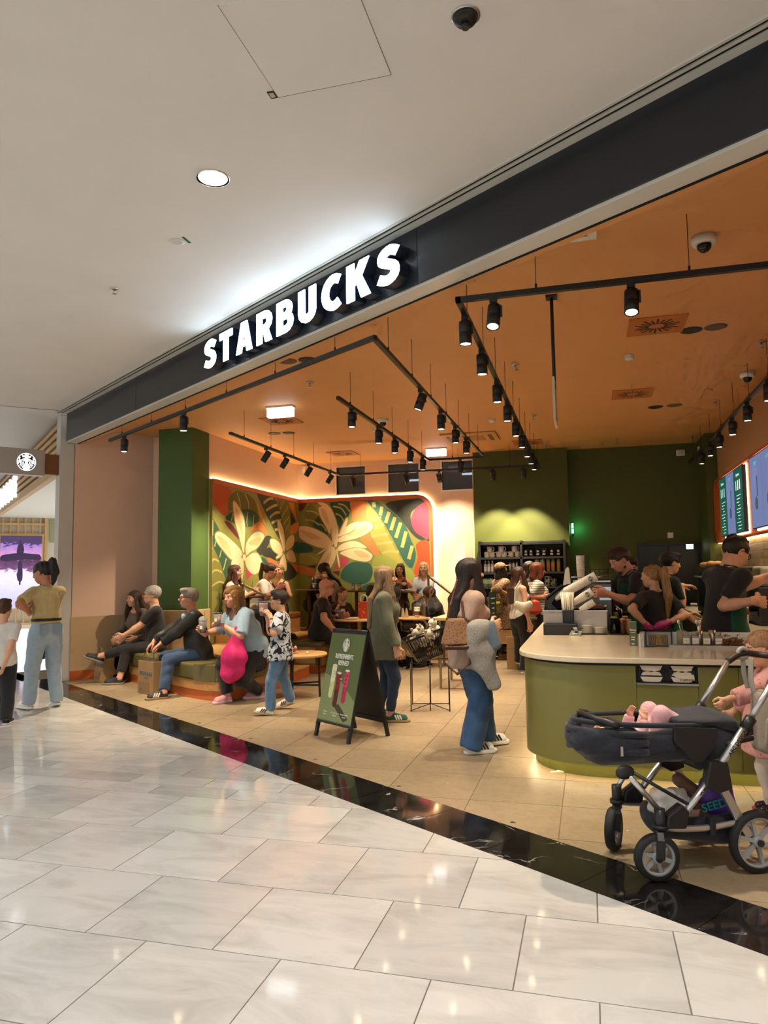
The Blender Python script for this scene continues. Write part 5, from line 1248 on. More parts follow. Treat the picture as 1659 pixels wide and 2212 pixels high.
def make_hair(root,T,hs,spec,tt,h,q):
 st=spec['style'];mt=spec['mat'];R=T.R;k=.05*hs;S=[]
 vz=.0085*min(q,1.5)
 W=lambda p:p
 vol=spec.get('vol',1.)
 if st=='bald':return
 cap=[el(T(0,-.085,.15),(.378*hs*vol,.46*hs*vol,.395*hs*vol),R,k=k)]
 face_cut=el(T(0,.5,-.2),(.305*hs,.33*hs,.5*hs),R,k=.04*hs,op='sub')
 temple=[el(T(sx*.36,.14,-.22),(.16*hs,.2*hs,.3*hs),R,k=.04*hs,op='sub')for sx in(-1,1)]
 if st in('short','curly','crop'):
  S=cap[:]
  if st=='curly':
   rs=np.random.RandomState(3)
   for i in range(46):
    a,b=rs.rand()*2*PI,rs.rand()*1.25
    d=V3(math.cos(a)*math.sin(b),math.sin(a)*math.sin(b),math.cos(b));c=V3(0,-.08,.16)+d*V3(.38,.45,.38)
    S.append(el(T(*c),(.075*hs,)*3,None,k=.025*hs))
  if st=='short':S.append(el(T(spec.get('part',.0),.2,.42),(.3*hs,.24*hs,.13*hs),R,k=.1*hs))
  S+=[face_cut]+temple+[plane_cut(T(0,0,-.12 if st!='crop' else-.02),R@V3(0,.55,-1)/np.linalg.norm(V3(0,.55,-1)))]
  for sx in(-1,1):S.append(el(T(sx*.37,.02,-.06),(.1*hs,.12*hs,.16*hs),R,k=.03*hs,op='sub'))
 elif st in('long','ponytail','bun','bob'):
  S=cap[:]
  if st=='long' or st=='bob':
   ln=spec.get('len',1.5 if st=='long' else .75)
   dwn=V3(0,0,-1)
   b0,b1=T(0,-.28,.0),T(0,-.36,-.45)
   S.append(ec(b0,b1,R[:,0],(.36*hs*vol,.2*hs*vol),(.37*hs*vol,.19*hs*vol),k=.1*hs))
   if ln>.5:
    ze=.4-ln*hs/h
    if ln>1.1:
     m1=tt(0,-.085,.275);b2=tt(0,spec.get('bk',-.1),min(ze,.25))
     S+=[ec(b1,m1,R[:,0],(.38*hs*vol,.18*hs*vol),(.4*hs*vol,.14*hs*vol),k=.1*hs),ec(m1,b2,R[:,0],(.4*hs*vol,.14*hs*vol),(.3*hs*vol,.09*hs*vol),k=.08*hs)]
    else:
     b2=b1+(dwn*.92-R[:,1]*.06)*(ln-.45)*hs
     S.append(ec(b1,b2,R[:,0],(.38*hs*vol,.18*hs*vol),(.33*hs*vol,.12*hs*vol),k=.1*hs))
   for sx in(-1,1):
    if spec.get('locks',1)and(spec.get('side')is None or spec['side']==sx):
     p0,p1=T(sx*.33,.06,.08),T(sx*.37,.05,-.5);p2=p1+(dwn+R[:,1]*.12)*max(ln-.75,.05)*hs
     if ln>1.4:
      m1=tt(sx*.07,.045,.29);p2=tt(sx*.066,.085,min(.4-ln*.88*hs/h,.24));S.append(ec(p1,m1,R[:,1],(.17*hs,.09*hs),(.16*hs,.085*hs),k=.06*hs));p1=m1
     S+=[ec(p0,p1,R[:,1],(.16*hs,.07*hs),(.17*hs,.085*hs),k=.06*hs),ec(p1,p2,R[:,1],(.17*hs,.085*hs),(.07*hs,.045*hs),k=.06*hs)]
   S+=[face_cut]
  else:
   S+=[face_cut]+temple
   if st=='ponytail':
    up=spec.get('up',.3);ln=spec.get('len',1.1);b=T(0,-.5,up)
    S+=[el(b,(.09*hs,)*3,None,k=.06*hs)]
    b1=b+R@V3(0,-.16*hs,.02*hs);b2=b1+V3(0,0,-1)*ln*.5*hs+R[:,1]*(-.12*hs);b3=b2+V3(0,0,-1)*ln*.5*hs+R[:,1]*(spec.get('sway',.05)*hs)
    w_=spec.get('thick',.15)
    S+=[rc(b,b1,.09*hs,w_*.85*hs,k=.05*hs),rc(b1,b2,w_*.85*hs,w_*hs,k=.05*hs),rc(b2,b3,w_*hs,.05*hs,k=.05*hs)]
   else:
    S+=[el(T(0,-.5,spec.get('up',.2)),(.17*hs,)*3,None,k=.04*hs)]
   S.append(plane_cut(T(0,0,-.22),R@V3(0,.5,-1)/np.linalg.norm(V3(0,.5,-1))))if st=='bun' else None
 elif st=='hijab':
  S=[el(T(0,-.04,.1),(.42*hs,.5*hs,.46*hs),R,k=k),ec(T(0,-.08,-.3),tt(0,-.01,.27),R[:,0],(.36*hs,.36*hs),(.1*h,.07*h),k=.1*hs),el(tt(0,.0,.25),(.115*h,.085*h,.06*h),None,k=.1*hs),el(T(0,.5,-.08),(.25*hs,.32*hs,.37*hs),R,k=.03*hs,op='sub')]
 amp=spec.get('amp',.0045)
 S=[s for s in S if s]
 sdf_object(spec.get('name','hair' if st!='hijab' else 'headscarf'),[surf(S,vz,(amp*hs/.22,60 if st!='hijab' else 25,11,.12))],mt,root)
 if st=='ponytail':
  o=MB().ball((0,0,0),(.075*hs,.075*hs,.075*hs),10,6).build('hair_tie',mat('dark hair tie',(.02,.02,.02),.7),root);o.location=T(0,-.52,spec.get('up',.3))
 if spec.get('cap'):
  cm=spec['cap']
  sdf_object('cap',[surf([el(T(0,-.06,.2),(.4*hs,.47*hs,.37*hs),R,k=k),plane_cut(T(0,0,.17),R@nrm(V3(0,.2,-1))),],vz*.9),surf([ec(T(-.17,.45,.2),T(.17,.45,.2),R[:,1],(.24*hs,.035*hs),(.24*hs,.035*hs),k=.02)],vz*.7)],cm,root)
def glasses(P,mt=None,r=.1):
 T,hs,root=P['T'],P['hs'],P['root'];mt=mt or M_BLK
 g=MB()
 Mh=frame_matrix(P['hc'],P['Rh'][:,0]*hs,P['Rh'][:,1]*hs,P['Rh'][:,2]*hs)
 for s in(-1,1):
  g.tube([(s*.14+r*1.1*math.cos(a),.44-.02*math.cos(a)*s,.01+r*.8*math.sin(a))for a in[2*PI*k/14 for k in range(14)]],.012,6,True)
  g.tube([(s*.24,.43,.03),(s*.33,.3,.04),(s*.37,-.02,.03),(s*.36,-.08,-.02)],.012,6)
 g.tube([(-.04,.455,.03),(0,.46,.045),(.04,.455,.03)],.012,6)
 o=g.build('glasses',mt,root);o.matrix_local=Mh
M_LEATH=mat('olive leather','5f5832',.42,noise=.06,nscale=8,bump=.08,bscale=120)
M_TAN=mat('tan leather','8a5630',.45,noise=.06,nscale=8)
M_KICK=mat('orange kick board','c96a32',.5)
M_BRASS=mat('bronze metal',(.28,.2,.1),.35,.9)
def offset_path(P,d):
 out=[]
 for i,p in enumerate(P):
  a,b=P[max(i-1,0)],P[min(i+1,len(P)-1)];dx,dy=b[0]-a[0],b[1]-a[1];l=math.hypot(dx,dy)
  out.append((p[0]-dy/l*d,p[1]+dx/l*d))
 return out
def xy(v):return(v.x,v.y)
outer=[xy(fw(-11.28,4.19)),xy(fw(-10.4,4.19)),xy(fw(-9.6,4.17)),xy(fw(-9.0,4.16)),(-5.03,8.4),(-4.75,8.24),(-4.5,8.135),(-4.3,8.14),(-4.17,8.26),(-4.11,8.45),(-4.08,8.65),(-4.06,8.88)]
outer=spline(outer,4,False)
def band_part(name,i0,i1,o0,o1,z0,z1,mt,parent,off,bevel=0.):
 a=offset_path(outer,o0)[i0:i1+1];b=offset_path(outer,o1)[i0:i1+1]
 m=MB()
 n=len(a)
 vs=[(x-off.x,y-off.y,z0)for x,y in a]+[(x-off.x,y-off.y,z0)for x,y in b]+[(x-off.x,y-off.y,z1)for x,y in a]+[(x-off.x,y-off.y,z1)for x,y in b]
 fs=[]
 for k in range(n-1):fs+=[(k+1,k,n+k,n+k+1),(2*n+k,2*n+k+1,3*n+k+1,3*n+k),(k,k+1,2*n+k+1,2*n+k),(n+k+1,n+k,3*n+k,3*n+k+1)]
 fs+=[(0,2*n,3*n,n),(n-1,2*n-1,4*n-1,3*n-1)]
 m._add(vs,fs);return m.build(name,mt,parent,bevel=bevel,seg=3)
bench=empty('curved_bench',fw(-9.6,4.45),0,'long curved olive leather bench with wood base and orange kick board','bench')
bo=bench.location;NB=len(outer)-1
band_part('kick_board',0,NB,.03,.46,0,.118,M_KICK,bench,bo)
band_part('wood_base',0,NB,.012,.47,.1185,.228,M_WOOD,bench,bo)
cuts=[0,8,15,20,26,33,NB]
for a,b in zip(cuts[:-1],cuts[1:]):band_part('cushion',a,b,0,.48,.2285,.425,M_LEATH,bench,bo,bevel=.028)
deck=empty('seating_deck',(-5,9.5,0),0,'wooden deck between the curved bench and the green pillar','deck')
ip=offset_path(outer,.482)
dp=[ip[0]]+ip[4::2]+[(-4.56,8.9),(-4.56,8.93),(-5.68,9.775),(-6.3,9.775)]
MB().prism([(x+5,y-9.5)for x,y in dp],0,.36).build('deck_body',M_WOOD,deck)
MB().prism([(x+5,y-9.5)for x,y in dp],.3605,.385).build('deck_top',M_WOODL,deck)
PZ=.45
plat=MB().box((XL+.06,10.38,0),(-4.78,12.6,PZ)).box((XL+.06,12.6,0),(-2.35,YB-.06,PZ)).build('floor_platform',M_WOOD,kind='structure',label='raised wooden platform in front of the mural',cat='floor')
for k in range(14):
 y=10.4+k*.25
 x1=-4.79 if y<12.5 else-2.36
 MB().box((XL+.07,y,PZ),(x1,y+.244,PZ+.006)).build('plank',M_WOODL,plat)
stp=empty('platform_steps',(-4.4,9.8,0),0,'wooden steps with orange risers beside the curved bench','steps')
for k,(x0,x1,z)in enumerate(((-4.4,-4.05,.165),(-4.78,-4.4,.32),(-5.6,-4.78,.45))):
 zb_=0
 MB().box((x0+4.4,8.95-9.8,0),(x1+4.4-.004,10.36-9.8,z-.022)).build('riser',M_KICK if k==0 else M_WOOD,stp);MB().box((x0+4.4,8.94-9.8,z-.0215),(x1+4.4,10.37-9.8,z)).build('tread',M_WOODL,stp)
stp2=empty('platform_steps',(-2.1,13.2,0),0,'two wooden steps at the right end of the platform','steps')
for x0,x1,z in((-2.345,-2.07,.3),(-2.06,-1.96,.15)):
 MB().box((x0+2.1,12.65-13.2,0),(x1+2.1,13.3-13.2,z-.02)).build('riser',M_WOOD,stp2);MB().box((x0+2.1,12.64-13.2,z-.0195),(x1+2.1,13.3-13.2,z)).build('tread',M_WOODL,stp2)
b2=empty('straight_bench',(-4.2,11.4,0),0,'straight olive leather bench with wood panelled end by the steps','bench')
MB().box((-.21,-.72,0),(.19,1.1,.11)).build('kick_board',M_KICK,b2);MB().box((-.23,-.74,.1105),(.21,1.1,.4)).build('wood_base',M_WOOD,b2)
MB().box((-.2,-.752,.15),(.13,-.741,.37)).build('end_panel',M_WOODL,b2,bevel=.004);MB().box((-.25,-.76,.4005),(.24,1.1,.475)).build('cushion',M_LEATH,b2,bevel=.025,seg=3);MB().box((.15,-.765,.12),(.238,-.741,.41)).build('cushion_wrap',M_LEATH,b2,bevel=.008)
for(a,b,lab)in(((XL+.07,10.45),(XL+.5,12.9),'tan leather banquette along the left mural wall'),((-5.2,YB-.5),(-2.75,YB-.07),'tan leather banquette along the rear mural wall')):
 t=empty('banquette',((a[0]+b[0])/2,(a[1]+b[1])/2,PZ+.006),0,lab,'bench');c=t.location
 MB().box((a[0]-c.x,a[1]-c.y,0),(b[0]-c.x,b[1]-c.y,.26)).build('plinth',M_WOOD,t);MB().box((a[0]-c.x,a[1]-c.y,.2605),(b[0]-c.x+.01,b[1]-c.y-(.01 if b[1]>13 else 0),.36)).build('cushion',M_TAN,t,bevel=.02)
def rail(a,b,zf,label):
 t=empty('handrail',(a.x,a.y,zf),0,label,'handrail');c=t.location
 A,B=Vector(a)-c,Vector(b)-c
 d=(B-A);pts=[(A.x,A.y,0.0),(A.x,A.y,A.z-.06),(A.x,A.y,A.z-.02),tuple(A+d*.02+Vector((0,0,0))),tuple(A+d*.08),tuple(A+d*.95),tuple(B)]
 MB().tube(spline(pts,3,False),.021,10).build('rail_tube',M_BRASS,t)
 MB().tube([tuple(B),(B.x+.03,B.y,B.z-.06),(B.x+.03,B.y,-zf+.17)],.021,10).build('lower_post',M_BRASS,t)
 MB().lathe([(.045,0),(.045,.012)],16,Matrix.Translation((A.x,A.y,0))).build('foot_plate',M_BRASS,t)
rail(at_Y(523,1262,10.3),at_Y(613,1306,10.3),PZ,'bronze handrail in front of the couple at the left mural')
rail(at_Y(925,1244,12.66),at_Y(992,1296,12.66),PZ,'bronze handrail at the right end of the platform')
def round_table(p,r,h,label,top=M_WOODL,leg=M_WOODL,z=0.,pedestal=True):
 t=empty('round_table',(p[0],p[1],z),0,label,'table')
 MB().lathe([(r-.012,h-.03),(r,h-.022),(r,h-.006),(r-.008,h)],40).build('table_top',top,t)
 if pedestal:
  MB().cyl((0,0,.02),(0,0,h-.03),.032).build('pedestal',leg,t);MB().lathe([(.2,0),(.2,.012),(.05,.022)],28).build('base',leg,t)
 return t
T1=(-3.55,11.25);T2=(-2.72,11.6)
round_table(T1,.43,.8,'round oak table with a red shopping bag and cups',M_WOODL)
round_table(T2,.33,.8,'round oak table with a takeaway cup in front of the woman in brown headscarf',M_WOODL)
M_WALN=mat('walnut wood','5b3a20',.4,noise=.12,nscale=6,stretch=(1,14,14))
pT1=at_Y(535,1287,10.75);pT2=at_Y(668,1273,13.1);pT3=at_Y(868,1277,13.05);pT4=at_Y(770,1275,13.1)
PT=[]
for p,lab in((pT1,'dark round table with iced drinks on the platform left'),(pT2,'dark round table before the man resting his head'),(pT4,'dark round table with glasses beside the long haired woman'),(pT3,'dark round table before the two women at the right')):
 round_table((p.x,p.y),.27,p.z-PZ-.006,lab,M_WALN,M_WALN,PZ+.006);PT.append(p)
def chair(p,rz,label,z=0.):
 t=empty('tub_chair',(p[0],p[1],z),rz,label,'chair','tan tub chairs')
 MB().lathe([(.2,.36),(.23,.38),(.23,.43),(.2,.455)],24).build('seat',M_TAN,t)
 bk_=MB();pts=[(.235*math.cos(math.radians(a)),.235*math.sin(math.radians(a)))for a in range(200,341,10)]
 inn=[(.2*math.cos(math.radians(a)),.2*math.sin(math.radians(a)))for a in range(200,341,10)]
 for i in range(len(pts)-1):bk_.prism([pts[i],pts[i+1],inn[i+1],inn[i]],.40,.74)
 bk_.build('backrest',M_TAN,t)
 for a in(45,135,225,315):MB().cyl((.15*math.cos(math.radians(a)),.15*math.sin(math.radians(a)),.37),(.2*math.cos(math.radians(a)),.2*math.sin(math.radians(a)),0),.014,.01,8).build('leg',M_WALN,t)
chair((-4.08,12.0),PI+.3,'tan tub chair of the woman drinking from a cup',0);chair((-3.55,12.0),PI,'tan tub chair of the woman with long black hair',0)
chair((-2.36,11.9),PI*.75,'tan tub chair of the woman in brown headscarf',0);chair((-3.12,11.75),-PI*.4,'tan tub chair left of the takeaway cup table',0)
t=empty('coffee_table',(-3.48,8.62,0),0,'low round oak coffee table with black frame behind the boy','table')
MB().lathe([(.3,.5),(.325,.512),(.325,.53),(.318,.538)],40).build('table_top',M_WOODL,t)
for a in(20,140,260):
 x,y=.22*math.cos(math.radians(a)),.22*math.sin(math.radians(a));MB().cyl((x,y,.5),(x*1.05,y*1.05,0),.014,n=10).build('leg',M_BLK,t)
 a2=math.radians(a+120);MB().tube([(x,y,.18),(.22*math.cos(a2),.22*math.sin(a2),.14)],.011,8).build('stretcher',M_BLK,t)
tp=Vector((-3.48,8.62,.5385))
t=empty('snack_tray',tp+Vector((-.12,-.02,0)),.3,'paper plate with a red snack wrapper on the coffee table','plate');MB().lathe([(.08,.001),(.095,.006),(.1,.012),(.09,.01),(.01,.004)],24).build('plate',M_MUG,t)
MB().ball((.0,0,.04),(.07,.045,.032),10,6).build('wrapper',mat('red foil wrapper','b8321f',.35,noise=.3,nscale=20),t);MB().ball((-.06,.03,.045),(.035,.03,.03),8,6).ball((.05,.03,.06),(.02,.025,.025),8,6).build('paper_scrap',mat('crumpled white paper','e0d3c0',.7),t)
t=empty('paper_ball',tp+Vector((.12,-.1,0)),0,'small crumpled white napkin on the coffee table','napkin');MB().ball((0,0,.015),(.02,.017,.016),7,5).ball((.012,.008,.018),(.012,.012,.014),6,4).build('napkin',M_MUG,t,smooth=False)
t=empty('high_table',(-1.72,9.75,0),0,'light oak high table on a bronze sled frame behind the basket','table')
MB().box((-.25,-.3,.885),(.25,.6,.925)).build('table_top',M_WOODL,t,bevel=.004)
for yy in(-.24,.52):MB().tube([(-.18,yy,.885),(-.18,yy,.015),(.18,yy,.015),(.18,yy,.885)],0,sq=(.03,.03)).build('sled_frame',M_BRASS,t)
p=at_z(1066,1437);t=empty('easel_sign',(p.x,p.y,0),1.42,'slim dark easel sign between the handbag woman and the shelf','sign')
for s in(-.17,.17):MB().cyl((s,.02,0),(s,0,1.1),.009,n=8).build('leg',M_BLK,t)
MB().cyl((0,.3,0),(0,.02,1.05),.009,n=8).build('leg',M_BLK,t);pn=MB().box((-.19,-.02,.66),(.19,-.005,1.18)).build('board',mat('slate green board','2b3a33',.5),t)
for k in range(4):lettering(['Welcome','please','wait here','to order'][k],.06,frame_matrix(Vector((0,-.022,1.08-.09*k)),Vector((1,0,0)),Vector((0,0,1)),Vector((0,-1,0))),M_MUG,pn,depth=.002)if False else MB().box((-.12+.02*k,-.023,1.07-.08*k),(.1-.015*k,-.0205,1.085-.08*k)).build('chalk_line',M_MUG,pn)
t=empty('wooden_bench',(-1.75,13.0,0),0,'small wooden display bench under the merchandise shelf','bench');MB().box((-.2,-.25,.28),(.45,.25,.52)).build('bench_body',M_WOODL,t,bevel=.005)
for x in(-.15,.4):MB().box((x-.03,-.2,0),(x+.03,.2,.28)).build('leg',M_WALN,t)
a1,a2_,a3=Vector((-2.541,6.633,0)),Vector((-2.103,6.344,0)),Vector((-1.848,6.739,0))
ax=(a2_-a1).normalized();ay=Vector((-ax.y,ax.x,0));Wb=(a2_-a1).length
depth=(a3-a2_).dot(ay)
A0=a1;ab=empty('sandwich_board',A0+ax*(Wb/2)+ay*(depth/2),math.atan2(ax.y,ax.x),'black folding pavement board with a green refreshment poster','sign')
hb=.97;hd=depth/2
def slat_pt(s,z):return(s*(hd*(1-z/(hb+.02))))
for s in(-1,1):
 nm=Vector((0,s*hb,hd)).normalized()
 lf=empty('front_leaf' if s<0 else 'rear_leaf',(0,s*hd,0),parent=ab);tilt=math.atan2(hd,hb)
 lf.rotation_euler=(tilt if s>0 else-tilt,0,0)
 L=math.hypot(hd,hb)
 for x in(-Wb/2,Wb/2-.035):MB().box((x,-.014,0),(x+.035,.014,L)).build('rail',M_BLK,lf,bevel=.003)
 for z in(.13,L-.05):MB().box((-Wb/2+.035,-.012,z),(Wb/2-.035,.012,z+.045)).build('cross_bar',M_BLK,lf)
 MB().box((-Wb/2+.03,-.005,.17),(Wb/2-.03,.005,L-.05)).build('panel',mat('black board panel',(.01,.01,.01),.5),lf)
 if s<0:
  M_POSTER=mat('olive poster','5f6b3c',.5,noise=.06,nscale=3)
  z0p,z1p=.15,L-.03
  po=MB().box((-Wb/2+.008,-.0175,z0p),(Wb/2-.008,-.0145,z1p)).build('poster',M_POSTER,lf)
  PMx=frame_matrix(Vector((0,-.018,0)),Vector((1,0,0)),Vector((0,0,1)),Vector((0,-1,0)))
  PW=mat('poster white print','e6e6da',.5)
  emblem('emblem',.05,PMx@Matrix.Translation((0,.86,.001)),PW,mat('poster green','47543a',.5),po,oval=1.25)
  lettering('REFRESHMENT,',.06,PMx@Matrix.Translation((0,.75,.001)),PW,po,bold=.028,sx=.68,depth=.002)
  lettering('REFINED',.06,PMx@Matrix.Translation((0,.69,.001)),PW,po,bold=.028,sx=.68,depth=.002)
  lettering('NEW',.016,PMx@Matrix.Translation((.01,.545,.003)),PW,po,bold=.01,depth=.002)
  for k,(tx,a_,b_)in enumerate(((-.15,'Cool Lime','Refresha'),(.0,'Cherry & Pomegranate','Refresha'),(.14,'Mango Dragonfruit','Refresha'))):
   lettering(a_,.019,PMx@Matrix.Translation((tx,.235-.0*k,.001)),PW,po,sx=.75,depth=.002);lettering(b_,.019,PMx@Matrix.Translation((tx,.212,.001)),PW,po,sx=.75,depth=.002)
  MB().prism([(-Wb/2+.01,.16),(Wb/2-.01,.16),(Wb/2-.01,.36),(.02,.52),(-Wb/2+.01,.58)],0,.0005,PMx).build('light_area',mat('poster light olive','8b9562',.5),po)
  MB().prism([(.03,.32),(.06,.30),(.2,.2),(.14,.17),(-.04,.30)],.0006,.001,PMx).build('cast_band',mat('poster brown band','4c4028',.5),po)
  for x,z0g,z1g,c1,c2,lb in((-.115,.36,.665,'d8d99c','e9e6c2','pale lime drink'),(-.03,.285,.60,'5a120f','8c2018','dark red drink'),(.085,.33,.63,'b3294e','d63a63','pink drink')):
   g=MB();g.m(0).prism([(x-.03,z0g+.02)]+arc(x,z0g+.028,.028,180,360,6)+[(x+.03,z0g+.02),(x+.034,z1g),(x-.034,z1g)],.001,.0018,PMx)
   g.m(1).prism([(x-.032,(z0g+z1g)/2),(x+.032,(z0g+z1g)/2),(x+.034,z1g-.02),(x-.034,z1g-.02)],.0019,.0022,PMx)
   g.m(2).prism([(x+.034*math.cos(k*PI/8),z1g-.003+.012*math.sin(k*PI/8))for k in range(16)],.0023,.0026,PMx)
   rs=random.Random(int(x*1000));g.m(3)
   for _ in range(9):
    gx,gz=x+rs.uniform(-.022,.022),rs.uniform(z0g+.1,z1g-.03);g.prism([(gx+.006*math.cos(k*PI/3),gz+.009*math.sin(k*PI/3))for k in range(6)],.0023,.0025,PMx)
   g.build('glass_picture',[mat('poster '+lb,c1,.4),mat('poster top '+lb,c2,.4),mat('poster ice','e9d8cf',.4),mat('poster fruit '+lb,'3a0d12' if lb!='pale lime drink' else 'a9b06a',.4)],po)
MB().cyl((-Wb/2,0,hb-.0),(Wb/2,0,hb-.0),.016).build('hinge',M_BLK,ab)
for s in(-1,1):
 for x in(-Wb/2+.02,Wb/2-.02):
  MB().cyl((x,s*(hd*.86+.015),.12),(x,s*(hd*.86+.03),.12),.01,n=8).build('bumper',M_BLK,ab)
bp=Vector((-1.76,8.2,0))
t=empty('basket_stand',bp,.2,'thin black wire stand under the tilted basket','stand')
cs=[(-.21,-.21),(.21,-.21),(.21,.21),(-.21,.21)]
for x,y in cs:
 MB().cyl((x,y,0),(x,y,.52),.006,n=8).build('leg',M_BLK,t);MB().tube([(x,y,.012),(0,0,.05)],.005,8).build('brace',M_BLK,t)
for(x,y)in((0,-.21),(0,.21)):MB().cyl((x,y,.01),(x,y,.5),.006,n=8).build('leg',M_BLK,t)
MB().tube([(x,y,.52)for x,y in cs],.006,8,True).build('top_ring',M_BLK,t)
bk=empty('shopping_basket',bp+Vector((0,0,.56)),.45,'tilted black plastic basket filled with plush toys','basket')
bi=empty('basket_body',(0,0,0),parent=bk);bi.rotation_euler=(0,-.33,0)
def tr_ring(z,wx,wy):return[(-wx,-wy,z),(wx,-wy,z),(wx,wy,z),(-wx,wy,z)]
MB().box((-.15,-.1,0),(.15,.1,.012)).build('basket_floor',M_BLK,bi)
for sx in(-1,1):
 MB().prism([(-.1,.0),(.1,.0),(.15,.27),(-.15,.27)],0,.008,frame_matrix(Vector((sx*.15,0,0)),Vector((0,1,0)),nvec:=Vector((sx*.07,0,.27)).normalized(),Vector((0,1,0)).cross(nvec))).build('end_wall',M_BLK,bi)
for sy in(-1,1):
 for k in range(15):
  x=-.148+.0212*k;MB().tube([(x,sy*.1,.01),(x*1.42,sy*.148,.265)],0,sq=(.007,.004)).build('slat',M_BLK,bi)
 MB().prism([(-.16,.08),(.16,.08),(.168,.11),(-.168,.11)],0,.006,frame_matrix(Vector((0,sy*.104,0)),Vector((1,0,0)),(nv2:=Vector((0,sy*.05,.27)).normalized()),Vector((1,0,0)).cross(nv2))).build('band',M_BLK,bi)
MB().tube([(-.22,-.152,.275),(.22,-.152,.275),(.22,.152,.275),(-.22,.152,.275)],0,close=True,sq=(.022,.022)).build('rim',M_BLK,bi)
MB().tube([(-.1,-.158,.28),(-.1,-.16,.3),(.1,-.16,.3),(.1,-.158,.28)],.007,8).build('handle',M_BLK,bi)
def bear(loc,rz,col,label,tilt=0.,cup=False):
 t=empty('plush_bear',loc,rz,label,'plush toy','plush bears in the basket');t.rotation_euler=(tilt,.1,rz);f_=mat('plush '+col,col,.95,bump=.8,bscale=140,sheen=.5)
 MB().ball((0,0,.06),(.06,.05,.065),14,10).build('torso',f_,t);hh=MB().ball((0,.01,.155),(.052,.05,.047),14,10).build('head',f_,t)
 for s in(-1,1):
  MB().ball((s*.04,0,.2),(.02,.012,.02),10,6).build('ear',f_,hh);MB().ball((s*.062,.025,.085),(.02,.03,.022),10,6).build('paw',f_,t);MB().ball((s*.04,.06,.025),(.024,.035,.024),10,6).build('foot',f_,t);MB().ball((s*.018,.055,.165),(.006,)*3,6,4).build('eye',M_BLK,hh)
 MB().ball((0,.058,.145),(.02,.015,.015),8,6).ball((0,.07,.149),(.007,.005,.005),6,4).build('muzzle',mat('plush muzzle','d9cdb8',.9),hh)
 if cup:MB().lathe([(.035,0),(.035,.004)],18,Matrix.Translation((.02,.075,.06))@Matrix.Rotation(-1.4,4,'X')).build('round_patch',M_MUG,t);MB().lathe([(.028,.0041),(.028,.006)],18,Matrix.Translation((.02,.075,.06))@Matrix.Rotation(-1.4,4,'X')).build('patch_print',mat('patch tan','a98a63',.8),t)
bq=bp+Vector((0,0,.72))
bear(bq+Vector((.1,.0,.09)),2.6,'d8cdb9','pale plush bear at the top right of the basket',-.4);bear(bq+Vector((-.02,-.05,.03)),3.6,'cbbda6','beige plush bear lying in the middle of the basket',-.9)
bear(bq+Vector((-.11,-.06,.0)),3.2,'b8ac98','grey beige plush bear with round patch at the left of the basket',-.6,True);bear(bq+Vector((-.04,.07,.02)),2.2,'c4b49a','tan plush bear at the back of the basket',-.5)
for k,(x,y)in enumerate(((541,1596),(682,1641),(862,1699),(1108,1777),(430,1562),(340,1530))):
 p=at_z(x,y);t=empty('floor_anchor',(p.x,p.y,0),0,f'small round metal floor anchor, {["second", "third", "fourth", "fifth", "first", "leftmost"][k]} along the marble band','anchor','floor anchors by the marble band')
 MB().lathe([(.016,0),(.018,.001),(.016,.0025)],16,cap=True).build('ring',M_STEEL,t);MB().lathe([(.006,.0026),(.006,.0032)],10).build('slot',M_BLK,t)
p=at_z(1214,1667);t=empty('paper_slip',(p.x,p.y,.001),.35,'white folded paper slip on the floor by the counter','paper');MB().box((-.09,-.018,0),(.07,.012,.004)).box((-.04,-.012,.004),(.09,.02,.007)).build('slip',M_MUG,t)
for k,(x,y)in enumerate(((1241,1716),(967,1692),(1356,1795),(806,1584),(366,1523))):
 p=at_z(x,y);t=empty('paper_crumb',(p.x,p.y,0),k,['tiny white paper crumb in front of the paper slip','tiny white crumb between the counter and the marble band','tiny white crumb beside the stroller front wheel','tiny white crumb beside the pavement board','tiny white crumb in front of the curved bench'][k],'litter','crumbs on the cafe floor')
 MB().ball((0,0,.002),(.008,.005,.002),6,4).build('crumb',M_MUG,t)
ZC=.885
M_OLIVE=mat('olive lacquered panel','77743c',.33);M_PLINTH=mat('dark olive plinth','5c5c24',.35)
M_STONE=mat('cream quartz worktop','d6c8ae',.16,noise=.04,nscale=5)
M_ALU=mat('silver grey metal','b4ada2',.35,.4);M_BLKB=mat('charcoal box',(.022,.024,.03),.5)
def round_corner(x0,y0,x1,yend,r,n=10):
 """outer outline of the counter: left wing, rounded corner, front"""
 return[(x0,yend)]+[(x0+r-r*math.cos(math.radians(a)),y0+r-r*math.sin(math.radians(a)))for a in np.linspace(0,90,n)]+[(x1,y0)]
def counter_poly(x0,y0,r,yin,e,x1=2.08,yend=10.4):
 o=round_corner(x0,y0,x1,yend,r);return o+[(x1,yin),(.52+e,yin),(.52+e,7.58+e),(.12+e,7.72+e),(.12+e,yend)]
ctr=empty('service_counter',(.5,6.5,0),0,'rounded olive service counter with panelled front','counter')
co_=ctr.location
def cp(poly):return[(x-co_.x,y-co_.y)for x,y in poly]
MB().prism(cp(counter_poly(-.47,5.74,.5,6.42,-.05)),0,.125).build('plinth',M_PLINTH,ctr)
body_out=round_corner(-.53,5.6,2.08,10.4,.55,40)
MB().prism(cp(counter_poly(-.51,5.63,.53,6.48,0)),.126,.845).build('carcass',mat('dark counter carcass',(.02,.02,.014),.6),ctr)
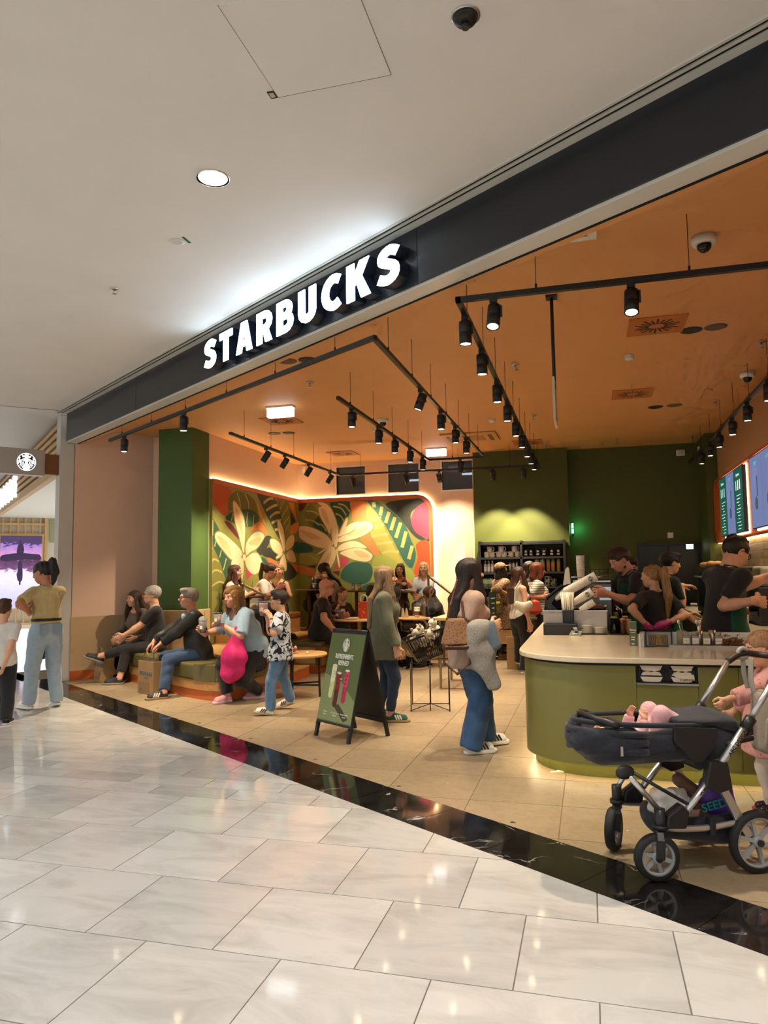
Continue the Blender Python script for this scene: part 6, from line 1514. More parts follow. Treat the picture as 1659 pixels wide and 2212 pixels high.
def clad(pts,z0,z1,name='front_panel'):
 b=MB();inn=offset_path(pts,.018)
 for i in range(len(pts)-1):b.prism([(pts[i][0]-co_.x,pts[i][1]-co_.y),(pts[i+1][0]-co_.x,pts[i+1][1]-co_.y),(inn[i+1][0]-co_.x,inn[i+1][1]-co_.y),(inn[i][0]-co_.x,inn[i][1]-co_.y)],z0,z1)
 return b.build(name,M_OLIVE,ctr,smooth=False)
xj=[at_Y(px,1500,5.6).x for px in(1376,1510,1598)]
clad([(-.53,10.4),(-.53,7.9)],.13,.825);clad([(-.53,7.895),(-.53,6.5)],.13,.825)
crv=[(-.53,6.495)]+body_out[1:-1]+[(xj[0]-.003,5.6)]
clad(crv,.13,.825)
zn=at_Y(1440,1476,5.6).z
clad([(xj[0],5.6),(xj[1]-.003,5.6)],.13,zn);clad([(xj[1],5.6),(xj[2]-.003,5.6)],.13,.825);clad([(xj[2],5.6),(2.08,5.6)],.13,.825);clad(body_out,.112,.129,'bottom_edge')
M_CL=mat('counter floor light',(1,.85,.6),.4,emit=(1,.78,.45),estr=22);M_CL.cycles.emission_sampling='AUTO'
pl_=offset_path(round_corner(-.51,5.62,2.08,7.5,.53,12),.022);lb=MB()
for a,b in zip(pl_[:-1],pl_[1:]):lb.tube([(a[0]-co_.x,a[1]-co_.y,.119),(b[0]-co_.x,b[1]-co_.y,.119)],0,sq=(.02,.006))
lb.build('floor_light_strip',M_CL,ctr)
top=MB().prism([(x,y)for x,y in counter_poly(-.57,5.555,.58,6.5,.02)],ZC-.04,ZC).build('counter_worktop',M_STONE,bevel=.008,seg=3,label='cream quartz worktop running round the counter corner',cat='worktop')
nd=empty('napkin_niche',((xj[0]+xj[1])/2,5.62,zn),0,'dark niche with two napkin dispensers in the counter front','niche');W_=xj[1]-xj[0];Hn=.83-zn
MB().box((-W_/2,.02,0),(W_/2,.022,Hn)).box((-W_/2,-.03,0),(W_/2,.02,.008)).build('niche_box',mat('niche black',(.006,.006,.006),.6),nd)
MB().box((-W_/2,-.035,-.012),(W_/2,-.02,0)).build('sill',M_STEEL,nd)
for s in(-1,1):
 c=s*W_/4
 dsp=MB().box((c-.085,-.012,.012),(c+.085,.018,Hn-.02)).build('dispenser',mat('navy black dispenser',(.008,.01,.016),.25),nd,bevel=.004)
 for k,z in enumerate((.2,.52,.84)):
  zz=Hn*z;MB().prism([(c-.075,zz+.018),(c+.075,zz+.018),(c+.06,zz-.012),(c,zz-.026),(c-.06,zz-.012)]if k!=1 else[(c-.07,zz-.01),(c+.07,zz-.01),(c+.055,zz+.012),(c,zz+.022),(c-.055,zz+.012)],.012,.018,frame_matrix(Vector((0,0,0)),Vector((1,0,0)),Vector((0,0,1)),Vector((0,-1,0)))).build('napkin',mat('cream napkin','d9cdb8',.8),dsp)
 if s>0:
  fl_=MB().prism([(c-.07,Hn*.5),(c+.075,Hn*.52),(c+.08,Hn*.2),(c-.005,Hn*.16)],.019,.022,frame_matrix(Vector((0,0,0)),Vector((1,0,0)),Vector((0,0,1)),Vector((0,-1,0)))).build('hanging_napkin',mat('cream napkin','d9cdb8',.8),dsp)
  lettering('STARBUCKS',.016,frame_matrix(Vector((c+.03,-.0235,Hn*.22)),Vector((1,0,0)),Vector((0,0,1)),Vector((0,-1,0))),mat('grey print','4a4238',.6),fl_,depth=.002,sx=1.1)
yu=6.44
up_x0=at_Y(1385,1370,yu).x
u_=empty('counter_upstand',(1.2,yu,ZC),0,'low white upstand with grey ledge along the counter','upstand')
MB().box((up_x0-1.2,0,0),(.88,.03,.115)).build('upstand_panel',M_WHITEPL,u_);MB().box((up_x0-1.2+.2,-.12,.0),(.88,-.001,.02)).build('ledge',M_ALU,u_)
MB().box((up_x0-1.21,-.14,0),(up_x0-1.19,.03,.115)).build('end_cheek',M_ALU,u_)
def on(px,py,z=ZC):return at_z(px,py,z)
def thing(name,px,py,label,cat,rz=0.,z=ZC,group=None):
 p=on(px,py,z);return empty(name,p,rz,label,cat,group)
yawc=math.radians(12)
Y0=on(1212,1371).y
def wpt(px,py,Y):return at_Y(px,py,Y)
t=thing('card_box',1210,1372,'long charcoal box on the worktop under the straws','box',.0)
xa_,xb_=wpt(1174,1370,t.location.y).x-t.location.x,wpt(1247,1370,t.location.y).x-t.location.x
MB().box((xa_,0,0),(xb_,.16,.105)).build('box_body',M_BLKB,t,bevel=.006);MB().box((xa_+.02,.03,.1055),(xb_-.05,.12,.112)).build('lid_plate',mat('charcoal lid',(.035,.036,.04),.4),t)
Yb_=t.location.y+.2
oz=empty('cup_organiser',(wpt(1243,1370,Yb_).x,Yb_,ZC),0,'silver grey organiser block behind the charcoal box','organiser');ozx0=wpt(1174,1340,Yb_).x-oz.location.x;ozx1=wpt(1312,1340,Yb_).x-oz.location.x;ozh=wpt(1240,1318,Yb_).z-ZC
MB().box((ozx0,0,0),(ozx1,.34,ozh)).build('organiser_body',M_ALU,oz,bevel=.004);MB().box((ozx0-.004,-.006,ozh-.012),(ozx1+.004,.345,ozh)).build('top_edge',mat('pale steel edge','cfc8bb',.3,.5),oz)
sx_=wpt(1228,1340,Yb_-.03).x;sw=.105
stw=empty('straw_box',(sx_,Yb_-.06,ZC+.113),0,'open charcoal box stuffed with white paper straws','straw box')
sh_=wpt(1228,1318,Yb_-.06).z-ZC-.113
MB().box((-sw/2,-.05,0),(sw/2,.05,.004)).box((-sw/2,-.05,0),(-sw/2+.004,.05,sh_)).box((sw/2-.004,-.05,0),(sw/2,.05,sh_)).box((-sw/2,-.05,0),(sw/2,-.046,sh_)).box((-sw/2,.046,0),(sw/2,.05,sh_)).build('box_body',M_BLKB,stw)
rs=random.Random(5);SM=MB().cyl((0,0,0),(0,0,.29),.0048,n=6).build('paper_straw',M_MUG);SD=SM.data;bpy.data.objects.remove(SM)
for k in range(46):
 x,y=rs.uniform(-.042,.042),rs.uniform(-.036,.036);o=bpy.data.objects.new('paper_straw',SD);COL.objects.link(o)
 o.location=stw.location+Vector((x,y,.006));o.rotation_euler=(-y*1.2+rs.uniform(-.05,.05),x*1.6+rs.uniform(-.06,.06),0);tag(o,'white paper straw standing in the charcoal straw box','straw','paper straws in the straw box')
hold=empty('cup_holder',(oz.location.x+ozx0+.02,Yb_+.06,ZC+ozh),0,'charcoal slanted cup holder on the organiser block','cup holder')
HM=frame_matrix(Vector((0,0,0)),Vector((1,0,0)),Vector((0,0,1)),Vector((0,-1,0)))
MB().prism([(0,0),(.2,0),(.46,.28),(.43,.30),(.17,.24),(.02,.12)],-.232,-.22,HM).build('cheek',M_BLKB,hold)
MB().prism([(-.01,0),(.12,0),(.06,.06),(.14,.2),(.02,.1)],-.01,.0,HM).build('cheek',M_BLKB,hold);MB().prism([(0,.0),(.02,.12),(.17,.24),(.16,.255),(.005,.13),(-.015,0)],-.22,-.0,HM).build('back_plate',M_BLKB,hold)
M_CUP=mat('white paper cup','e4ddcf',.5)
def cup_stack(c,d,n,r,label,pitch=.012,L=.11,group='stacked paper cups'):
 """cups nested along d: each cup is a thing"""
 d=Vector(d).normalized()
 q=d.to_track_quat('Z','Y')
 if 'cup%.3f'%r not in CUPM:
  tt_=MB().lathe([(r*.74,0),(r*.76,.002),(r,L-.004),(r*1.06,L-.002),(r*1.06,L+.003),(r*.97,L+.001),(r*.72,.006),(.001,.005)],20).build('paper_cup',M_CUP);CUPM['cup%.3f'%r]=tt_.data;bpy.data.objects.remove(tt_)
 for k in range(n):
  o=bpy.data.objects.new('paper_cup',CUPM['cup%.3f'%r]);COL.objects.link(o);o.location=Vector(c)+d*pitch*k;o.rotation_mode='QUATERNION';o.rotation_quaternion=q
  tag(o,label.replace('paper cup','paper cup, %s from the bottom,'%ordn[k]),'cup',group)
 return Vector(c)+d*pitch*(n-1)
CUPM={}
hl=hold.location
e1=cup_stack(wpt(1198,1292,Yb_+.1),(.88,.05,.47),24,.045,'white paper cup nested in the long upper slanted stack',.0145,.13,'upper slanted cup stack')
e2=cup_stack(wpt(1238,1303,Yb_+.02),(.85,-.05,.52),9,.042,'white paper cup nested in the middle slanted stack',.0135,.11,'middle slanted cup stack')
e3=cup_stack(wpt(1253,1318,Yb_-.0),(.85,-.05,.52),7,.034,'small white paper cup nested in the low slanted stack',.012,.085,'low slanted cup stack')
for e,rr_,L_,R_ in((e1,.045,.13,Vector((.88,.05,.47))),(e2,.042,.11,Vector((.85,-.05,.52)))):
 d=R_.normalized();sd=Vector((0,0,1)).cross(d).normalized();nn=(-(sd.cross(d))).normalized();f=Vector((0,-1,0));f=(f-d*f.dot(d)).normalized()
 t=empty('cup_emblem',e+d*L_*.55+f*(rr_*.93),0,'green round emblem printed on the end cup of the %s slanted stack'%('upper' if rr_>.043 else 'middle'),'emblem')
 emblem('emblem',.026,frame_matrix(Vector((0,0,0)),d,f.cross(d),f),mat('cup emblem green','3f4a45',.5),M_CUP,t,ring=True)
twp=wpt(1255,1247,8.5);e=cup_stack((twp.x,8.5,ZC+.512),(0,0,1),9,.045,'white paper cup in the upright tower on the espresso machine',.018,.12,'cup tower on the espresso machine')
t=thing('price_card',1240,1374,'small tilted olive price card before the plates','sign',-.5)
MB().box((-.06,0,0),(.06,.004,.075),Matrix.Rotation(-.9,4,'X')).build('card',mat('olive card','565a3c',.5),t);MB().box((-.03,-.002,.03),(.03,-.0005,.04),Matrix.Rotation(-.9,4,'X')).build('print',M_MUG,t);MB().box((-.02,.06,0),(.02,.064,.05),Matrix.Rotation(.6,4,'X')).build('strut',M_STEEL,t)
t=thing('black_tray',1282,1370,'black tray under two stacks of white plates','tray');tl_=t.location
MB().box((-.13,-.07,0),(.13,.1,.006)).box((-.13,-.07,.006),(.13,-.063,.014)).build('tray',M_BLKB,t,bevel=.003)
pm=MB().lathe([(.038,0),(.05,.003),(.062,.009),(.062,.011),(.05,.006),(.001,.004)],22).build('saucer',M_MUG);PD=pm.data;bpy.data.objects.remove(pm)
for j,(dx,n,nm)in enumerate(((-.062,9,'left'),(.066,7,'right'))):
 for k in range(n):
  o=bpy.data.objects.new('saucer',PD);COL.objects.link(o);o.location=tl_+Vector((dx,.0,.0062+.0088*k));tag(o,f'white saucer, {ordn[k]} from the bottom in the {nm} stack on the black tray','plate',f'{nm} stack of saucers')
for k in range(4):
 o=bpy.data.objects.new('saucer',PD);COL.objects.link(o);o.location=tl_+Vector((.05,.12,.0+.0088*k));o.scale=(1.1,1.1,1);tag(o,f'white saucer, {ordn[k]} from the bottom in the rear stack behind the tray','plate','rear stack of saucers')
t=empty('squeeze_bottle',tl_+Vector((.1,.16,0)),0,'cream squeeze bottle behind the plates','bottle');MB().lathe([(.024,0),(.026,.004),(.026,.1),(.012,.12)],14).build('bottle_body',mat('cream plastic','d8cba0',.4),t);MB().lathe([(.01,.12),(.004,.155)],10).build('nozzle',mat('cream plastic','d8cba0',.4),t)
t=thing('steel_bottle',1310,1364,'tall brushed steel bottle beside the plates','bottle');MB().lathe([(.03,0),(.033,.005),(.033,.17),(.02,.21),(.014,.225),(.014,.24),(.02,.245),(.018,.26)],20).build('bottle_body',M_STEEL,t);MB().ball((0,0,.262),(.016,.016,.012),10,6).build('stopper',M_CHROME,t)
t=thing('drip_tray',1338,1371,'black drip tray with jugs and syrups','tray');dl_=t.location;MB().box((-.09,-.06,0),(.12,.1,.008)).build('tray',M_BLKB,t,bevel=.003)
t=empty('ice_jug',dl_+Vector((-.045,0,.009)),0,'clear plastic jug of ice and leaves','jug');MB().lathe([(.036,0),(.038,.004),(.045,.15),(.043,.15),(.036,.008),(.001,.006)],18).build('jug_wall',M_GLASS,t)
for k in range(10):MB().cbox((rs.uniform(-.02,.02),rs.uniform(-.02,.02),.02+.011*k),(.022,.02,.02),Matrix.Rotation(k,4,'Z')).build('ice_cube',mat('ice',(.85,.88,.85),.1,trans=.5,ior=1.2),t)
MB().ball((0,0,.15),(.04,.04,.02),9,5).build('mint_leaves',mat('mint leaf','5b6b35',.6,noise=.4,nscale=60),t);MB().lathe([(.033,.006),(.034,.02)],16).build('dark_syrup',mat('dark syrup',(.05,.015,.01),.2),t)
for dx,dy,col,hh,lab in((.035,-.01,'4a2a1c',.13,'dark coffee syrup jar on the drip tray'),(.06,.05,'8a4f2e',.15,'brown plastic cup of caramel on the drip tray'),(.09,.02,'b07a45',.12,'amber syrup jar at the right of the drip tray')):
 t=empty('syrup_jar',dl_+Vector((dx,dy,.009)),0,lab,'jar');MB().lathe([(.022,0),(.024,.003),(.027,hh)],16).build('jar_body',mat('syrup '+col,col,.2),t);MB().lathe([(.028,hh),(.028,hh+.012),(.02,hh+.02)],16).build('jar_lid',mat('caramel lid','a5764c',.4),t)
t=thing('milk_bottle',1353,1345,'white milk bottle with blue cap behind the syrups','bottle');MB().lathe([(.04,0),(.043,.005),(.043,.12),(.02,.17),(.018,.185)],18).build('bottle_body',M_MUG,t);MB().lathe([(.0435,.03),(.0435,.09)],18,cap=False).build('blue_label',mat('blue label','5d83b4',.5),t);MB().lathe([(.021,.185),(.021,.205)],14).build('cap',mat('blue cap','1d3fa0',.4),t);MB().tube([(.03,0,.15),(.05,0,.16),(.045,0,.19),(.02,0,.185)],.006,8).build('handle',mat('blue cap','1d3fa0',.4),t)
t=thing('tent_card',1369,1394,'tall folded olive menu card with white print','sign',-.15);hc_=wpt(1369,1342,t.location.y).z-ZC
MB().prism([(-.045,0),(.035,0),(.0,hc_)],-.028,.028,frame_matrix(Vector((0,0,0)),Vector((0,1,0)),Vector((0,0,1)),Vector((1,0,0)))).build('card_body',mat('grey card','a9a59a',.6),t)
MM=frame_matrix(Vector((0,-.0465,0)),Vector((1,0,0)),Vector((0,.045,hc_)).normalized(),Vector((0,-hc_,.045)).normalized());fc=MB().box((-.028,.0,0),(.028,hc_,.002),MM).build('front_print',mat('olive card','565a3c',.5),t)
lettering('Makeup',.022,MM@Matrix.Translation((0,hc_*.66,.003)),M_MUG,fc,depth=.002,sx=.7,bold=.02)
for k,y in enumerate((.55,.36,.26,.08)):MB().cbox((0,hc_*y,.0025),(.034-.004*k,.008 if k else .003,.001),MM).build('print_line',M_MUG,fc)
t=thing('leaflet_stack',1384,1396,'thin stack of white leaflets beside the napkin box','leaflets',-.1);MB().box((-.012,-.02,0),(.012,.05,.1)).build('leaflet',M_WHITEPL,t);MB().box((.0125,-.02,0),(.016,.05,.105)).build('divider',M_ALU,t)
t=thing('napkin_box',1424,1397,'black napkin box with a kraft paper face print','napkin box',.04);bwx=(wpt(1450,1390,t.location.y).x-wpt(1392,1390,t.location.y).x);bh_=.125
MB().box((-bwx/2,0,0),(bwx/2,.16,.006)).box((-bwx/2,0,0),(-bwx/2+.008,.16,bh_)).box((bwx/2-.008,0,0),(bwx/2,.16,bh_)).box((-bwx/2,0,bh_-.008),(bwx/2,.16,bh_)).box((-bwx/2,.15,0),(bwx/2,.16,bh_)).build('box_shell',mat('black acrylic',(.008,.008,.008),.2),t)
np_=MB().box((-bwx*.36,.012,.012),(bwx*.36,.14,.095)).build('kraft_napkins',mat('kraft paper','9a7a50',.7),t);fk=MB();FM=frame_matrix(Vector((0,.0115,0)),Vector((1,0,0)),Vector((0,0,1)),Vector((0,-1,0)))
for s in(-1,1):
 for k in range(4):
  x0_=.028+.013*k
  for qd in stroke_quads(spline([(s*(x0_-.008),.09),(s*x0_,.065),(s*(x0_-.004),.04),(s*(x0_+.006),.016)],4,False),.005):fk.prism(qd,0,.0008,FM)
 for qd in stroke_quads([(s*.007,.07),(s*.014,.073),(s*.021,.069)],.004)+stroke_quads([(s*.008,.063),(s*.014,.065),(s*.02,.062)],.003):fk.prism(qd,0,.0008,FM)
for qd in stroke_quads([(-.008,.034),(0,.031),(.008,.034)],.004)+stroke_quads([(0,.06),(.003,.046),(-.002,.044)],.0025):fk.prism(qd,0,.0008,FM)
fk.build('face_print',mat('dark green print',(.02,.03,.025),.6),np_)
ZL=ZC+.0205
def ledge(px):q_=at_Y(px,1390,yu-.06);return Vector((q_.x,yu-.06,ZL))
for k,px in enumerate((1482,1502,1526,1552)):
 t=empty('spice_jar',ledge(px),0,f'square glass spice jar with white label, {ordn[k]} from the left on the counter ledge','jar','spice jars on the ledge')
 MB().box((-.028,-.028,0),(.028,.028,.075)).build('glass',mat('cloudy jar glass',(.5,.44,.3),.12,trans=.4,ior=1.3),t,bevel=.008);MB().lathe([(.02,.075),(.022,.08),(.022,.1),(.02,.104)],16).build('jar_neck',mat('cloudy jar glass',(.5,.44,.3),.12,trans=.4,ior=1.3),t)
 lb_=MB().box((-.024,-.0295,.012),(.024,-.0282,.055)).build('label',M_MUG,t);lettering(['VANILLA','CINNAMON','COCOA','CARDAMOM'][k],.009,frame_matrix(Vector((0,-.03,.033)),Vector((1,0,0)),Vector((0,0,1)),Vector((0,-1,0))),M_BLK,lb_,depth=.001)
for px,lab,r_,hh,spo in((1474,'wide glass canister with a spoon at the left of the ledge',.036,.11,1),(1513,'steel cylinder full of spoons on the ledge',.024,.11,4),(1541,'brushed steel cylinder between the spice jars',.026,.115,0)):
 p=ledge(px)+Vector((0,.035,0));t=empty('canister',p,0,lab,'canister');MB().lathe([(r_,0),(r_,hh),(r_*.93,hh),(r_*.93,.01),(.001,.008)],20).build('cylinder',M_STEEL if spo!=1 else mat('amber canister',(.42,.34,.2),.15,trans=.3,ior=1.3),t)
 for k in range(spo):
  a=k*1.7;s_=empty('spoon',p+Vector((.008*math.cos(a),.008*math.sin(a),.012)),a,f'steel spoon standing in the {"steel cylinder" if spo > 1 else "wide canister"}','spoon','spoons on the ledge');s_.rotation_euler=(.14,.16*(1 if k%2 else-1),a)
  MB().cyl((0,0,0),(0,0,.15),.003,n=6).build('spoon_handle',M_CHROME,s_);MB().ball((0,0,.168),(.012,.004,.022),10,6).build('spoon_bowl',M_CHROME,s_)
rs=random.Random(9)
for px,lab,n in((1572,'left heap of brown paper filler on the ledge',60),(1594,'right heap of brown paper filler on the ledge',45)):
 p=ledge(px);b=MB()
 for k in range(n):
  x,y,z=rs.gauss(0,.028),rs.gauss(0,.018),abs(rs.gauss(0,.028))+.006;a=rs.random()*6
  pts=[(x+.016*math.cos(a+j)*(.6+.2*j),y+.012*math.sin(a+j),max(.003,z+.008*math.sin(2*j+a)))for j in range(4)]
  b.tube(pts,0,sq=(.009,.0015))
 b.build('paper_filler',mat('brown crinkle paper','8d5f38',.7),loc=p,label=lab,cat='paper filler',kind='stuff')
t=empty('white_ribbon',ledge(1608),0,'small white ribbon bow at the right of the ledge','ribbon');MB().tube([(0,0,.01),(-.02,0,.05),(-.005,0,.06),(.01,0,.03),(.03,0,.055),(.02,0,.02)],0,sq=(.012,.002)).ball((0,0,.02),.01,8,5).build('bow',M_MUG,t)
ZW=ZC
t=empty('espresso_machine',(.02,8.7,ZW),0,'steel espresso machine with wooden handles on the counter','coffee machine')
MB().box((-.2,-.3,.06),(.22,.55,.49)).build('machine_body',mat('dark steel',(.16,.15,.14),.35,.8),t,bevel=.02);MB().box((-.22,-.34,.0),(.24,.58,.06)).build('drip_base',M_BLKB,t,bevel=.01)
MB().box((-.2,-.26,.4955),(.2,.5,.51)).build('cup_rail_floor',M_STEEL,t);MB().tube([(-.21,-.28,.55),(.21,-.28,.55),(.21,.52,.55),(-.21,.52,.55)],.008,8,True).build('cup_rail',M_CHROME,t)
MB().box((.08,-.31,.3),(.2,-.302,.44)).build('display',mat('blue grey display',(.2,.3,.33),.2,emit=(.3,.4,.42),estr=.7),t)
for k in range(2):
 y=-.22+.3*k
 MB().cyl((.22,y,.2),(.3,y,.19),.03).build('group_head',M_CHROME,t);MB().tube([(.3,y,.17),(.38,y-.04,.165),(.46,y-.08,.18)],.014,8).build('wood_handle',mat('walnut handle','7a3f1e',.4),t);MB().tube([(.24,y-.1,.24),(.3,y-.12,.2),(.31,y-.12,.06)],.007,8).build('steam_wand',M_CHROME,t)
t=empty('coffee_brewer',at_Y(1380,1340,8.2)*1.0,0,'brown coffee brewer with black grip on the counter','coffee machine');t.location=Vector((.28,8.05,ZW))
t.location=Vector((at_Y(1287,1330,8.12).x,8.12,ZW));MB().box((-.1,-.1,0),(.1,.12,.2)).build('brewer_body',mat('copper brown','7a4326',.35,.3),t,bevel=.02);MB().tube([(.1,-.1,.18),(.14,-.1,.15),(.14,-.1,.02)],.012,8).build('grip',M_BLK,t);MB().prism([(-.1,.2),(.1,.2),(.06,.26),(-.02,.26)],-.1,.1,frame_matrix(Vector((0,0,0)),Vector((1,0,0)),Vector((0,0,1)),Vector((0,-1,0)))).build('brewer_lid',mat('copper brown','7a4326',.35,.3),t)
t=empty('till_screen',(at_Y(1214,1300,9.6).x,9.6,ZW),.2,'upright till with bright blue screen behind the cups','till');MB().box((-.1,-.04,0),(.1,.1,.36)).build('till_body',M_BLKB,t,bevel=.008);MB().box((-.075,-.046,.06),(-.02,-.0405,.33)).build('lit_screen',mat('pale blue screen',(.5,.6,.8),.3,emit=(.45,.58,.85),estr=1.2),t);MB().box((.0,-.044,.1),(.09,-.0405,.3)).build('glass_front',mat('brown glass',(.08,.05,.03),.1),t)
t=empty('shield_display',(at_Y(1222,1240,9.3).x,9.3,ZW+.3),-.2,'pale shield shaped display with round mark above the till','sign');MB().prism([(-.06,0),(.07,.0),(.045,.34),(.03,.37),(-.0,.34)],-.015,.015,frame_matrix(Vector((0,0,0)),Vector((1,0,0)),Vector((0,0,1)),Vector((0,-1,0)))).build('shield',mat('pale grey shield','c4bfb4',.4),t);MB().cyl((.02,-.018,.14),(.02,-.0155,.14),.022).build('round_mark',M_BLK,t);MB().cyl((0,0,-.3),(0,0,0),.012).build('stand',M_BLKB,t)
t=empty('bottle_crate',(at_Y(1282,1230,8.4).x+.05,8.75,ZW+.512),0,'black wire crate of bottles on the espresso machine','crate');MB().box((-.14,-.1,0),(.12,.1,.012)).build('crate_floor',M_BLK,t)
for z in(.04,.08,.12):MB().tube([(-.14,-.1,z),(.12,-.1,z),(.12,.1,z),(-.14,.1,z)],.004,6,True).build('wire',M_BLK,t)
for k in range(6):MB().cyl((-.12+.045*k,-.1,0),(-.13+.048*k,-.1,.12),.004,n=6).build('upright',M_BLK,t)
XB=1.38
bc=empty('back_counter',(1.74,9.2,0),0,'black back counter along the menu wall','counter')
MB().box((XB+.04-1.74,6.0-9.2,.08),(.34,12.9-9.2,.86)).build('carcass',mat('black cabinet',(.01,.01,.011),.45),bc);MB().box((XB+.1-1.74,6.0-9.2,0),(.34,12.9-9.2,.08)).build('plinth',M_BLK,bc)
for k in range(12):MB().box((XB+.028-1.74,6.05+.57*k-9.2,.12),(XB+.0395-1.74,6.05+.57*k+.55-9.2,.82)).build('cabinet_door',mat('black cabinet door',(.014,.014,.016),.35),bc,bevel=.003)
MB().box((XB,5.98,.865),(2.09,12.95,.905)).build('back_worktop',M_STONE,bevel=.006,label='cream quartz worktop of the back counter',cat='worktop')
ZK=.9055
def kb(px,py,dx=0):q_=at_z(px,py,ZK);return Vector((max(q_.x,XB+.1)+dx,q_.y,ZK))
t=empty('convection_oven',(1.74,10.6,ZK),0,'tall black oven with a bag of pastries on top','oven');MB().box((-.3,-.5,.02),(.33,.5,.62)).build('oven_body',mat('black oven',(.012,.012,.012),.35),t,bevel=.01);MB().box((-.312,-.42,.1),(-.3005,.3,.55)).build('oven_door',mat('oven glass',(.006,.006,.007),.08),t);MB().tube([(-.34,-.4,.5),(-.35,.28,.5)],.012,8).build('oven_handle',M_STEEL,t)
for x in(-.25,.27):
 for y in(-.45,.45):MB().cyl((x,y,0),(x,y,.02),.02).build('foot',M_BLK,t)
pg_=empty('pastry_bag',(1.7,10.45,ZK+.621),0,'clear bag of brown pastries on the black oven','pastry bag')
for k in range(16):MB().ball((rs.uniform(-.22,.2),rs.uniform(-.3,.3),.03+.02*rs.random()),(.06,.05,.035),8,6).build('pastry',mat('golden pastry','b98a50',.5,noise=.3,nscale=25),pg_)
t=empty('warming_grill',(1.7,9.2,ZK),0,'black contact grill on the back counter','grill');MB().box((-.25,-.25,.02),(.2,.3,.13)).build('grill_base',M_STEEL,t,bevel=.01);MB().box((-.27,-.27,.14),(.22,.3,.2)).build('grill_lid',M_BLKB,t,bevel=.02);MB().tube([(-.27,-.2,.2),(-.34,-.2,.22),(-.34,.2,.22),(-.27,.2,.2)],.012,8).build('grill_handle',M_BLK,t)
t=empty('steel_pitcher',kb(1520,1316),0,'steel milk pitcher on the back counter','pitcher');MB().lathe([(.05,0),(.052,.005),(.046,.12),(.05,.135),(.047,.135),(.044,.12),(.045,.01),(.001,.008)],20).build('pitcher_body',M_STEEL,t);MB().tube([(0,-.048,.12),(0,-.085,.11),(0,-.085,.04),(0,-.05,.03)],.006,8).build('handle',M_STEEL,t)
t=empty('black_tray',kb(1497,1309),0,'small black tray left of the steel pitcher','tray');MB().box((-.09,-.1,0),(.09,.1,.012)).build('tray',M_BLKB,t,bevel=.004);MB().box((-.04,-.05,.0125),(.06,.04,.05)).build('white_tub',M_WHITEPL,t,bevel=.008)
def kc(px,py):q_=at_z(px,py,ZK);return q_
t=empty('sleeve_cups',kc(1610,1349),0,'stack of white cups and brown sleeves near the right barista','cup stack');MB().lathe([(.034,0),(.044,.105),(.046,.108)],18).build('white_cup',M_CUP,t);MB().lathe([(.042,.1085),(.047,.16)],18).build('brown_sleeve',mat('brown sleeve','8a5430',.6),t);MB().lathe([(.04,.1605),(.043,.185),(.03,.19)],18).build('clear_lid',M_MUG,t)
t=empty('purple_tumbler',kc(1629,1345),0,'lilac printed tumbler near the right barista','tumbler');MB().lathe([(.04,0),(.044,.005),(.054,.21),(.05,.215)],20).build('tumbler_body',mat('lilac print','80589a',.4,noise=.3,nscale=30),t);MB().lathe([(.052,.2155),(.05,.23)],18).build('tumbler_lid',mat('pale lilac','b9a3c6',.4),t)
t=empty('blender',kc(1647,1341),0,'black blender with a cup of pink smoothie','blender');MB().lathe([(.06,0),(.062,.01),(.045,.12),(.058,.15)],20).build('blender_base',M_BLK,t);MB().lathe([(.045,.151),(.055,.2),(.05,.28),(.03,.29)],20).build('blender_cup',mat('pink smoothie','b06a72',.15),t);MB().cyl((0,-.058,.075),(0,-.056,.075),.012).build('dial',M_WHITEPL,t)
t=empty('flour_bag',kc(1668,1345),0,'white printed paper bag at the right edge of the back counter','bag');MB().box((-.06,-.05,0),(.1,.08,.24)).build('paper_bag',M_WHITEPL,t,bevel=.02)
for k in range(5):MB().box((-.04,-.052,.06+.03*k),(.05-.008*k,-.0505,.066+.03*k)).build('print_line',mat('grey print','4a4238',.6),t)
t=empty('tea_jar',Vector((1.72,7.6,ZK)),0,'large amber glass jar of leaf tea','jar');MB().lathe([(.09,0),(.1,.01),(.1,.2),(.07,.24),(.07,.26)],24).build('jar_glass',mat('amber jar',(.22,.16,.05),.08,trans=.35,ior=1.3),t);MB().lathe([(.074,.26),(.074,.285)],24).build('jar_lid',M_STEEL,t)
t=empty('amber_canister',Vector((1.92,8.3,ZK)),0,'orange canister with green lid behind the right barista','canister');MB().box((-.08,-.08,0),(.08,.08,.42)).build('canister_body',mat('amber plastic','8d4f22',.25),t,bevel=.02);MB().box((-.085,-.085,.4205),(.085,.085,.44)).build('canister_lid',mat('mint lid','5fa57c',.4),t)
t=empty('black_fridge',(1.85,7.9,ZK),0,'low black fridge unit behind the right barista','fridge');t.location.y=9.95-.9;t.location=Vector((1.88,8.75,ZK));MB().box((-.18,-.25,0),(.2,.25,.4)).build('fridge_body',M_BLKB,t,bevel=.01);MB().box((-.19,-.2,.1),(-.181,.2,.36)).build('fridge_door',mat('oven glass',(.006,.006,.007),.08),t);MB().box((-.15,-.2,.4005),(.15,.2,.62)).build('steel_tank',mat('dull steel tank','a39b86',.35,.5),t,bevel=.03)
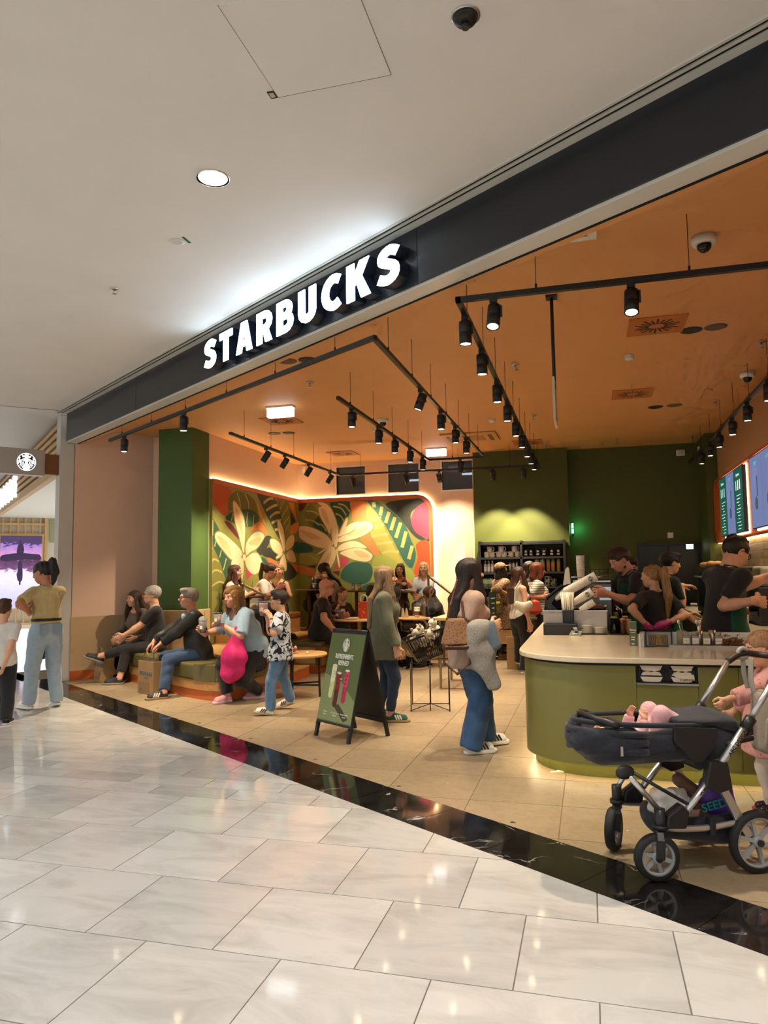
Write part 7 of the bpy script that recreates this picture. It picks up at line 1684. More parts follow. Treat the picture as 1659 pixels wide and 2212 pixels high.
def ink_mat(name,base,ink,scale=14.,th=.54,kind='noise',soft=.02):
 if name in MATS:return MATS[name]
 mt=bpy.data.materials.new(name);mt.use_nodes=True;nt=mt.node_tree;b=nt.nodes['Principled BSDF'];b.inputs['Roughness'].default_value=.85
 tc=nt.nodes.new('ShaderNodeTexCoord')
 if kind=='noise':
  n=nt.nodes.new('ShaderNodeTexNoise');n.inputs['Scale'].default_value=scale;n.inputs['Detail'].default_value=1.2;n.inputs['Distortion'].default_value=1.6;o=n.outputs['Fac']
 elif kind=='stripe':
  n=nt.nodes.new('ShaderNodeTexWave');n.bands_direction='Z';n.inputs['Scale'].default_value=scale;n.inputs['Distortion'].default_value=.4;o=n.outputs['Fac']
 else:
  n=nt.nodes.new('ShaderNodeTexVoronoi');n.inputs['Scale'].default_value=scale;o=n.outputs['Distance']
 nt.links.new(tc.outputs['Object'],n.inputs['Vector'])
 r=nt.nodes.new('ShaderNodeValToRGB');r.color_ramp.elements[0].position=th-soft;r.color_ramp.elements[1].position=th+soft
 c0,c1=(rgb(base),rgb(ink))if kind!='spot' else(rgb(ink),rgb(base))
 r.color_ramp.elements[0].color=(*c0,1);r.color_ramp.elements[1].color=(*c1,1)
 nt.links.new(o,r.inputs[0]);nt.links.new(r.outputs[0],b.inputs['Base Color']);MATS[name]=mt;return mt
def toward(dx,dy):return math.atan2(dy,dx)-PI/2
IR,IF_=Vector((.964,.267)),Vector((-.267,.964))
def heading(right,away):v=IR*right+IF_*away;return toward(v.x,v.y)
class Fig:
 def __init__(s,base,yaw):s.b=Vector(base);s.y=yaw;s.R=Matrix.Rotation(-yaw,3,'Z');s.d=(s.b-CAM).dot(CF)
 def loc(s,w):return tuple(s.R@(Vector(w)-s.b))
 def h(s,px,py,dd=0.):return s.loc(CAM+ray(px,py)*(s.d+dd))
 def f(s,px,py):q_=at_z(px,py,s.b.z);return s.loc((q_.x,q_.y,s.b.z))
BLACK=cloth('black cotton',(.012,.012,.013));BLACK2=cloth('soft black knit',(.018,.017,.017));WHITE_C=cloth('white cotton','d9d6cf')
M_WSH=mat('white leather shoe','dcd8cf',.45);M_WSO=mat('white rubber sole','e4e0d6',.5);M_GUM=mat('gum sole','9a7a55',.6);M_BSH=mat('black sneaker mesh',(.015,.015,.016),.6)
PPL={}
b=Vector((-6.05,7.2,0));F=Fig(b,toward(-.9,.44))
PPL['pony']=person('woman with dark ponytail in yellow tee and light jeans carrying a coffee',b,F.y,H=1.69,tone='tan',fat=.97,head=(.55,-.25),lean=.03,footL=F.f(62,1533),footR=F.f(122,1526),fpR=-.35,fyL=.1,fyR=.0,handL=F.h(62,1322,-.05),handR=F.h(60,1320,.14),poleL=(-.6,-.3,-1),poleR=(.6,-.5,-1),hdL=F.loc(b+Vector((-.3,.1,1)))[:3]if False else(-.1,.55,.75),hdR=(-.5,.5,.6),curl=(.55,.55),top=dict(mat=cloth('pale yellow knit','c3b07c'),sleeve=.8,hem=.06,ex=.014,tuck=True,slx=1.3),bottom=dict(mat=cloth('light blue denim','9db0c0',bscale=200),ex=.012,kx=.022,ax=.035,waist=.1),shoe=dict(mat=M_WSH,sole=M_WSO,lace=M_WSO),hair=dict(style='ponytail',mat=hairmat('dark brown','1d1310'),up=.38,len=1.15,thick=.2),hipw=1.08)
r_=PPL['pony'];MB().tube([tuple(r_['tor'](.098*math.cos(a),.076*math.sin(a),.085))for a in[2*PI*k/24 for k in range(24)]],0,close=True,sq=(.008,.03)).build('belt',mat('black belt',(.01,.01,.01),.4),r_['root'])
for sx in(-.05,.045):
 MB().prism([(-.05,.06),(.05,.06),(.045,-.05),(0,-.075),(-.045,-.05)],0,.006,frame_matrix(Vector(r_['tor'](sx,-.083,.02)),Vector((1,0,0)),Vector((0,.15,1)).normalized(),Vector((0,-1,.15)).normalized())).build('back_pocket',cloth('light blue denim pocket','8fa3b5'),r_['root'])
b=at_z(0,1562);F=Fig(b,heading(-.25,1))
PPL['kid']=person('child in white tee and black trousers cut off by the left edge',b,F.y,H=1.24,sex='m',tone='fair',hscale=1.2,fat=.98,handR=F.h(8,1440,-.05),face=False,footL=(-.06,0,0),footR=(.08,-.1,0),top=dict(mat=WHITE_C,sleeve=.7,hem=-.05,ex=.014),bottom=dict(mat=BLACK,ex=.02),shoe=dict(mat=M_BSH,sole=M_WSO),hair=dict(style='short',mat=hairmat('auburn','4a2a1a')),q=1.2)
dirp=ray(113,1300);b=CAM+dirp*14.;b.z=0
person('distant dark haired person in the neighbouring shop beside the post',b,heading(.2,-1),H=1.75,tone='fair',top=dict(mat=BLACK,sleeve=1.9,hem=-.1,ex=.02),bottom=dict(mat=BLACK),shoe=dict(mat=M_BSH,sole=M_BSH),hair=dict(style='long',mat=hairmat('dark brown','1d1310'),len=1.1),q=1.7)
def seat_base(px,py,zp,z=0.):q_=at_z(px,py,zp+z);q_.z=z;return q_
b=fw(-10.98,4.5);F=Fig(b,heading(-.35,-1))
PPL['smile']=person('smiling woman with long brown hair seated behind the white haired man',b,F.y,H=1.62,zp=.52,lean=.22,head=(-.35,.0),footL=(-.1,.5,.0),footR=(.12,.22,.0),kneeR=(.1,1,1.2),kneeL=(0,1,1),handL=(-.2,.35,.62),handR=(.2,.3,.6),top=dict(mat=cloth('taupe sweater','7a6a58'),sleeve=1.9,ex=.014),bottom=dict(mat=BLACK2,ex=.02),shoe=dict(mat=M_BSH,sole=M_WSO),hair=dict(style='long',mat=hairmat('brown','3a2417'),len=1.5),q=1.3)
b=seat_base(322,1393,.52);b=fw(-10.33,4.5);F=Fig(b,heading(-1,-.35))
PPL['white']=person('white haired man in black tee sitting with crossed legs',b,F.y,H=1.74,sex='m',tone='fair',zp=.53,lean=.12,head=(-.05,0.05),footR=F.f(258,1478),footL=F.h(203,1432,-.12),kneeL=(.1,1,1.4),kneeR=(0,1,.6),fyL=.0,fpL=.35,handL=F.h(262,1378,-.1),handR=F.h(266,1378,.06),poleL=(-.8,-.3,-.9),poleR=(.8,-.3,-.9),curl=(.6,.6),top=dict(mat=BLACK,sleeve=.75,hem=-.04,ex=.014,slx=1.4),bottom=dict(mat=BLACK2,ex=.012,cuff=.09),shoe=dict(mat=M_BSH,sole=mat('grey sole','8a857c',.6),lace=M_BLK),hair=dict(style='crop',mat=hairmat('white','a8a49b'),vol=1.02),belly=.75,brow='8a847a',q=1.1)
glasses(PPL['white'])
b=fw(-9.02,4.5);F=Fig(b,heading(-1,-.42))
PPL['grey']=person('grey haired man in dark jacket and jeans seated on the curved bench',b,F.y,H=1.74,sex='m',tone='rosy',zp=.51,lean=.24,head=(.05,.08),footL=F.f(354,1509),footR=F.f(340,1492),kneeL=(0,1,.5),kneeR=(0,1,.5),handL=F.h(340,1396,-.06),handR=F.h(323,1392,.1),poleL=(-1,-.4,-.3),poleR=(1,-.4,-.3),hdL=(0,.8,-.6),hdR=(0,.7,-.7),pnL=(0,-.6,-.8),pnR=(0,-.6,-.8),curl=(.3,.3),top=dict(mat=mat('black wax jacket',(.02,.019,.017),.55,noise=.2,nscale=20,bump=.3,bscale=25),sleeve=1.93,hem=-.09,ex=.026,name='jacket',fold=.008),bottom=dict(mat=cloth('dark blue denim','2d4463',bscale=200),ex=.013,ax=.022,cuff=.02),shoe=dict(mat=M_BSH,sole=M_GUM,stripe=M_WSO,lace=M_WSO),hair=dict(style='short',mat=hairmat('grey','8d857a'),vol=1.03),belly=.8,brow='7a7068',fat=1.08)
glasses(PPL['grey'])
sdf_object('shirt',[surf([ec(PPL['grey']['tt'](0,.045,.12),PPL['grey']['tt'](0,.045,.29),PPL['grey']['Rt'][:,0],(.05,.07),(.05,.055),k=.02)],.012)],cloth('pale blue shirt','a9b8c9'),PPL['grey']['root'])
b=Vector((-4.13,8.4,0));F=Fig(b,heading(-.72,-.7))
PPL['blue']=person('woman in light blue top with two iced drinks and a pink bag',b,F.y,H=1.64,tone='rosy',fat=1.3,zp=.62,px=F.h(540,1400)[0],py=F.h(540,1400)[1]-.02,lean=.55,head=(.1,.1),footR=F.f(492,1517),footL=F.f(562,1508),fyR=.1,fyL=-.35,kneeR=(0,1,.2),kneeL=(-.25,1,.2),handR=F.h(441,1368,-.12),handL=F.h(483,1352,-.3),poleR=(.9,-.4,-.8),poleL=(-.9,-.2,-.9),hdR=(.1,.6,.6),hdL=(.5,.6,.35),pnR=(-.9,.2,0),pnL=(.5,.7,0),curl=(.6,.6),belly=1.15,bust=1.25,top=dict(mat=cloth('light blue jersey','8fa9bd'),sleeve=.95,hem=-.07,ex=.026,slx=1.2,fold=.007,vneck=.02),bottom=dict(mat=BLACK,ex=.018,cuff=.035),shoe=dict(mat=mat('pink clog foam','cf9aa2',.55),sole=mat('pale pink sole','dcb4b8',.6),style='clog',sole_h=.13),hair=dict(style='bob',mat=hairmat('honey brown','80592f'),len=1.05,vol=1.12,amp=.012),hipw=1.05)
b=Vector((-3.29,7.55,0));F=Fig(b,heading(-1,-.12))
PPL['boy']=person('boy with glasses in doodle print tee lifting a red drink',b,F.y,H=1.3,sex='m',tone='fair',hscale=1.1,fat=.97,head=(.12,.05),footL=F.f(583,1545),footR=F.f(630,1530),fpL=.18,fpR=-.25,fyL=0,fyR=0,handL=F.h(585,1335,-.1),handR=F.h(577,1330,.08),poleL=(-.5,-.6,-1),poleR=(.5,-.6,-1),hdL=(.15,.5,.8),hdR=(-.15,.5,.8),pnL=(.6,.7,0),pnR=(-.6,.7,0),curl=(.55,.55),top=dict(mat=ink_mat('doodle print cotton','b9c0c9','0e0f14',13,.53),sleeve=.85,hem=-.075,ex=.022,slx=1.5),bottom=dict(mat=cloth('faded blue denim','5d7fa3',bscale=160,noise=.25,nscale=9),ex=.013,ax=.025,cuff=.0),shoe=dict(mat=M_WSH,sole=mat('tan sole','b09878',.6),stripe=mat('maroon suede','5a1f1e',.8),len=1.05),hair=dict(style='short',mat=hairmat('dark chestnut','2a1a13'),vol=1.09,part=.05))
glasses(PPL['boy'])
r_=PPL['boy'];e_,w_=r_['arms'][-1][1],r_['arms'][-1][2];c_=Vector(e_+(w_-e_)*.86);MB().lathe([(.026,-.012),(.026,.012)],16,Matrix.Translation(c_)@Vector(w_-e_).to_track_quat('Z','Y').to_matrix().to_4x4(),cap=False).build('wrist_watch',M_BLK,r_['root'])
b=Vector((-2.05,7.36,0));F=Fig(b,heading(1,.05))
PPL['khaki']=person('girl with long light brown hair in khaki overshirt and skinny jeans',b,F.y,H=1.56,tone='fair',fat=1.0,head=(-.02,0),footR=F.f(842,1560),footL=F.f(818,1552),fyR=-.1,fyL=.1,handR=F.h(856,1398,-.16),handL=(-.24,.1,.75),poleR=(.3,-1,0),hdR=(.05,.25,-1),pnR=(-1,0,0),curl=(.6,.5),top=dict(mat=cloth('khaki twill','656650',bump=.3,bscale=40),sleeve=1.93,hem=-.115,ex=.03,slx=1.05,name='overshirt',fold=.007,flare=1.3),bottom=dict(mat=cloth('dark indigo denim','24364e',bscale=200),ex=.007,kx=.008,ax=.009,cuff=.045),shoe=dict(mat=mat('green suede','1f4a3c',.8),sole=M_GUM,stripe=M_WSO,lace=M_WSO,sole_h=.12),hair=dict(style='long',mat=hairmat('ash blond','8a6e4d'),len=2.15,vol=1.05))
b=at_z(1020,1622);F=Fig(b,heading(.95,.3))
PPL['bag']=person('woman with long dark hair, beige tee and wide jeans carrying a brown handbag',b,F.y,H=1.6,tone='fair',fat=1.06,head=(.0,.0),footR=F.f(1017,1628),footL=F.f(1048,1611),fyR=-.05,fyL=.05,handR=F.h(1058,1352,-.12),handL=F.h(1050,1362,.04),poleR=(.1,-.45,-1),hdR=(-.2,1,.1),curl=(.5,.5),top=dict(mat=cloth('dusty beige cotton','a98f80'),sleeve=.75,hem=-.085,ex=.02,slx=1.3,flare=1.4,fold=.006),bottom=dict(mat=cloth('mid blue denim','2f5078',bscale=150,noise=.2,nscale=10),ex=.02,kx=.045,ax=.06,cuff=-.03,fold=.007),shoe=dict(mat=M_WSH,sole=M_WSO,stripe=M_BLK,lace=M_WSO,len=1.1,sole_h=.12),hair=dict(style='long',mat=hairmat('deep brown','221611'),len=2.35,vol=1.1),hipw=1.05)
b=Vector((-1.47,12.85,0));F=Fig(b,heading(.9,.35))
LEO=ink_mat('leopard print','8a6a4c','1d1410',60,.42,'spot',.06)
PPL['leo']=person('woman in leopard tunic and leopard cap looking up at the menu',b,F.y,H=1.64,tone='olive',head=(.0,.22),footR=F.f(1082,1424),footL=F.f(1097,1418),handR=F.h(1098,1284,-.15),handL=(-.1,.3,1.0),poleR=(.6,-.8,-.8),top=dict(mat=LEO,sleeve=1.3,hem=-.2,ex=.03,slx=1.1,flare=1.6),bottom=dict(mat=BLACK,ex=.006,cuff=.02),shoe=dict(mat=mat('olive yellow suede','8a7a35',.7),sole=mat('tan sole','b09878',.6)),hair=dict(style='long',mat=hairmat('black','120d0b'),len=.95,cap=LEO),q=1.3)
b=Vector((-1.0,12.9,0));F=Fig(b,heading(1,.3))
person('dark haired person in black mostly hidden behind the red haired woman',b,F.y,H=1.66,tone='fair',top=dict(mat=BLACK,sleeve=1.9,hem=-.1,ex=.02),bottom=dict(mat=BLACK2),shoe=dict(mat=M_BSH,sole=M_BSH),hair=dict(style='long',mat=hairmat('dark auburn','2a1510'),len=1.1),q=1.6)
b=Vector((-1.03,11.15,0));F=Fig(b,heading(.88,.5))
PPL['tank']=person('young woman in white tank top and black trousers with a white shoulder bag',b,F.y,H=1.56,tone='fair',fat=.95,head=(-.1,.05),footR=F.f(1133,1455),footL=F.f(1124,1446),handR=F.h(1144,1347,-.12),poleR=(.2,-1,0),hdR=(0,.1,-1),handL=(-.1,.3,.95),top=dict(mat=cloth('white ribbed cotton','d5cec0'),sleeve=0,hem=-.01,ex=.01,tuck=True,neck=.06,neckz=.075),bottom=dict(mat=BLACK,ex=.015,kx=.03,ax=.045,cuff=-.02,waist=.09),shoe=dict(mat=M_WSH,sole=M_WSO,len=1.1),hair=dict(style='long',mat=hairmat('chestnut','43291a'),len=1.75),q=1.2)
b=Vector((-.8,11.75,0));F=Fig(b,heading(1,.1))
PPL['red']=person('red haired woman in striped tee at the counter',b,F.y,H=1.62,tone='rosy',fat=1.15,head=(0,-.02),handR=F.h(1172,1290,-.1),handL=(-.12,.35,1.0),poleR=(.3,-.8,-1),hdR=(0,1,.1),footR=(.08,0,0),footL=(-.08,.05,0),belly=.9,top=dict(mat=ink_mat('striped jersey','d6d0c2','5d6a63',9,.78,'stripe'),sleeve=.8,hem=-.05,ex=.018),bottom=dict(mat=BLACK2,ex=.012),shoe=dict(mat=M_BSH,sole=M_BSH),hair=dict(style='bob',mat=hairmat('copper','6e331a'),len=.7,vol=1.06),q=1.3)
APR=cloth('barista green','0c4a33',noise=.04)
b=Vector((.47,8.6,0));F=Fig(b,heading(-1,-.12))
PPL['bear']=person('bearded barista in green apron looking down at the coffee machine',b,F.y,H=1.77,sex='m',tone='rosy',fat=.98,lean=.14,head=(.1,-.5),handL=F.h(1312,1283,-.12),handR=F.h(1318,1278,.12),poleL=(-.7,-.6,-.8),poleR=(.7,-.6,-.8),curl=(.6,.6),hdL=(.2,1,.1),hdR=(-.2,1,.1),top=dict(mat=BLACK,sleeve=.72,hem=-.05,ex=.014,collar=BLACK),bottom=dict(mat=BLACK2),shoe=dict(mat=M_BSH,sole=M_BSH),apron=dict(mat=APR),hair=dict(style='short',mat=hairmat('brown quiff','33201a'),vol=1.04),q=1.15)
T_=PPL['bear']['T'];hs_=PPL['bear']['hs']
sdf_object('beard',[surf([el(T_(0,.17,-.36),(.2*hs_,.2*hs_,.15*hs_),T_.R,k=.05*hs_),el(T_(0,.05,-.3),(.285*hs_,.2*hs_,.15*hs_),T_.R,k=.05*hs_),el(T_(0,.33,-.25),(.14*hs_,.12*hs_,.075*hs_),T_.R,k=.02,op='sub')],.008,(.003,60,2,1))],hairmat('beard brown','3a231b'),PPL['bear']['root'])
def breast_emblem(P,x=.03,z=.19,r=.028):
 tt=P['tt'];c=Vector(tt(x,.098,z));emblem('emblem',r,frame_matrix(c,Vector((1,0,0)),Vector(P['Rt'][:,2]),Vector(P['Rt'][:,1])),mat('apron emblem white','cfd6cf',.6),APR,P['root'])
b=Vector((.46,9.25,0));F=Fig(b,heading(-.35,-1))
PPL['hid']=person('barista in green apron with emblem half hidden behind the bearded one',b,F.y,H=1.66,sex='m',tone='fair',head=(.2,-.3),handL=(-.15,.3,.95),handR=(.15,.3,.95),top=dict(mat=BLACK,sleeve=.72,hem=-.05,ex=.014,collar=BLACK),bottom=dict(mat=BLACK2),shoe=dict(mat=M_BSH,sole=M_BSH),apron=dict(mat=APR),hair=dict(style='short',mat=hairmat('brown quiff','33201a')),q=1.5)
breast_emblem(PPL['hid'])
b=Vector((.635,7.98,0));F=Fig(b,heading(-.3,1))
PPL['girl']=person('barista girl with long blond hair and pink gloves seen from behind',b,F.y,H=1.54,tone='fair',fat=1.0,head=(.45,-.05),handL=F.h(1398,1352,-.1),handR=F.h(1440,1346,-.1),poleL=(-1,-.3,-.1),poleR=(1,-.3,-.1),hdL=(.4,.3,-.9),hdR=(-.4,.3,-.9),top=dict(mat=BLACK2,sleeve=.75,hem=-.06,ex=.016,slx=1.3),bottom=dict(mat=BLACK2),shoe=dict(mat=M_BSH,sole=M_BSH),hair=dict(style='ponytail',mat=hairmat('golden blond','9a7445'),up=.2,len=2.3,thick=.2,sway=.1),q=1.1)
for s in(-1,1):
 a_,e_,w_=PPL['girl']['arms'][s];d_=Vector(w_-e_).normalized();sdf_object('pink_glove',[surf([rc(w_-(w_-e_)*.12,w_+np.array(d_)*.09,.034,.04,k=.02),rc(w_+np.array(d_)*.06,w_+np.array(d_)*.14,.036,.022,k=.03)],.008)],mat('pink rubber glove','c2357a',.45),PPL['girl']['root'])
b=Vector((.86,9.45,0));F=Fig(b,heading(1,.1))
PPL['reach']=person('dark haired barista stretching an arm towards the grill',b,F.y,H=1.7,sex='m',tone='fair',lean=.1,head=(-.0,-.15),handR=F.h(1474,1265,.0),handL=(-.15,.35,.95),poleR=(.3,-.2,-1),hdR=(0,1,-.05),pnR=(0,0,-1),curl=(.3,.25),top=dict(mat=BLACK,sleeve=.75,hem=-.05,ex=.014,collar=BLACK),bottom=dict(mat=BLACK2),shoe=dict(mat=M_BSH,sole=M_BSH),apron=dict(mat=APR),hair=dict(style='short',mat=hairmat('black brown','1a1210'),vol=1.07),q=1.3)
b=Vector((1.135,7.15,0));F=Fig(b,heading(1,.28))
PPL['right']=person('barista with glasses and green apron pouring a drink at the right',b,F.y,H=1.8,sex='m',tone='fair',fat=1.06,lean=.16,head=(-.05,-.42),handR=F.h(1630,1298,-.28),handL=F.h(1672,1240,.25),poleR=(.5,-.5,-1),poleL=(-.5,-.3,-1),hdR=(-.1,1,-.1),pnR=(-1,0,-.2),curl=(.5,.5),top=dict(mat=BLACK,sleeve=.78,hem=-.06,ex=.016,collar=BLACK,slx=1.2),bottom=dict(mat=BLACK2,ex=.014),shoe=dict(mat=M_BSH,sole=M_BSH),apron=dict(mat=APR,side=-.04),hair=dict(style='curly',mat=hairmat('black curls','16100d'),vol=1.0),q=1.0)
glasses(PPL['right'])
PF=PZ+.006
def guest(key,label,px,Y,yaw,H=1.6,zp=.45,base=None,**kw):
 p=at_Y(px,1300,Y);b=Vector((p.x,Y,PF))if base is None else Vector(base);F=Fig(b,yaw)
 kw={k:(v(F)if callable(v)else v)for k,v in kw.items()}
 kw.setdefault('footL',(-.1,.4,0));kw.setdefault('footR',(.1,.42,0));kw.setdefault('bottom',dict(mat=BLACK2));kw.setdefault('q',1.4)
 kw.setdefault('shoe',dict(mat=M_BSH,sole=M_BSH));kw.setdefault('kneeL',(0,1,.6));kw.setdefault('kneeR',(0,1,.6))
 PPL[key]=person(label,b,yaw,H=H,zp=zp,**kw)
guest('auburn','woman with long auburn hair sitting beside the green pillar',455,10.95,heading(1,-.1),1.58,base=(-5.42,10.62,PF),tone='fair',head=(0,0),handR=(.1,.34,.78),handL=(-.1,.34,.78),top=dict(mat=cloth('cream blouse','cfc2ac'),sleeve=1.3,ex=.016),hair=dict(style='long',mat=hairmat('auburn','5a2f1b'),len=1.7))
guest('wtee','woman in white tee with ponytail leaning towards the blond woman',560,11.25,heading(1,.0),1.68,tone='rosy',fat=1.2,lean=.3,head=(.05,-.15),handR=lambda F:F.h(600,1272,-.2),handL=(-.1,.3,.8),poleR=(.6,-.5,-1),top=dict(mat=WHITE_C,sleeve=.85,ex=.02),hair=dict(style='ponytail',mat=hairmat('chestnut','43291a'),up=.3,len=1.5))
guest('tankb','blond woman in black tank top holding a sandwich',603,11.75,heading(-.35,-1),1.6,tone='fair',fat=.9,head=(.1,.12),handR=lambda F:F.h(596,1285,-.3),handL=lambda F:F.h(604,1287,-.32),top=dict(mat=BLACK,sleeve=0,ex=.008,neck=.06,neckz=.08),hair=dict(style='bun',mat=hairmat('blond','8d6a42'),up=-.1))
guest('headrest','dark haired man in black tee resting his head on his hand',672,13.35,heading(.95,-.3),1.76,sex='m',tone='fair',lean=.5,head=(-.1,-.05),handR=lambda F:F.h(682,1262,-.15),handL=(-.12,.42,.75),poleR=(.2,.4,-1),hdR=(-.2,.15,1),pnR=(-.5,-.8,0),top=dict(mat=BLACK,sleeve=.75,ex=.016),hair=dict(style='curly',mat=hairmat('black curls','16100d'),vol=1.02))
guest('longdark','woman with very long dark hair bending over the table',732,13.35,heading(-.95,-.25),1.62,tone='tan',lean=.45,head=(0,-.3),handL=lambda F:F.h(703,1252,-.15),handR=(.12,.35,.75),poleL=(-.3,-.2,-1),hdL=(.1,.3,1),top=dict(mat=cloth('light grey shirt','a89c8c'),sleeve=1.9,ex=.018),hair=dict(style='long',mat=hairmat('black brown long','17100d'),len=2.2,vol=1.05))
guest('brun','brunette in black off shoulder top eating a sandwich',866,13.5,heading(-.1,-1),1.6,tone='tan',fat=.92,head=(-.1,.0),handR=lambda F:F.h(868,1262,-.28),handL=lambda F:F.h(880,1264,-.28),hdR=(-.2,.3,.9),hdL=(.2,.3,.9),top=dict(mat=BLACK,sleeve=.0,hem=-.05,ex=.01,neck=.075,neckz=.085),hair=dict(style='long',mat=hairmat('dark brown','1d1310'),len=1.35))
guest('blazer','blond woman in pale blue blazer sitting at the right of the mural',917,13.5,heading(-.25,-1),1.64,tone='fair',head=(.05,.05),handR=lambda F:F.h(893,1284,-.35),handL=lambda F:F.h(905,1288,-.35),top=dict(mat=cloth('pale blue tweed','b3bcc4',bump=.4,bscale=70),sleeve=1.92,ex=.022,vneck=.03,name='blazer'),bottom=dict(mat=cloth('grey trousers','8a8278')),hair=dict(style='bob',mat=hairmat('pale blond','b39a6e'),len=.75))
PF0=0.
guest('bald','bald bearded man in black tee sitting on the straight bench',690,10.95,heading(1,.12),1.76,.58,base=(-4.1,10.95,0),sex='m',tone='rosy',fat=1.15,belly=.95,lean=.16,head=(.0,.0),handR=lambda F:F.h(722,1362,-.22),handL=lambda F:F.h(740,1331,.12),poleR=(.8,-.3,-.4),poleL=(-.6,-.3,-.9),hdR=(.1,.4,-1),footL=(-.14,.42,0),footR=(.14,.45,0),top=dict(mat=BLACK,sleeve=.72,hem=-.05,ex=.018,slx=1.2),bottom=dict(mat=BLACK,ex=.015),q=1.1)
r_=PPL['bald'];T_=r_['T'];hs_=r_['hs'];sdf_object('beard',[surf([el(T_(0,.22,-.36),(.16*hs_,.18*hs_,.13*hs_),T_.R,k=.05*hs_),el(T_(0,.33,-.23),(.13*hs_,.12*hs_,.07*hs_),T_.R,k=.02,op='sub')],.008,(.003,60,2,1))],hairmat('beard grey','8a8078'),r_['root']);glasses(r_)
guest('cupw','woman in charcoal top drinking from a white cup',738,11.95,heading(.55,-.85),1.56,.53,base=(-4.08,11.95,0),tone='fair',fat=.95,head=(.12,.0),handR=lambda F:F.h(727,1318,-.3),handL=(-.15,.32,.72),poleR=(.8,-.3,-.9),hdR=(-.3,.3,.9),top=dict(mat=cloth('charcoal knit',(.035,.033,.03)),sleeve=1.92,ex=.014),hair=dict(style='ponytail',mat=hairmat('dark blond','6a4c2e'),up=.05,len=.8),q=1.25)
guest('blackhair','woman with long black hair sipping through a straw behind the red bag',795,12.0,heading(.9,-.4),1.6,.53,base=(-3.57,12.0,0),tone='fair',fat=.95,head=(0,-.1),handR=(.1,.35,.8),handL=(-.1,.35,.8),top=dict(mat=BLACK,sleeve=1.92,ex=.02),hair=dict(style='long',mat=hairmat('black','120d0b'),len=2.0,vol=1.05))
guest('darkjacket','dark clad guest with leather jacket behind the girl in khaki',850,11.75,heading(.9,.3),1.56,.53,base=(-3.12,11.75,0),tone='tan',head=(.2,-.1),top=dict(mat=mat('black leather jacket',(.02,.018,.016),.35,bump=.3,bscale=30),sleeve=1.92,ex=.024),hair=dict(style='hijab',mat=cloth('black scarf',(.015,.014,.014))),handR=(.1,.35,.75),handL=(-.1,.35,.75))
guest('brownscarf','woman in brown headscarf and black robe shielding her face',945,11.85,heading(-1,-.25),1.6,.53,base=(-2.37,11.85,0),tone='brown',lean=.25,head=(0,-.2),handL=lambda F:F.h(930,1292,-.16),handR=lambda F:F.h(926,1308,-.05),poleL=(-.4,-.2,-1),poleR=(.4,-.2,-1),hdL=(.05,.1,1),pnL=(0,-1,0),hdR=(0,.2,1),top=dict(mat=BLACK,sleeve=1.92,ex=.028,skirt=.92),hair=dict(style='hijab',mat=cloth('brown scarf','3a2318')))
b=Vector((1.05,5.12,0));F=Fig(b,heading(-.95,.25))
PPL['tod']=person('toddler with light brown hair and grey backpack beside the stroller',b,F.y,H=1.04,tone='fair',hscale=1.42,fat=1.12,bust=0,head=(.1,-.1),handL=F.h(1562,1517,-.1),handR=(.2,.2,.55),poleL=(-1,-.4,-.6),hdL=(-.2,.8,-.6),curl=(.7,.5),footL=(-.06,.02,0),footR=(.07,-.03,0),face=True,top=dict(mat=ink_mat('pink floral cotton','d39a94','6a2f3c',40,.68),sleeve=1.75,hem=-.17,ex=.028,slx=1.2,flare=2.2),bottom=dict(mat=cloth('white tights','d8cfc6'),ex=.008,cuff=.02,name='tights'),shoe=dict(mat=ink_mat('dark floral boot','15131a','c47a86',60,.64),sole=mat('red pink sole','b3324e',.5),len=1.05),hair=dict(style='bun',mat=hairmat('light brown','9a6f49'),up=.25,vol=1.05))
for s in(-1,1):
 f_=PPL['tod']['feet'][s];MB().lathe([(.04,.05),(.045,.1),(.05,.19)],16,Matrix.Translation(Vector(f_)+Vector((0,-.0,0)))).build('boot_shaft',ink_mat('dark floral boot','15131a','c47a86',60,.64),PPL['tod']['root']);MB().lathe([(.051,.18),(.054,.205),(.05,.21)],16,Matrix.Translation(Vector(f_))).build('boot_cuff',mat('raspberry cuff','b8285a',.6),PPL['tod']['root'])
def spot(P,px,py,dd=0.):return CAM+ray(px,py)*((P['base']-CAM).dot(CF)+dd)
M_CLEAR=mat('clear plastic cup',(.9,.92,.92),.06,trans=.85,ior=1.25);M_KRAFT=mat('kraft sleeve','8a6440',.7);M_FOAM=mat('cream foam','d9cbb4',.6)
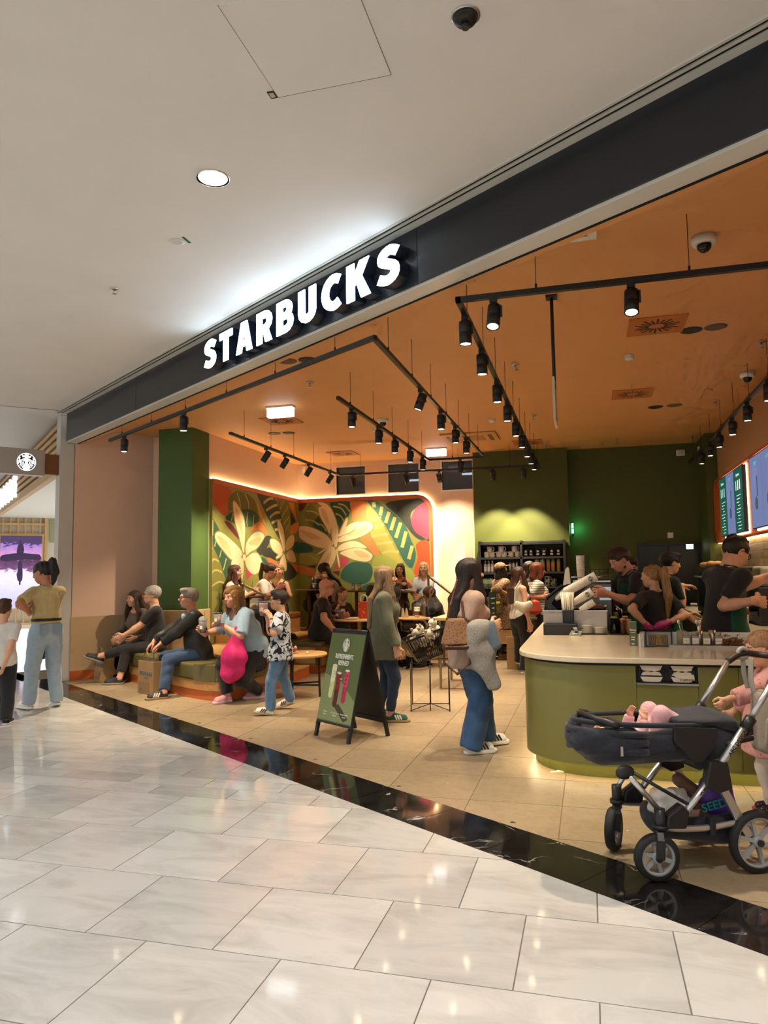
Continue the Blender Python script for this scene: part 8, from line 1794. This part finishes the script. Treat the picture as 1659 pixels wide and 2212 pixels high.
def drink(loc,label,col,kind='iced',straw=None,sc=1.,rz=0.,tilt=0.):
 t=empty('drink_cup' if kind!='mug' else 'coffee_mug',loc,rz,label,'drink' if kind!='mug' else 'mug');t.scale=(sc,)*3;t.rotation_euler=(tilt,0,rz)
 if kind=='paper':
  MB().lathe([(.03,0),(.032,.003),(.043,.125)],20).build('cup_body',M_CUP,t);MB().lathe([(.0365,.035),(.0415,.09)],20,cap=False).build('sleeve',M_KRAFT,t);MB().lathe([(.046,.125),(.046,.132),(.04,.137),(.038,.148),(.001,.149)],20).build('lid',M_WHITEPL,t)
 elif kind=='mug':
  MB().lathe([(.028,0),(.042,.015),(.048,.07),(.045,.07),(.035,.015),(.001,.01)],20).build('cup_body',M_MUG,t);MB().tube([(.044,0,.055),(.07,0,.052),(.068,0,.022),(.038,0,.018)],.006,8).build('handle',M_MUG,t)
 else:
  MB().lathe([(.03,0),(.032,.003),(.045,.13)],20).build('cup_body',M_CLEAR,t);MB().lathe([(.028,.004),(.04,.105)],18).build('liquid',mat('drink '+col,col,.25),t)
  if kind=='dome':MB().lathe([(.038,.106),(.044,.13),(.036,.15),(.02,.165),(.001,.168)],18).build('cream',M_FOAM,t);MB().lathe([(.047,.13),(.047,.135),(.045,.155),(.03,.175),(.012,.18)],20,cap=False).build('dome_lid',M_CLEAR,t)
  elif kind=='iced':MB().lathe([(.04,.106),(.043,.122)],18).build('foam',M_FOAM,t);MB().lathe([(.047,.13),(.048,.138),(.001,.139)],20).build('lid',M_CLEAR,t)
  MB().cbox((0,-.039,.06),(.03,.004,.035)).build('print',M_MUG,t)
  if straw:MB().cyl((.004,0,.06),(.02,.01,.24),.004,n=8).build('straw',mat('straw '+straw,straw,.4),t)
 return t
drink(spot(PPL['pony'],50,1316,.03),'white takeaway coffee cup in the ponytail woman\'s hands','','paper')
drink(spot(PPL['blue'],438,1367,-.17),'frothy brown iced drink with green straw in the blue woman\'s right hand','5a3a26','dome','1f6b45',1.1)
drink(spot(PPL['blue'],470,1351,-.36),'iced coffee with black straw in the blue woman\'s left hand','a5794c','iced','15120f',1.1)
drink(spot(PPL['boy'],569,1330,-.0),'red iced drink lifted by the boy','a8261c','iced',None,1.15)
z1=.8005
q_=at_z(746,1338,z1);drink(Vector((-3.83,11.05,z1)),'red iced drink on the table before the bald man','7c0f16','iced',None,1.1)
drink(spot(PPL['cupw'],739,1325,-.33),'white coffee cup at the mouth of the woman in charcoal','','mug',None,1.05,2.5)
drink(Vector((-2.66,11.5,z1)),'brown sleeved takeaway cup on the round table','','paper',None,1.1)
for k,(dx,dy,c,lab)in enumerate(((-.14,-.1,'5a1418','left dark red iced drink on the platform table'),(-.02,-.14,'6a2018','middle dark red iced drink on the platform table'),(.1,-.08,'a58b4c','right amber iced drink on the platform table'))):drink(Vector((pT1.x+dx,pT1.y+dy,pT1.z+.001)),lab,c,'iced','15120f',.95)
for dx,lab in((-.06,'left clear glass on the platform table by the long haired woman'),(.06,'right clear glass on the platform table by the long haired woman')):drink(Vector((pT4.x+dx,pT4.y,pT4.z+.001)),lab,'c9b58c','iced',None,.9)
drink(Vector((pT2.x+.12,pT2.y-.05,pT2.z+.001)),'iced drink before the man resting his head','6b5a30','iced','d9d4c8',.95)
t=empty('food_paper',(pT3.x,pT3.y-.03,pT3.z+.001),0,'crumpled white food paper before the two women','paper');b_=MB();rs=random.Random(3)
for k in range(7):b_.ball((rs.uniform(-.15,.15),rs.uniform(-.06,.06),.018),(.04,.03,.018),7,5)
b_.build('paper',M_MUG,t,smooth=False)
t=empty('food_paper',(-3.62,11.0,z1),0,'white napkins on the table before the bald man','napkin');MB().ball((0,0,.012),(.1,.06,.012),9,5).ball((.09,.02,.015),(.06,.05,.015),8,5).build('paper',M_MUG,t,smooth=False)
for P_,px,py,dd,lab in((PPL['tankb'],600,1283,-.34,'brown bread sandwich in the hands of the blond woman'),(PPL['brun'],873,1258,-.32,'wrapped sandwich in the hands of the brunette'),(PPL['longdark'],702,1240,-.15,'wrapped roll held by the long haired woman')):
 t=empty('sandwich',spot(P_,px,py,dd),0,lab,'sandwich');MB().ball((0,0,0),(.05,.03,.045),10,7).build('bread',mat('toasted bread','9a6d3c',.7,noise=.25,nscale=30),t);MB().ball((0,-.01,-.025),(.047,.033,.035),9,6).build('wrapper',M_MUG,t,smooth=False)
for dx,lab in((-.06,'left folded paper bag on the round table'),(.0,'right folded paper bag on the round table')):
 t=empty('pastry_bag',(-2.83+dx,11.5,z1),.3,lab,'paper bag');MB().prism([(-.03,0),(.03,0),(.02,.09),(.004,.15),(-.014,.14)],-.02,.02,frame_matrix(Vector((0,0,0)),Vector((1,0,0)),Vector((0,0,1)),Vector((0,-1,0)))).build('bag_body',mat('cream paper','c9b79a',.8),t);MB().ball((0,0,.02),(.03,.025,.02),8,5).build('content',mat('cream paper','c9b79a',.8),t)
t=empty('gift_bag',(-3.45,11.2,z1),.25,'orange red printed gift bag with white handles on the round table','bag');MB().box((-.09,-.05,0),(.09,.05,.27)).build('bag_body',ink_mat('orange red print','c2431f','dd8a66',12,.6),t);
for y in(-.045,.045):MB().tube(spline([(-.05,y,.26),(-.045,y,.34),(0,y,.37),(.045,y,.34),(.05,y,.26)],4,False),.007,8).build('handle',M_WHITEPL,t)
M_KR=mat('brown kraft paper','a5845a',.75,noise=.06,nscale=8,bump=.15,bscale=14);M_BLUEP=mat('slate blue print','4a5f7c',.6)
def paper_bag(loc,rz,w_,d_,h_,label,txt=None,sub=None,tilt=0.,handle=True):
 t=empty('paper_bag',loc,rz,label,'paper bag');t.rotation_euler=(tilt,0,rz)
 b_=MB();n=1
 vs=[];k=.92
 b_.prism([(-w_/2,-d_/2),(w_/2,-d_/2),(w_/2,d_/2),(-w_/2,d_/2)],0,h_,top=[(-w_/2*1.02,-d_/2*k),(w_/2*.98,-d_/2*k),(w_/2,d_/2*k),(-w_/2,d_/2*k)]);b_.build('bag_body',M_KR,t,bevel=.004)
 MB().box((-w_/2*.94,-d_/2*.84,h_-.03),(w_/2*.94,d_/2*.84,h_+.0015)).build('opening',mat('bag inside','4a3a26',.8),t)
 if handle:
  for y in(-d_/2*.86,d_/2*.86):MB().tube(spline([(-.06,y,h_-.02),(-.055,y,h_+.08),(0,y,h_+.11),(.055,y,h_+.08),(.06,y,h_-.02)],4,False),0,sq=(.012,.004)).build('handle',M_KR,t)
 FMx=frame_matrix(Vector((0,-d_/2-.0015,0)),Vector((1,0,0)),Vector((0,.02,1)).normalized(),Vector((0,-1,.02)).normalized())
 if txt:lettering(txt,.075 if w_>.25 else .035,FMx@Matrix.Translation((.01,h_*.62,.002)),M_BLUEP,t,depth=.002,spacing=1.15)
 if sub:lettering(sub,.022,FMx@Matrix.Translation((.02,h_*.5,.002)),M_BLUEP,t,depth=.002)
 if w_>.25:
  MB().box((-w_*.42,-d_/2-.003,.03),(w_*.25,-d_/2-.0015,h_*.36)).build('folded_flap',mat('kraft flap','96764e',.75),t);o=MB().tube([(.012*math.cos(a),0,.012*math.sin(a))for a in[2*PI*k/12 for k in range(12)]],.0025,6,True).build('round_mark',M_BLUEP,t);o.location=(-w_*.25,-d_/2-.004,.06)
 return t
p=at_z(303,1501);paper_bag(p+FN*.14,-.5,.4,.16,.42,'large brown shopping bag with blue lettering by the man in jeans','PRIMARK','Love the bag')
p=at_z(205,1474);paper_bag(p+FN*.12,-.6,.32,.17,.38,'crumpled brown shopping bag under the crossed legs','PRIMARK',None,-.06)
p=at_z(1108,1446);paper_bag(p+Vector((.0,.05,0)),-.1,.17,.1,.5,'tall narrow brown paper bag standing in the queue','VUITTON',None,0,False)
def soft(name,loc,label,cat,parts):
 t=empty(name,loc,0,label,cat)
 for pn_,shp,mt_,vx,dp in parts:sdf_object(pn_,[surf(shp,vx,dp)],mt_,t)
 return t
def bag_frame(P):return np.array(Vector((IR.x,IR.y,0))),np.array(Vector((IF_.x,IF_.y,0)))
ux,uy=bag_frame(None);uz=V3(0,0,1)
def W3(x,y,z):return ux*x+uy*y+uz*z
Pb=spot(PPL['blue'],507,1420,-.38)
soft('pink_bag',Pb,'bright pink fabric shopping bag hanging from the blue woman\'s arm','bag',[('bag_body',[ec(W3(.03,0,.34),W3(.0,0,.0),ux,(.03,.035),(.14,.08),k=.06),ec(W3(0,0,.02),W3(-.06,0,-.2),ux,(.15,.09),(.11,.07),k=.08),ec(W3(-.06,0,-.22),W3(.07,0,-.16),uz,(.06,.06),(.05,.06),k=.08)],mat('hot pink nylon','c81e66',.5,noise=.08,nscale=6,bump=.3,bscale=12),.011,(.008,30,4,.25))])
Pk=spot(PPL['blue'],548,1415,-.12)
soft('black_bag',Pk,'black nylon shoulder bag behind the pink bag','bag',[('bag_body',[ec(W3(.0,0,.08),W3(.02,0,-.12),ux,(.1,.06),(.15,.09),k=.06)],mat('black nylon',(.012,.012,.013),.5,bump=.3,bscale=18),.012,(.006,30,6,.4)),('strap',[rc(W3(-.02,0,.12),W3(-.0,-.02,.42),.012,.01),rc(W3(-.0,-.02,.42),W3(-.1,.1,.62),.01,.01)],mat('black nylon',(.012,.012,.013),.5),.006,None)])
Ph=spot(PPL['bag'],985,1366,-.2)
HB=ink_mat('monogram canvas','8a6547','5a3a28',62,.3,'spot',.05);HBL=mat('brown bag leather','4a2a1b',.45)
soft('handbag',Ph,'brown monogram bucket handbag on the shoulder of the long haired woman','handbag',[('bag_body',[ec(W3(.0,0,.08),W3(0.0,0,-.09),ux,(.085,.05),(.125,.07),k=.03),plane_cut(W3(0,0,-.095),-uz),plane_cut(W3(0,0,.115),uz)],HB,.009,(.003,24,2,.5)),('bag_base',[ec(W3(-.09,0,-.115),W3(.09,0,-.115),uz,(.028,.068),(.028,.068),k=.02)],HBL,.009,None),('shoulder_strap',[rc(W3(-.07,0,.1),W3(-.04,.02,.22),.012),rc(W3(-.04,.02,.22),W3(.03,.1,.42),.012),rc(W3(.07,0,.1),W3(.06,.06,.25),.012)],HBL,.007,None),('long_strap',[rc(W3(-.1,0,.0),W3(-.1,-.02,-.25),.007),rc(W3(-.1,-.02,-.25),W3(.0,-.05,-.33),.007),rc(W3(0,-.05,-.33),W3(.1,-.03,-.25),.007),rc(W3(.1,-.03,-.25),W3(.12,0,-.02),.009)],HBL,.006,None)])
Pc=spot(PPL['bag'],1045,1400,-.24)
soft('grey_coat',Pc,'grey tweed coat draped over the arm of the long haired woman','coat',[('coat_body',[ec(W3(-.03,0,.17),W3(-.02,0,-.02),ux,(.1,.06),(.11,.05),k=.06),ec(W3(-.02,0,-.02),W3(.07,0,-.3),ux,(.1,.05),(.055,.035),k=.06),ec(W3(-.06,.02,.05),W3(-.05,.03,-.16),ux,(.06,.04),(.06,.03),k=.05)],cloth('grey tweed','8f8a82',noise=.3,nscale=120,bump=.5,bscale=150),.011,(.009,26,8,.5)),('coat_lining',[ec(W3(.03,-.02,.18),W3(.1,-.03,.02),ux,(.06,.035),(.055,.03),k=.05)],cloth('slate lining','5d6a76'),.011,(.006,26,3,.5))])
Pl=spot(PPL['leo'],1069,1305,-.22)
YEL=mat('acid yellow leather','a8a428',.5)
soft('leopard_bag',Pl,'leopard tote with yellow handles on the tunic woman\'s arm','bag',[('bag_body',[ec(W3(0,0,.1),W3(0,0,-.13),ux,(.13,.07),(.13,.07),k=.03),plane_cut(W3(0,0,.12),uz)],ink_mat('brown leopard canvas','6e5430','2a1d10',60,.42,'spot',.06),.012,None),('handle',[rc(W3(-.08,-.05,.1),W3(-.05,-.04,.26),.014),rc(W3(-.05,-.04,.26),W3(.05,-.04,.26),.014),rc(W3(.05,-.04,.26),W3(.08,-.05,.1),.014)],YEL,.008,None),('yellow_print',[ec(W3(-.07,-.068,.02),W3(.07,-.068,.02),uz,(.025,.01),(.025,.01))],YEL,.007,None)])
Pw=spot(PPL['tank'],1130,1309,-.16)
soft('white_bag',Pw,'white crescent shoulder bag of the tank top woman','handbag',[('bag_body',[ec(W3(-.1,0,.03),W3(0,0,-.03),uz,(.05,.03),(.07,.035),k=.04),ec(W3(0,0,-.03),W3(.11,0,.03),uz,(.07,.035),(.05,.03),k=.04)],mat('white bag leather','cfc4ae',.4),.009,None),('strap',[rc(W3(-.12,0,.06),W3(-.1,.04,.25),.011),rc(W3(-.1,.04,.25),W3(-.02,.08,.36),.011)],mat('white bag leather','cfc4ae',.4),.007,None)])
Pr=spot(PPL['red'],1156,1311,-.2)
soft('red_bag',Pr,'coral red soft bag of the striped woman','bag',[('bag_body',[ec(W3(0,0,.06),W3(0,0,-.06),ux,(.07,.05),(.1,.06),k=.03)],mat('coral bag','b8472e',.5),.011,(.004,28,3,.5)),('strap',[rc(W3(-.05,0,.08),W3(-.03,.06,.3),.01)],mat('coral bag','b8472e',.5),.007,None)])
Pd=spot(PPL['darkjacket'],893,1352,-.35)
soft('dark_bag',Pd,'dark brown leather bag on the lap behind the khaki girl','bag',[('bag_body',[ec(W3(-.12,0,0),W3(.12,0,0),uz,(.07,.07),(.07,.07),k=.02)],mat('dark brown leather',(.035,.018,.012),.4),.012,None),('flap',[ec(W3(-.12,-.05,.03),W3(.12,-.05,.03),uz,(.035,.03),(.035,.03))],mat('dark brown flap',(.05,.026,.018),.4),.01,None)])
Pe=spot(PPL['darkjacket'],890,1392,-.45)
soft('beige_bag',Pe,'beige bag with black trim hanging below the dark bag','bag',[('bag_body',[ec(W3(0,0,.12),W3(0,0,-.14),ux,(.08,.05),(.1,.06),k=.03)],mat('beige canvas','a08a68',.7),.012,(.006,30,4,.4)),('black_trim',[rc(W3(-.06,-.055,.1),W3(.0,-.06,-.03),.009),rc(W3(0,-.06,-.03),W3(.05,-.055,.1),.009),rc(W3(0,-.06,-.03),W3(.04,-.06,-.14),.009)],M_BLK,.007,None)])
SO=Vector((.42,4.2,0));sf=Vector((-.9,-.436,0)).normalized();sl=Vector((-sf.y,sf.x,0))
stro=empty('stroller',SO,math.atan2(sf.y,sf.x),'navy pram style stroller with silver frame parked by the counter','stroller')
Mst=frame_matrix(SO,sf,sl,Vector((0,0,1)));Mi=Mst.inverted()
def S(px,py,y=.2):
 d=ray(px,py);o=SO+sl*y;t=(o-CAM).dot(sl)/d.dot(sl);return Mi@(CAM+d*t)
NAVY=cloth('navy pram fabric',(.012,.014,.022),bump=.35,bscale=30);SILV=mat('satin silver tube',(.62,.63,.64),.3,.9);RUB=mat('black rubber tyre',(.012,.012,.012),.7);RIM=mat('grey plastic rim','9a9a9a',.4)
def wheel(c,R_,w_,name='wheel',rot=0.):
 t=empty(name,c,rot,parent=stro);Mx=Matrix.Rotation(PI/2,4,'X')
 MB().lathe([(R_-.028,-w_/2),(R_-.008,-w_/2),(R_,-w_/4),(R_,w_/4),(R_-.008,w_/2),(R_-.028,w_/2),(R_-.028,-w_/2)],36,Mx,cap=False).build('tyre',RUB,t)
 MB().lathe([(R_-.04,-w_/3),(R_-.028,-w_/2.2),(R_-.028,w_/2.2),(R_-.04,w_/3),(R_-.04,-w_/3)],36,Mx,cap=False).build('rim',RIM,t)
 for k in range(6):
  a=k*PI/3+.3;d=Vector((math.cos(a),0,math.sin(a)));MB().tube([d*.02,d*(R_-.035)],0,sq=(.02,.018)).build('spoke',RIM,t)
 MB().cyl((0,-w_/2,0),(0,w_/2,0),.026).build('hub',RIM,t);MB().cyl((0,w_/2,0),(0,w_/2+.012,0),.016).build('hub_cap',M_DARKPL,t)
def gp(x,y):q_=Mi@Vector((x,y,0));return q_
fr,fl,rr_=gp(.268,3.93),gp(.079,4.3),gp(.758,4.15)
rl=Vector((rr_.x,fl.y-.02,0))
wheel((fr.x,fr.y,.112),.112,.05,'front_wheel',-.1);wheel((fl.x,fl.y,.112),.112,.05,'front_wheel',.85);wheel((rr_.x,rr_.y,.15),.15,.05,'rear_wheel');wheel((rl.x,rl.y,.15),.15,.05,'rear_wheel')
M_BP=mat('satin black plastic',(.015,.015,.016),.4)
for w_ in(fr,fl):
 MB().tube([(w_.x,w_.y+.035,.112),(w_.x-.005,w_.y+.037,.2),(w_.x-.02,w_.y,.25)],0,sq=(.03,.04)).build('fork',M_BP,stro,bevel=.006)
 MB().cyl((w_.x-.025,w_.y,.22),(w_.x-.025,w_.y,.34),.026,n=14).cyl((w_.x-.025,w_.y,.245),(w_.x-.025,w_.y,.265),.038,n=14).build('swivel',M_BP,stro)
for yy,wf,wr_ in((fr.y,fr,rr_),(fl.y,fl,rl)):
 A=S(1465,1780,fr.y);A=Vector((wf.x-.035,yy,.30));Bq=S(1536,1692,fr.y);Cq=S(1470,1740,fr.y)
 J=S(1545,1668,fr.y);top_=S(1659,1497,fr.y);J=Vector((J.x,yy,J.z));top_=Vector((top_.x,yy,top_.z))
 lowp=S(1458,1785,fr.y);lowp=Vector((lowp.x,yy,lowp.z))
 MB().tube([lowp,J],.018,14).build('lower_tube',SILV,stro);d=(top_-J);clamp=J+d*.62;end=S(1572,1429,fl.y);end=Vector((end.x,yy,end.z))
 if yy==fr.y:NEAR=(J,top_,d)
 MB().tube([J,clamp],.02,14).build('main_tube',SILV,stro);MB().tube([clamp,end],.016,14).build('handle_tube',SILV,stro)
 MB().cyl(clamp-d.normalized()*.035,clamp+d.normalized()*.03,.028,n=14).build('clamp',M_BP,stro);MB().cbox((0,0,0),(.03,.03,.05)).build('clamp_lever',M_BP,stro,loc=clamp+Vector((.0,0,-.035)))
 MB().tube([J+Vector((-.0,0,-.02)),Vector((wr_.x+.03,yy,.17))],0,sq=(.03,.045)).build('rear_leg',SILV,stro,bevel=.006)
 MB().prism([(J.x-.06,J.z+.05),(J.x+.04,J.z+.06),(J.x+.07,J.z-.06),(J.x+.0,J.z-.1),(J.x-.08,J.z-.08)],-yy-.024,-yy+.024,frame_matrix(Vector((0,0,0)),Vector((1,0,0)),Vector((0,0,1)),Vector((0,-1,0)))).build('joint_block',M_BP,stro,bevel=.008)
 MB().prism([(lowp.x-.05,lowp.z-.01),(lowp.x-.07,lowp.z+.07),(lowp.x-.03,lowp.z+.11),(lowp.x+.05,lowp.z+.06),(lowp.x+.06,lowp.z-.0)],-yy-.026,-yy+.026,frame_matrix(Vector((0,0,0)),Vector((1,0,0)),Vector((0,0,1)),Vector((0,-1,0)))).build('front_pivot',M_BP,stro,bevel=.01)
 MB().tube(spline([(wf.x-.03,yy,.29),(wf.x-.06,yy,.245),((wf.x+wr_.x)/2,yy,.23),(wr_.x+.04,yy,.24),(wr_.x,yy,.17)],4,False),.016,12).build('lower_rail',SILV,stro)
 MB().cbox((0,0,0),(.03,.05,.09)).build('basket_clip',M_BP,stro,loc=((wf.x+wr_.x)/2-.03,yy,.24),bevel=.006)
J,top_,d=NEAR;dn=d.normalized();pnm=Vector((0,1,0));upv=pnm.cross(dn)
if upv.z<0:upv=-upv
for txt,f_,sz in(('ABC DESIGN',.38,.028),('TURBO 4S',-.30,.024)):
 c_=J+dn*(d.length*f_)+pnm*.0205 if f_>0 else J+(lowp_d:=(NEAR[0]-Vector((S(1458,1785,fr.y).x,fr.y,S(1458,1785,fr.y).z))).normalized())*(-.085)+pnm*.019
 ax_=-dn if dn.x>0 else dn;ax_=dn;yv=upv
 lettering(txt,sz,frame_matrix(c_,dn,pnm.cross(dn)*(-1)if(dn.cross(pnm.cross(dn)*(-1))).dot(pnm)>0 else pnm.cross(dn),pnm),M_BLK,stro,depth=.0015,bold=.015)
MB().cyl((rr_.x,rr_.y,.15),(rl.x,rl.y,.15),.012).build('rear_axle',M_BP,stro)
e0=S(1572,1429,fl.y);h1=S(1604,1411,fl.y);h2=S(1640,1414,fl.y);hy0,hy1=fr.y,fl.y
MB().tube(spline([(e0.x,hy0,e0.z),(h1.x,hy0,h1.z),(h2.x,hy0-.03,h2.z),(h2.x-.03,(hy0+hy1)/2,h2.z),(h2.x,hy1+.03,h2.z),(h1.x,hy1,h1.z),(e0.x,hy1,e0.z)],4,False),.018,12).build('handlebar',mat('brown leatherette grip','2c1c14',.5),stro)
MB().tube([(h1.x+.028*math.cos(a),hy1,h1.z+.028*math.sin(a))for a in[2*PI*k/14 for k in range(14)]],.013,8,True).build('hook',mat('grey hook','9a968f',.5),stro)
MB().tube([(h1.x,hy1,h1.z-.03),(h1.x-.01,hy1-.01,h1.z-.12),(h1.x-.03,hy1-.01,h1.z-.2)],0,sq=(.025,.006)).build('hook_strap',mat('grey hook','9a968f',.5),stro)
y0,y1=fl.y+.03,fr.y-.03;yc=(y0+y1)/2;hw=(y1-y0)/2
pa,pb_=S(1262,1570,yc),S(1590,1640,yc);zt_,zb_=S(1420,1560,y1).z,S(1420,1660,y1).z
xf,xb=S(1262,1580,y1).x,S(1608,1620,y1).x;L_=xf-xb
def C3(fx,fy,z):return V3(xb+L_*fx,yc+hw*fy,z)
side=V3(0,1,0)
tub=[ec(C3(.16,0,zb_+.1),C3(.8,0,zb_+.11),side,(hw*.98,.11),(hw*1.02,.12),k=.05),ec(C3(.7,0,zb_+.13),C3(.9,0,zb_+.15),side,(hw*1.04,.1),(hw*.9,.09),k=.06),ec(C3(.05,0,zb_+.1),C3(.2,0,zb_+.1),side,(hw*.9,.1),(hw,.11),k=.05)]
sdf_object('carrycot',[surf(tub+[plane_cut(C3(.5,0,zb_+.2),V3(0,0,1)),el(C3(.58,0,zb_+.24),(L_*.4,hw*.84,.15),None,k=.02,op='sub')],.012,(.005,30,5,1.))],NAVY,stro)
for k,(fz_,ex)in enumerate(((.13,.018),(.085,.022),(.17,.014))):
 pts=[tuple(C3(.62+.37*math.sin(a)*1.0,math.cos(a)*(1.06+ex),zb_+fz_+.012*math.sin(a)))for a in np.linspace(0,PI,18)]
 MB().tube(pts,.02,10,radii=[.016+.006*math.sin(3*i)for i in range(18)]).build('hood_fold',NAVY,stro)
rim=[tuple(C3(.5+.47*math.cos(a),.98*math.sin(a),zb_+.205+.02*math.cos(a)))for a in np.linspace(0,2*PI,36,endpoint=False)]
MB().tube(rim,.013,10,True).build('carrycot_rim',NAVY,stro)
hood=[]
for a in np.linspace(0,PI,12):hood.append(tuple(C3(.78+.2*math.sin(a)*.6,math.cos(a)*.95,zb_+.215+.03*math.sin(a))))
MB().tube(hood,.016,10).build('hood_arch',M_BP,stro)
apr=[ec(C3(.05,0,zb_+.2),C3(.4,0,zb_+.215),side,(hw*.97,.035),(hw*.95,.025),k=.03),ec(C3(.02,0,zb_+.17),C3(.1,0,zb_+.2),side,(hw*.9,.04),(hw*.95,.04),k=.03)]
sdf_object('apron_cover',[surf(apr,.012,(.006,30,9,.6))],NAVY,stro)
for yy in(y0-.012,y1+.012):MB().prism([(xb+L_*.18,zb_+.18),(xb+L_*.46,zb_+.2),(xb+L_*.46,zb_+.13),(xb+L_*.34,zb_+.02),(xb+L_*.28,zb_+.02),(xb+L_*.2,zb_+.1)],-yy-.008,-yy+.008,frame_matrix(Vector((0,0,0)),Vector((1,0,0)),Vector((0,0,1)),Vector((0,-1,0)))).build('side_frame',M_BP,stro,bevel=.004);
MB().cyl(tuple(C3(.3,-1.05,zb_+.01)),tuple(C3(.3,1.05,zb_+.01)),.03,n=14).build('seat_hinge',M_BP,stro)
MB().tube([tuple(C3(.12,-1.02,zb_+.1)),tuple(C3(-.08,-.8,zb_+.11)),tuple(C3(-.08,.8,zb_+.11)),tuple(C3(.12,1.02,zb_+.1))],.014,10).build('foot_bar',M_BP,stro)
p=S(1340,1622,y1+.03);MB().cbox((0,0,0),(.012,.006,.045)).build('zip_pull',SILV,stro,loc=(p.x,y1+.045,p.z))
for yy in(fr.y,fl.y):
 MB().tube([S(1365,1668,yy),S(1500,1745,yy)],.009,10).build('brace',M_BP,stro);MB().tube([Vector((fr.x-.025,yy,.33)),S(1352,1668,yy)],.014,10).build('front_strut',SILV,stro);q_=S(1350,1668,yy);MB().ball(tuple(q_),(.05,.018,.035),12,8).build('strut_cover',M_BP,stro)
GB=cloth('grey beige canvas','8d8274',bump=.2,bscale=80);GS=mat('pale strap webbing','b5ada0',.8)
hb_=Mst@Vector((h1.x-.06,(hy0+hy1)/2-.06,h1.z-.36));bpk=empty('changing_bag',hb_,math.atan2(sf.y,sf.x),'grey beige changing bag hanging from the stroller handle','bag')
sdf_object('main_pocket',[surf([ec(V3(0,0,-.14),V3(0,0,.12),V3(0,1,0),(.17,.075),(.15,.06),k=.03),plane_cut((0,0,-.17),(0,0,-1)),plane_cut((0,0,.16),(0,0,1))],.011,(.005,24,3,.5))],GB,bpk)
sdf_object('front_pocket',[surf([ec(V3(.02,.09,-.1),V3(.02,.09,.0),V3(0,1,0),(.1,.075),(.09,.07),k=.03),plane_cut((0,0,.03),(0,0,1))],.01)],GB,bpk)
for y_ in(-.11,.12):MB().tube(spline([(.02,y_,.1),(.05,y_*.9,.22),(.06,y_*.7,.34)],4,False),0,sq=(.03,.006)).build('strap',GS,bpk)
MB().tube(spline([(-.03,-.08,.14),(-.03,-.05,.22),(-.03,.05,.22),(-.03,.08,.14)],4,False),.01,8).build('grab_loop',mat('grey loop webbing','6a645c',.8),bpk)
bx0,bx1=fr.x-.1,rr_.x+.06;
sdf_object('under_basket',[surf([ec(V3((bx0+bx1)/2+.12,yc,.23),V3((bx0+bx1)/2-.17,yc,.2),side,(hw*.95,.1),(hw,.12),k=.03),plane_cut((0,0,.27),V3(0,0,1)),el(V3((bx0+bx1)/2-.02,yc,.3),(.22,hw*.82,.14),None,k=.02,op='sub')],.012)],NAVY,stro)
bc_=Mst@Vector(((bx0+bx1)/2,yc,.2))
def in_basket(name,dx,dy,z,label,cat,shp,mt_,dp=None,vx=.011):
 t=empty(name,bc_+sf*dx+sl*dy+Vector((0,0,z)),0,label,cat);sdf_object('body',[surf(shp,vx,dp)],mt_,t);return t
in_basket('brown_blanket',-.02,-.02,.02,'dusty brown dotted blanket rolled in the stroller basket','blanket',[ec(W3(-.12,0,0),W3(.14,0,-.0),uz,(.05,.09),(.05,.09),k=.03),ec(W3(-.1,-.05,.02),W3(.16,-.04,.02),uz,(.035,.05),(.03,.05),k=.03)],ink_mat('dotted brown cotton','7a5648','cbb9ac',55,.2,'spot',.03)if False else cloth('dusty brown cotton','77564a'),(.006,30,3,1))
in_basket('white_cloth',.04,.0,.1,'bundled white muslin cloth in the stroller basket','cloth',[el(W3(0,0,0),(.07,.05,.06),None,k=.03),el(W3(-.05,0,-.04),(.06,.05,.04),None,k=.03)],WHITE_C,(.012,45,8,1))
in_basket('brown_pouch',-.02,-.02,.17,'small brown dotted pouch on the white cloth','pouch',[ec(W3(-.03,0,.03),W3(.05,0,-.03),uy,(.04,.035),(.035,.035),k=.02)],cloth('dusty brown cotton','77564a'),None)
in_basket('plastic_bag',.14,.04,.1,'crumpled clear plastic bag at the front of the stroller basket','plastic bag',[el(W3(0,0,0),(.07,.06,.09),None,k=.03)],mat('milky plastic film',(.75,.72,.68),.2,alpha=.55),(.012,40,2,1))
t=in_basket('purple_bag',-.14,.06,.1,'purple printed shopping bag in the stroller basket','bag',[ec(W3(0,0,.1),W3(.02,0,-.06),ux,(.08,.04),(.1,.05),k=.03)],mat('purple plastic','4a2284',.4),(.006,30,5,.6))
lettering('SEED',.06,frame_matrix(Vector(W3(-.03,-.055,.0)),Vector(W3(.96,0,.25)).normalized(),Vector(W3(-.25,0,.96)).normalized(),Vector(W3(0,-1,0))),mat('teal print','1f8f8c',.5),t,depth=.006,bold=.02)
q_=Mst@Vector((xb+L_*.5,yc,zb_+.1))
b_=person('baby in pink suit lying in the stroller',q_,0,H=.62,tone='fair',hscale=1.75,fat=1.35,bust=0,q=.8,zp=.0,head=(0,0),footL=(-.06,.05,-.2),footR=(.06,.07,-.2),kneeL=(-.2,1,0),kneeR=(.2,1,0),handL=(-.06,.12,.06),handR=(.07,.12,.05),face=True,top=dict(mat=cloth('baby pink cotton','d6a3a6'),sleeve=1.95,ex=.014,hem=-.05),bottom=dict(mat=cloth('baby pink cotton','d6a3a6'),ex=.012,cuff=-.03),hair=dict(style='crop',mat=hairmat('light brown','9a6f49')))
yb_=math.atan2(sf.y,sf.x)
b_['root'].matrix_world=frame_matrix(q_,sl,Vector((0,0,1)),sf)
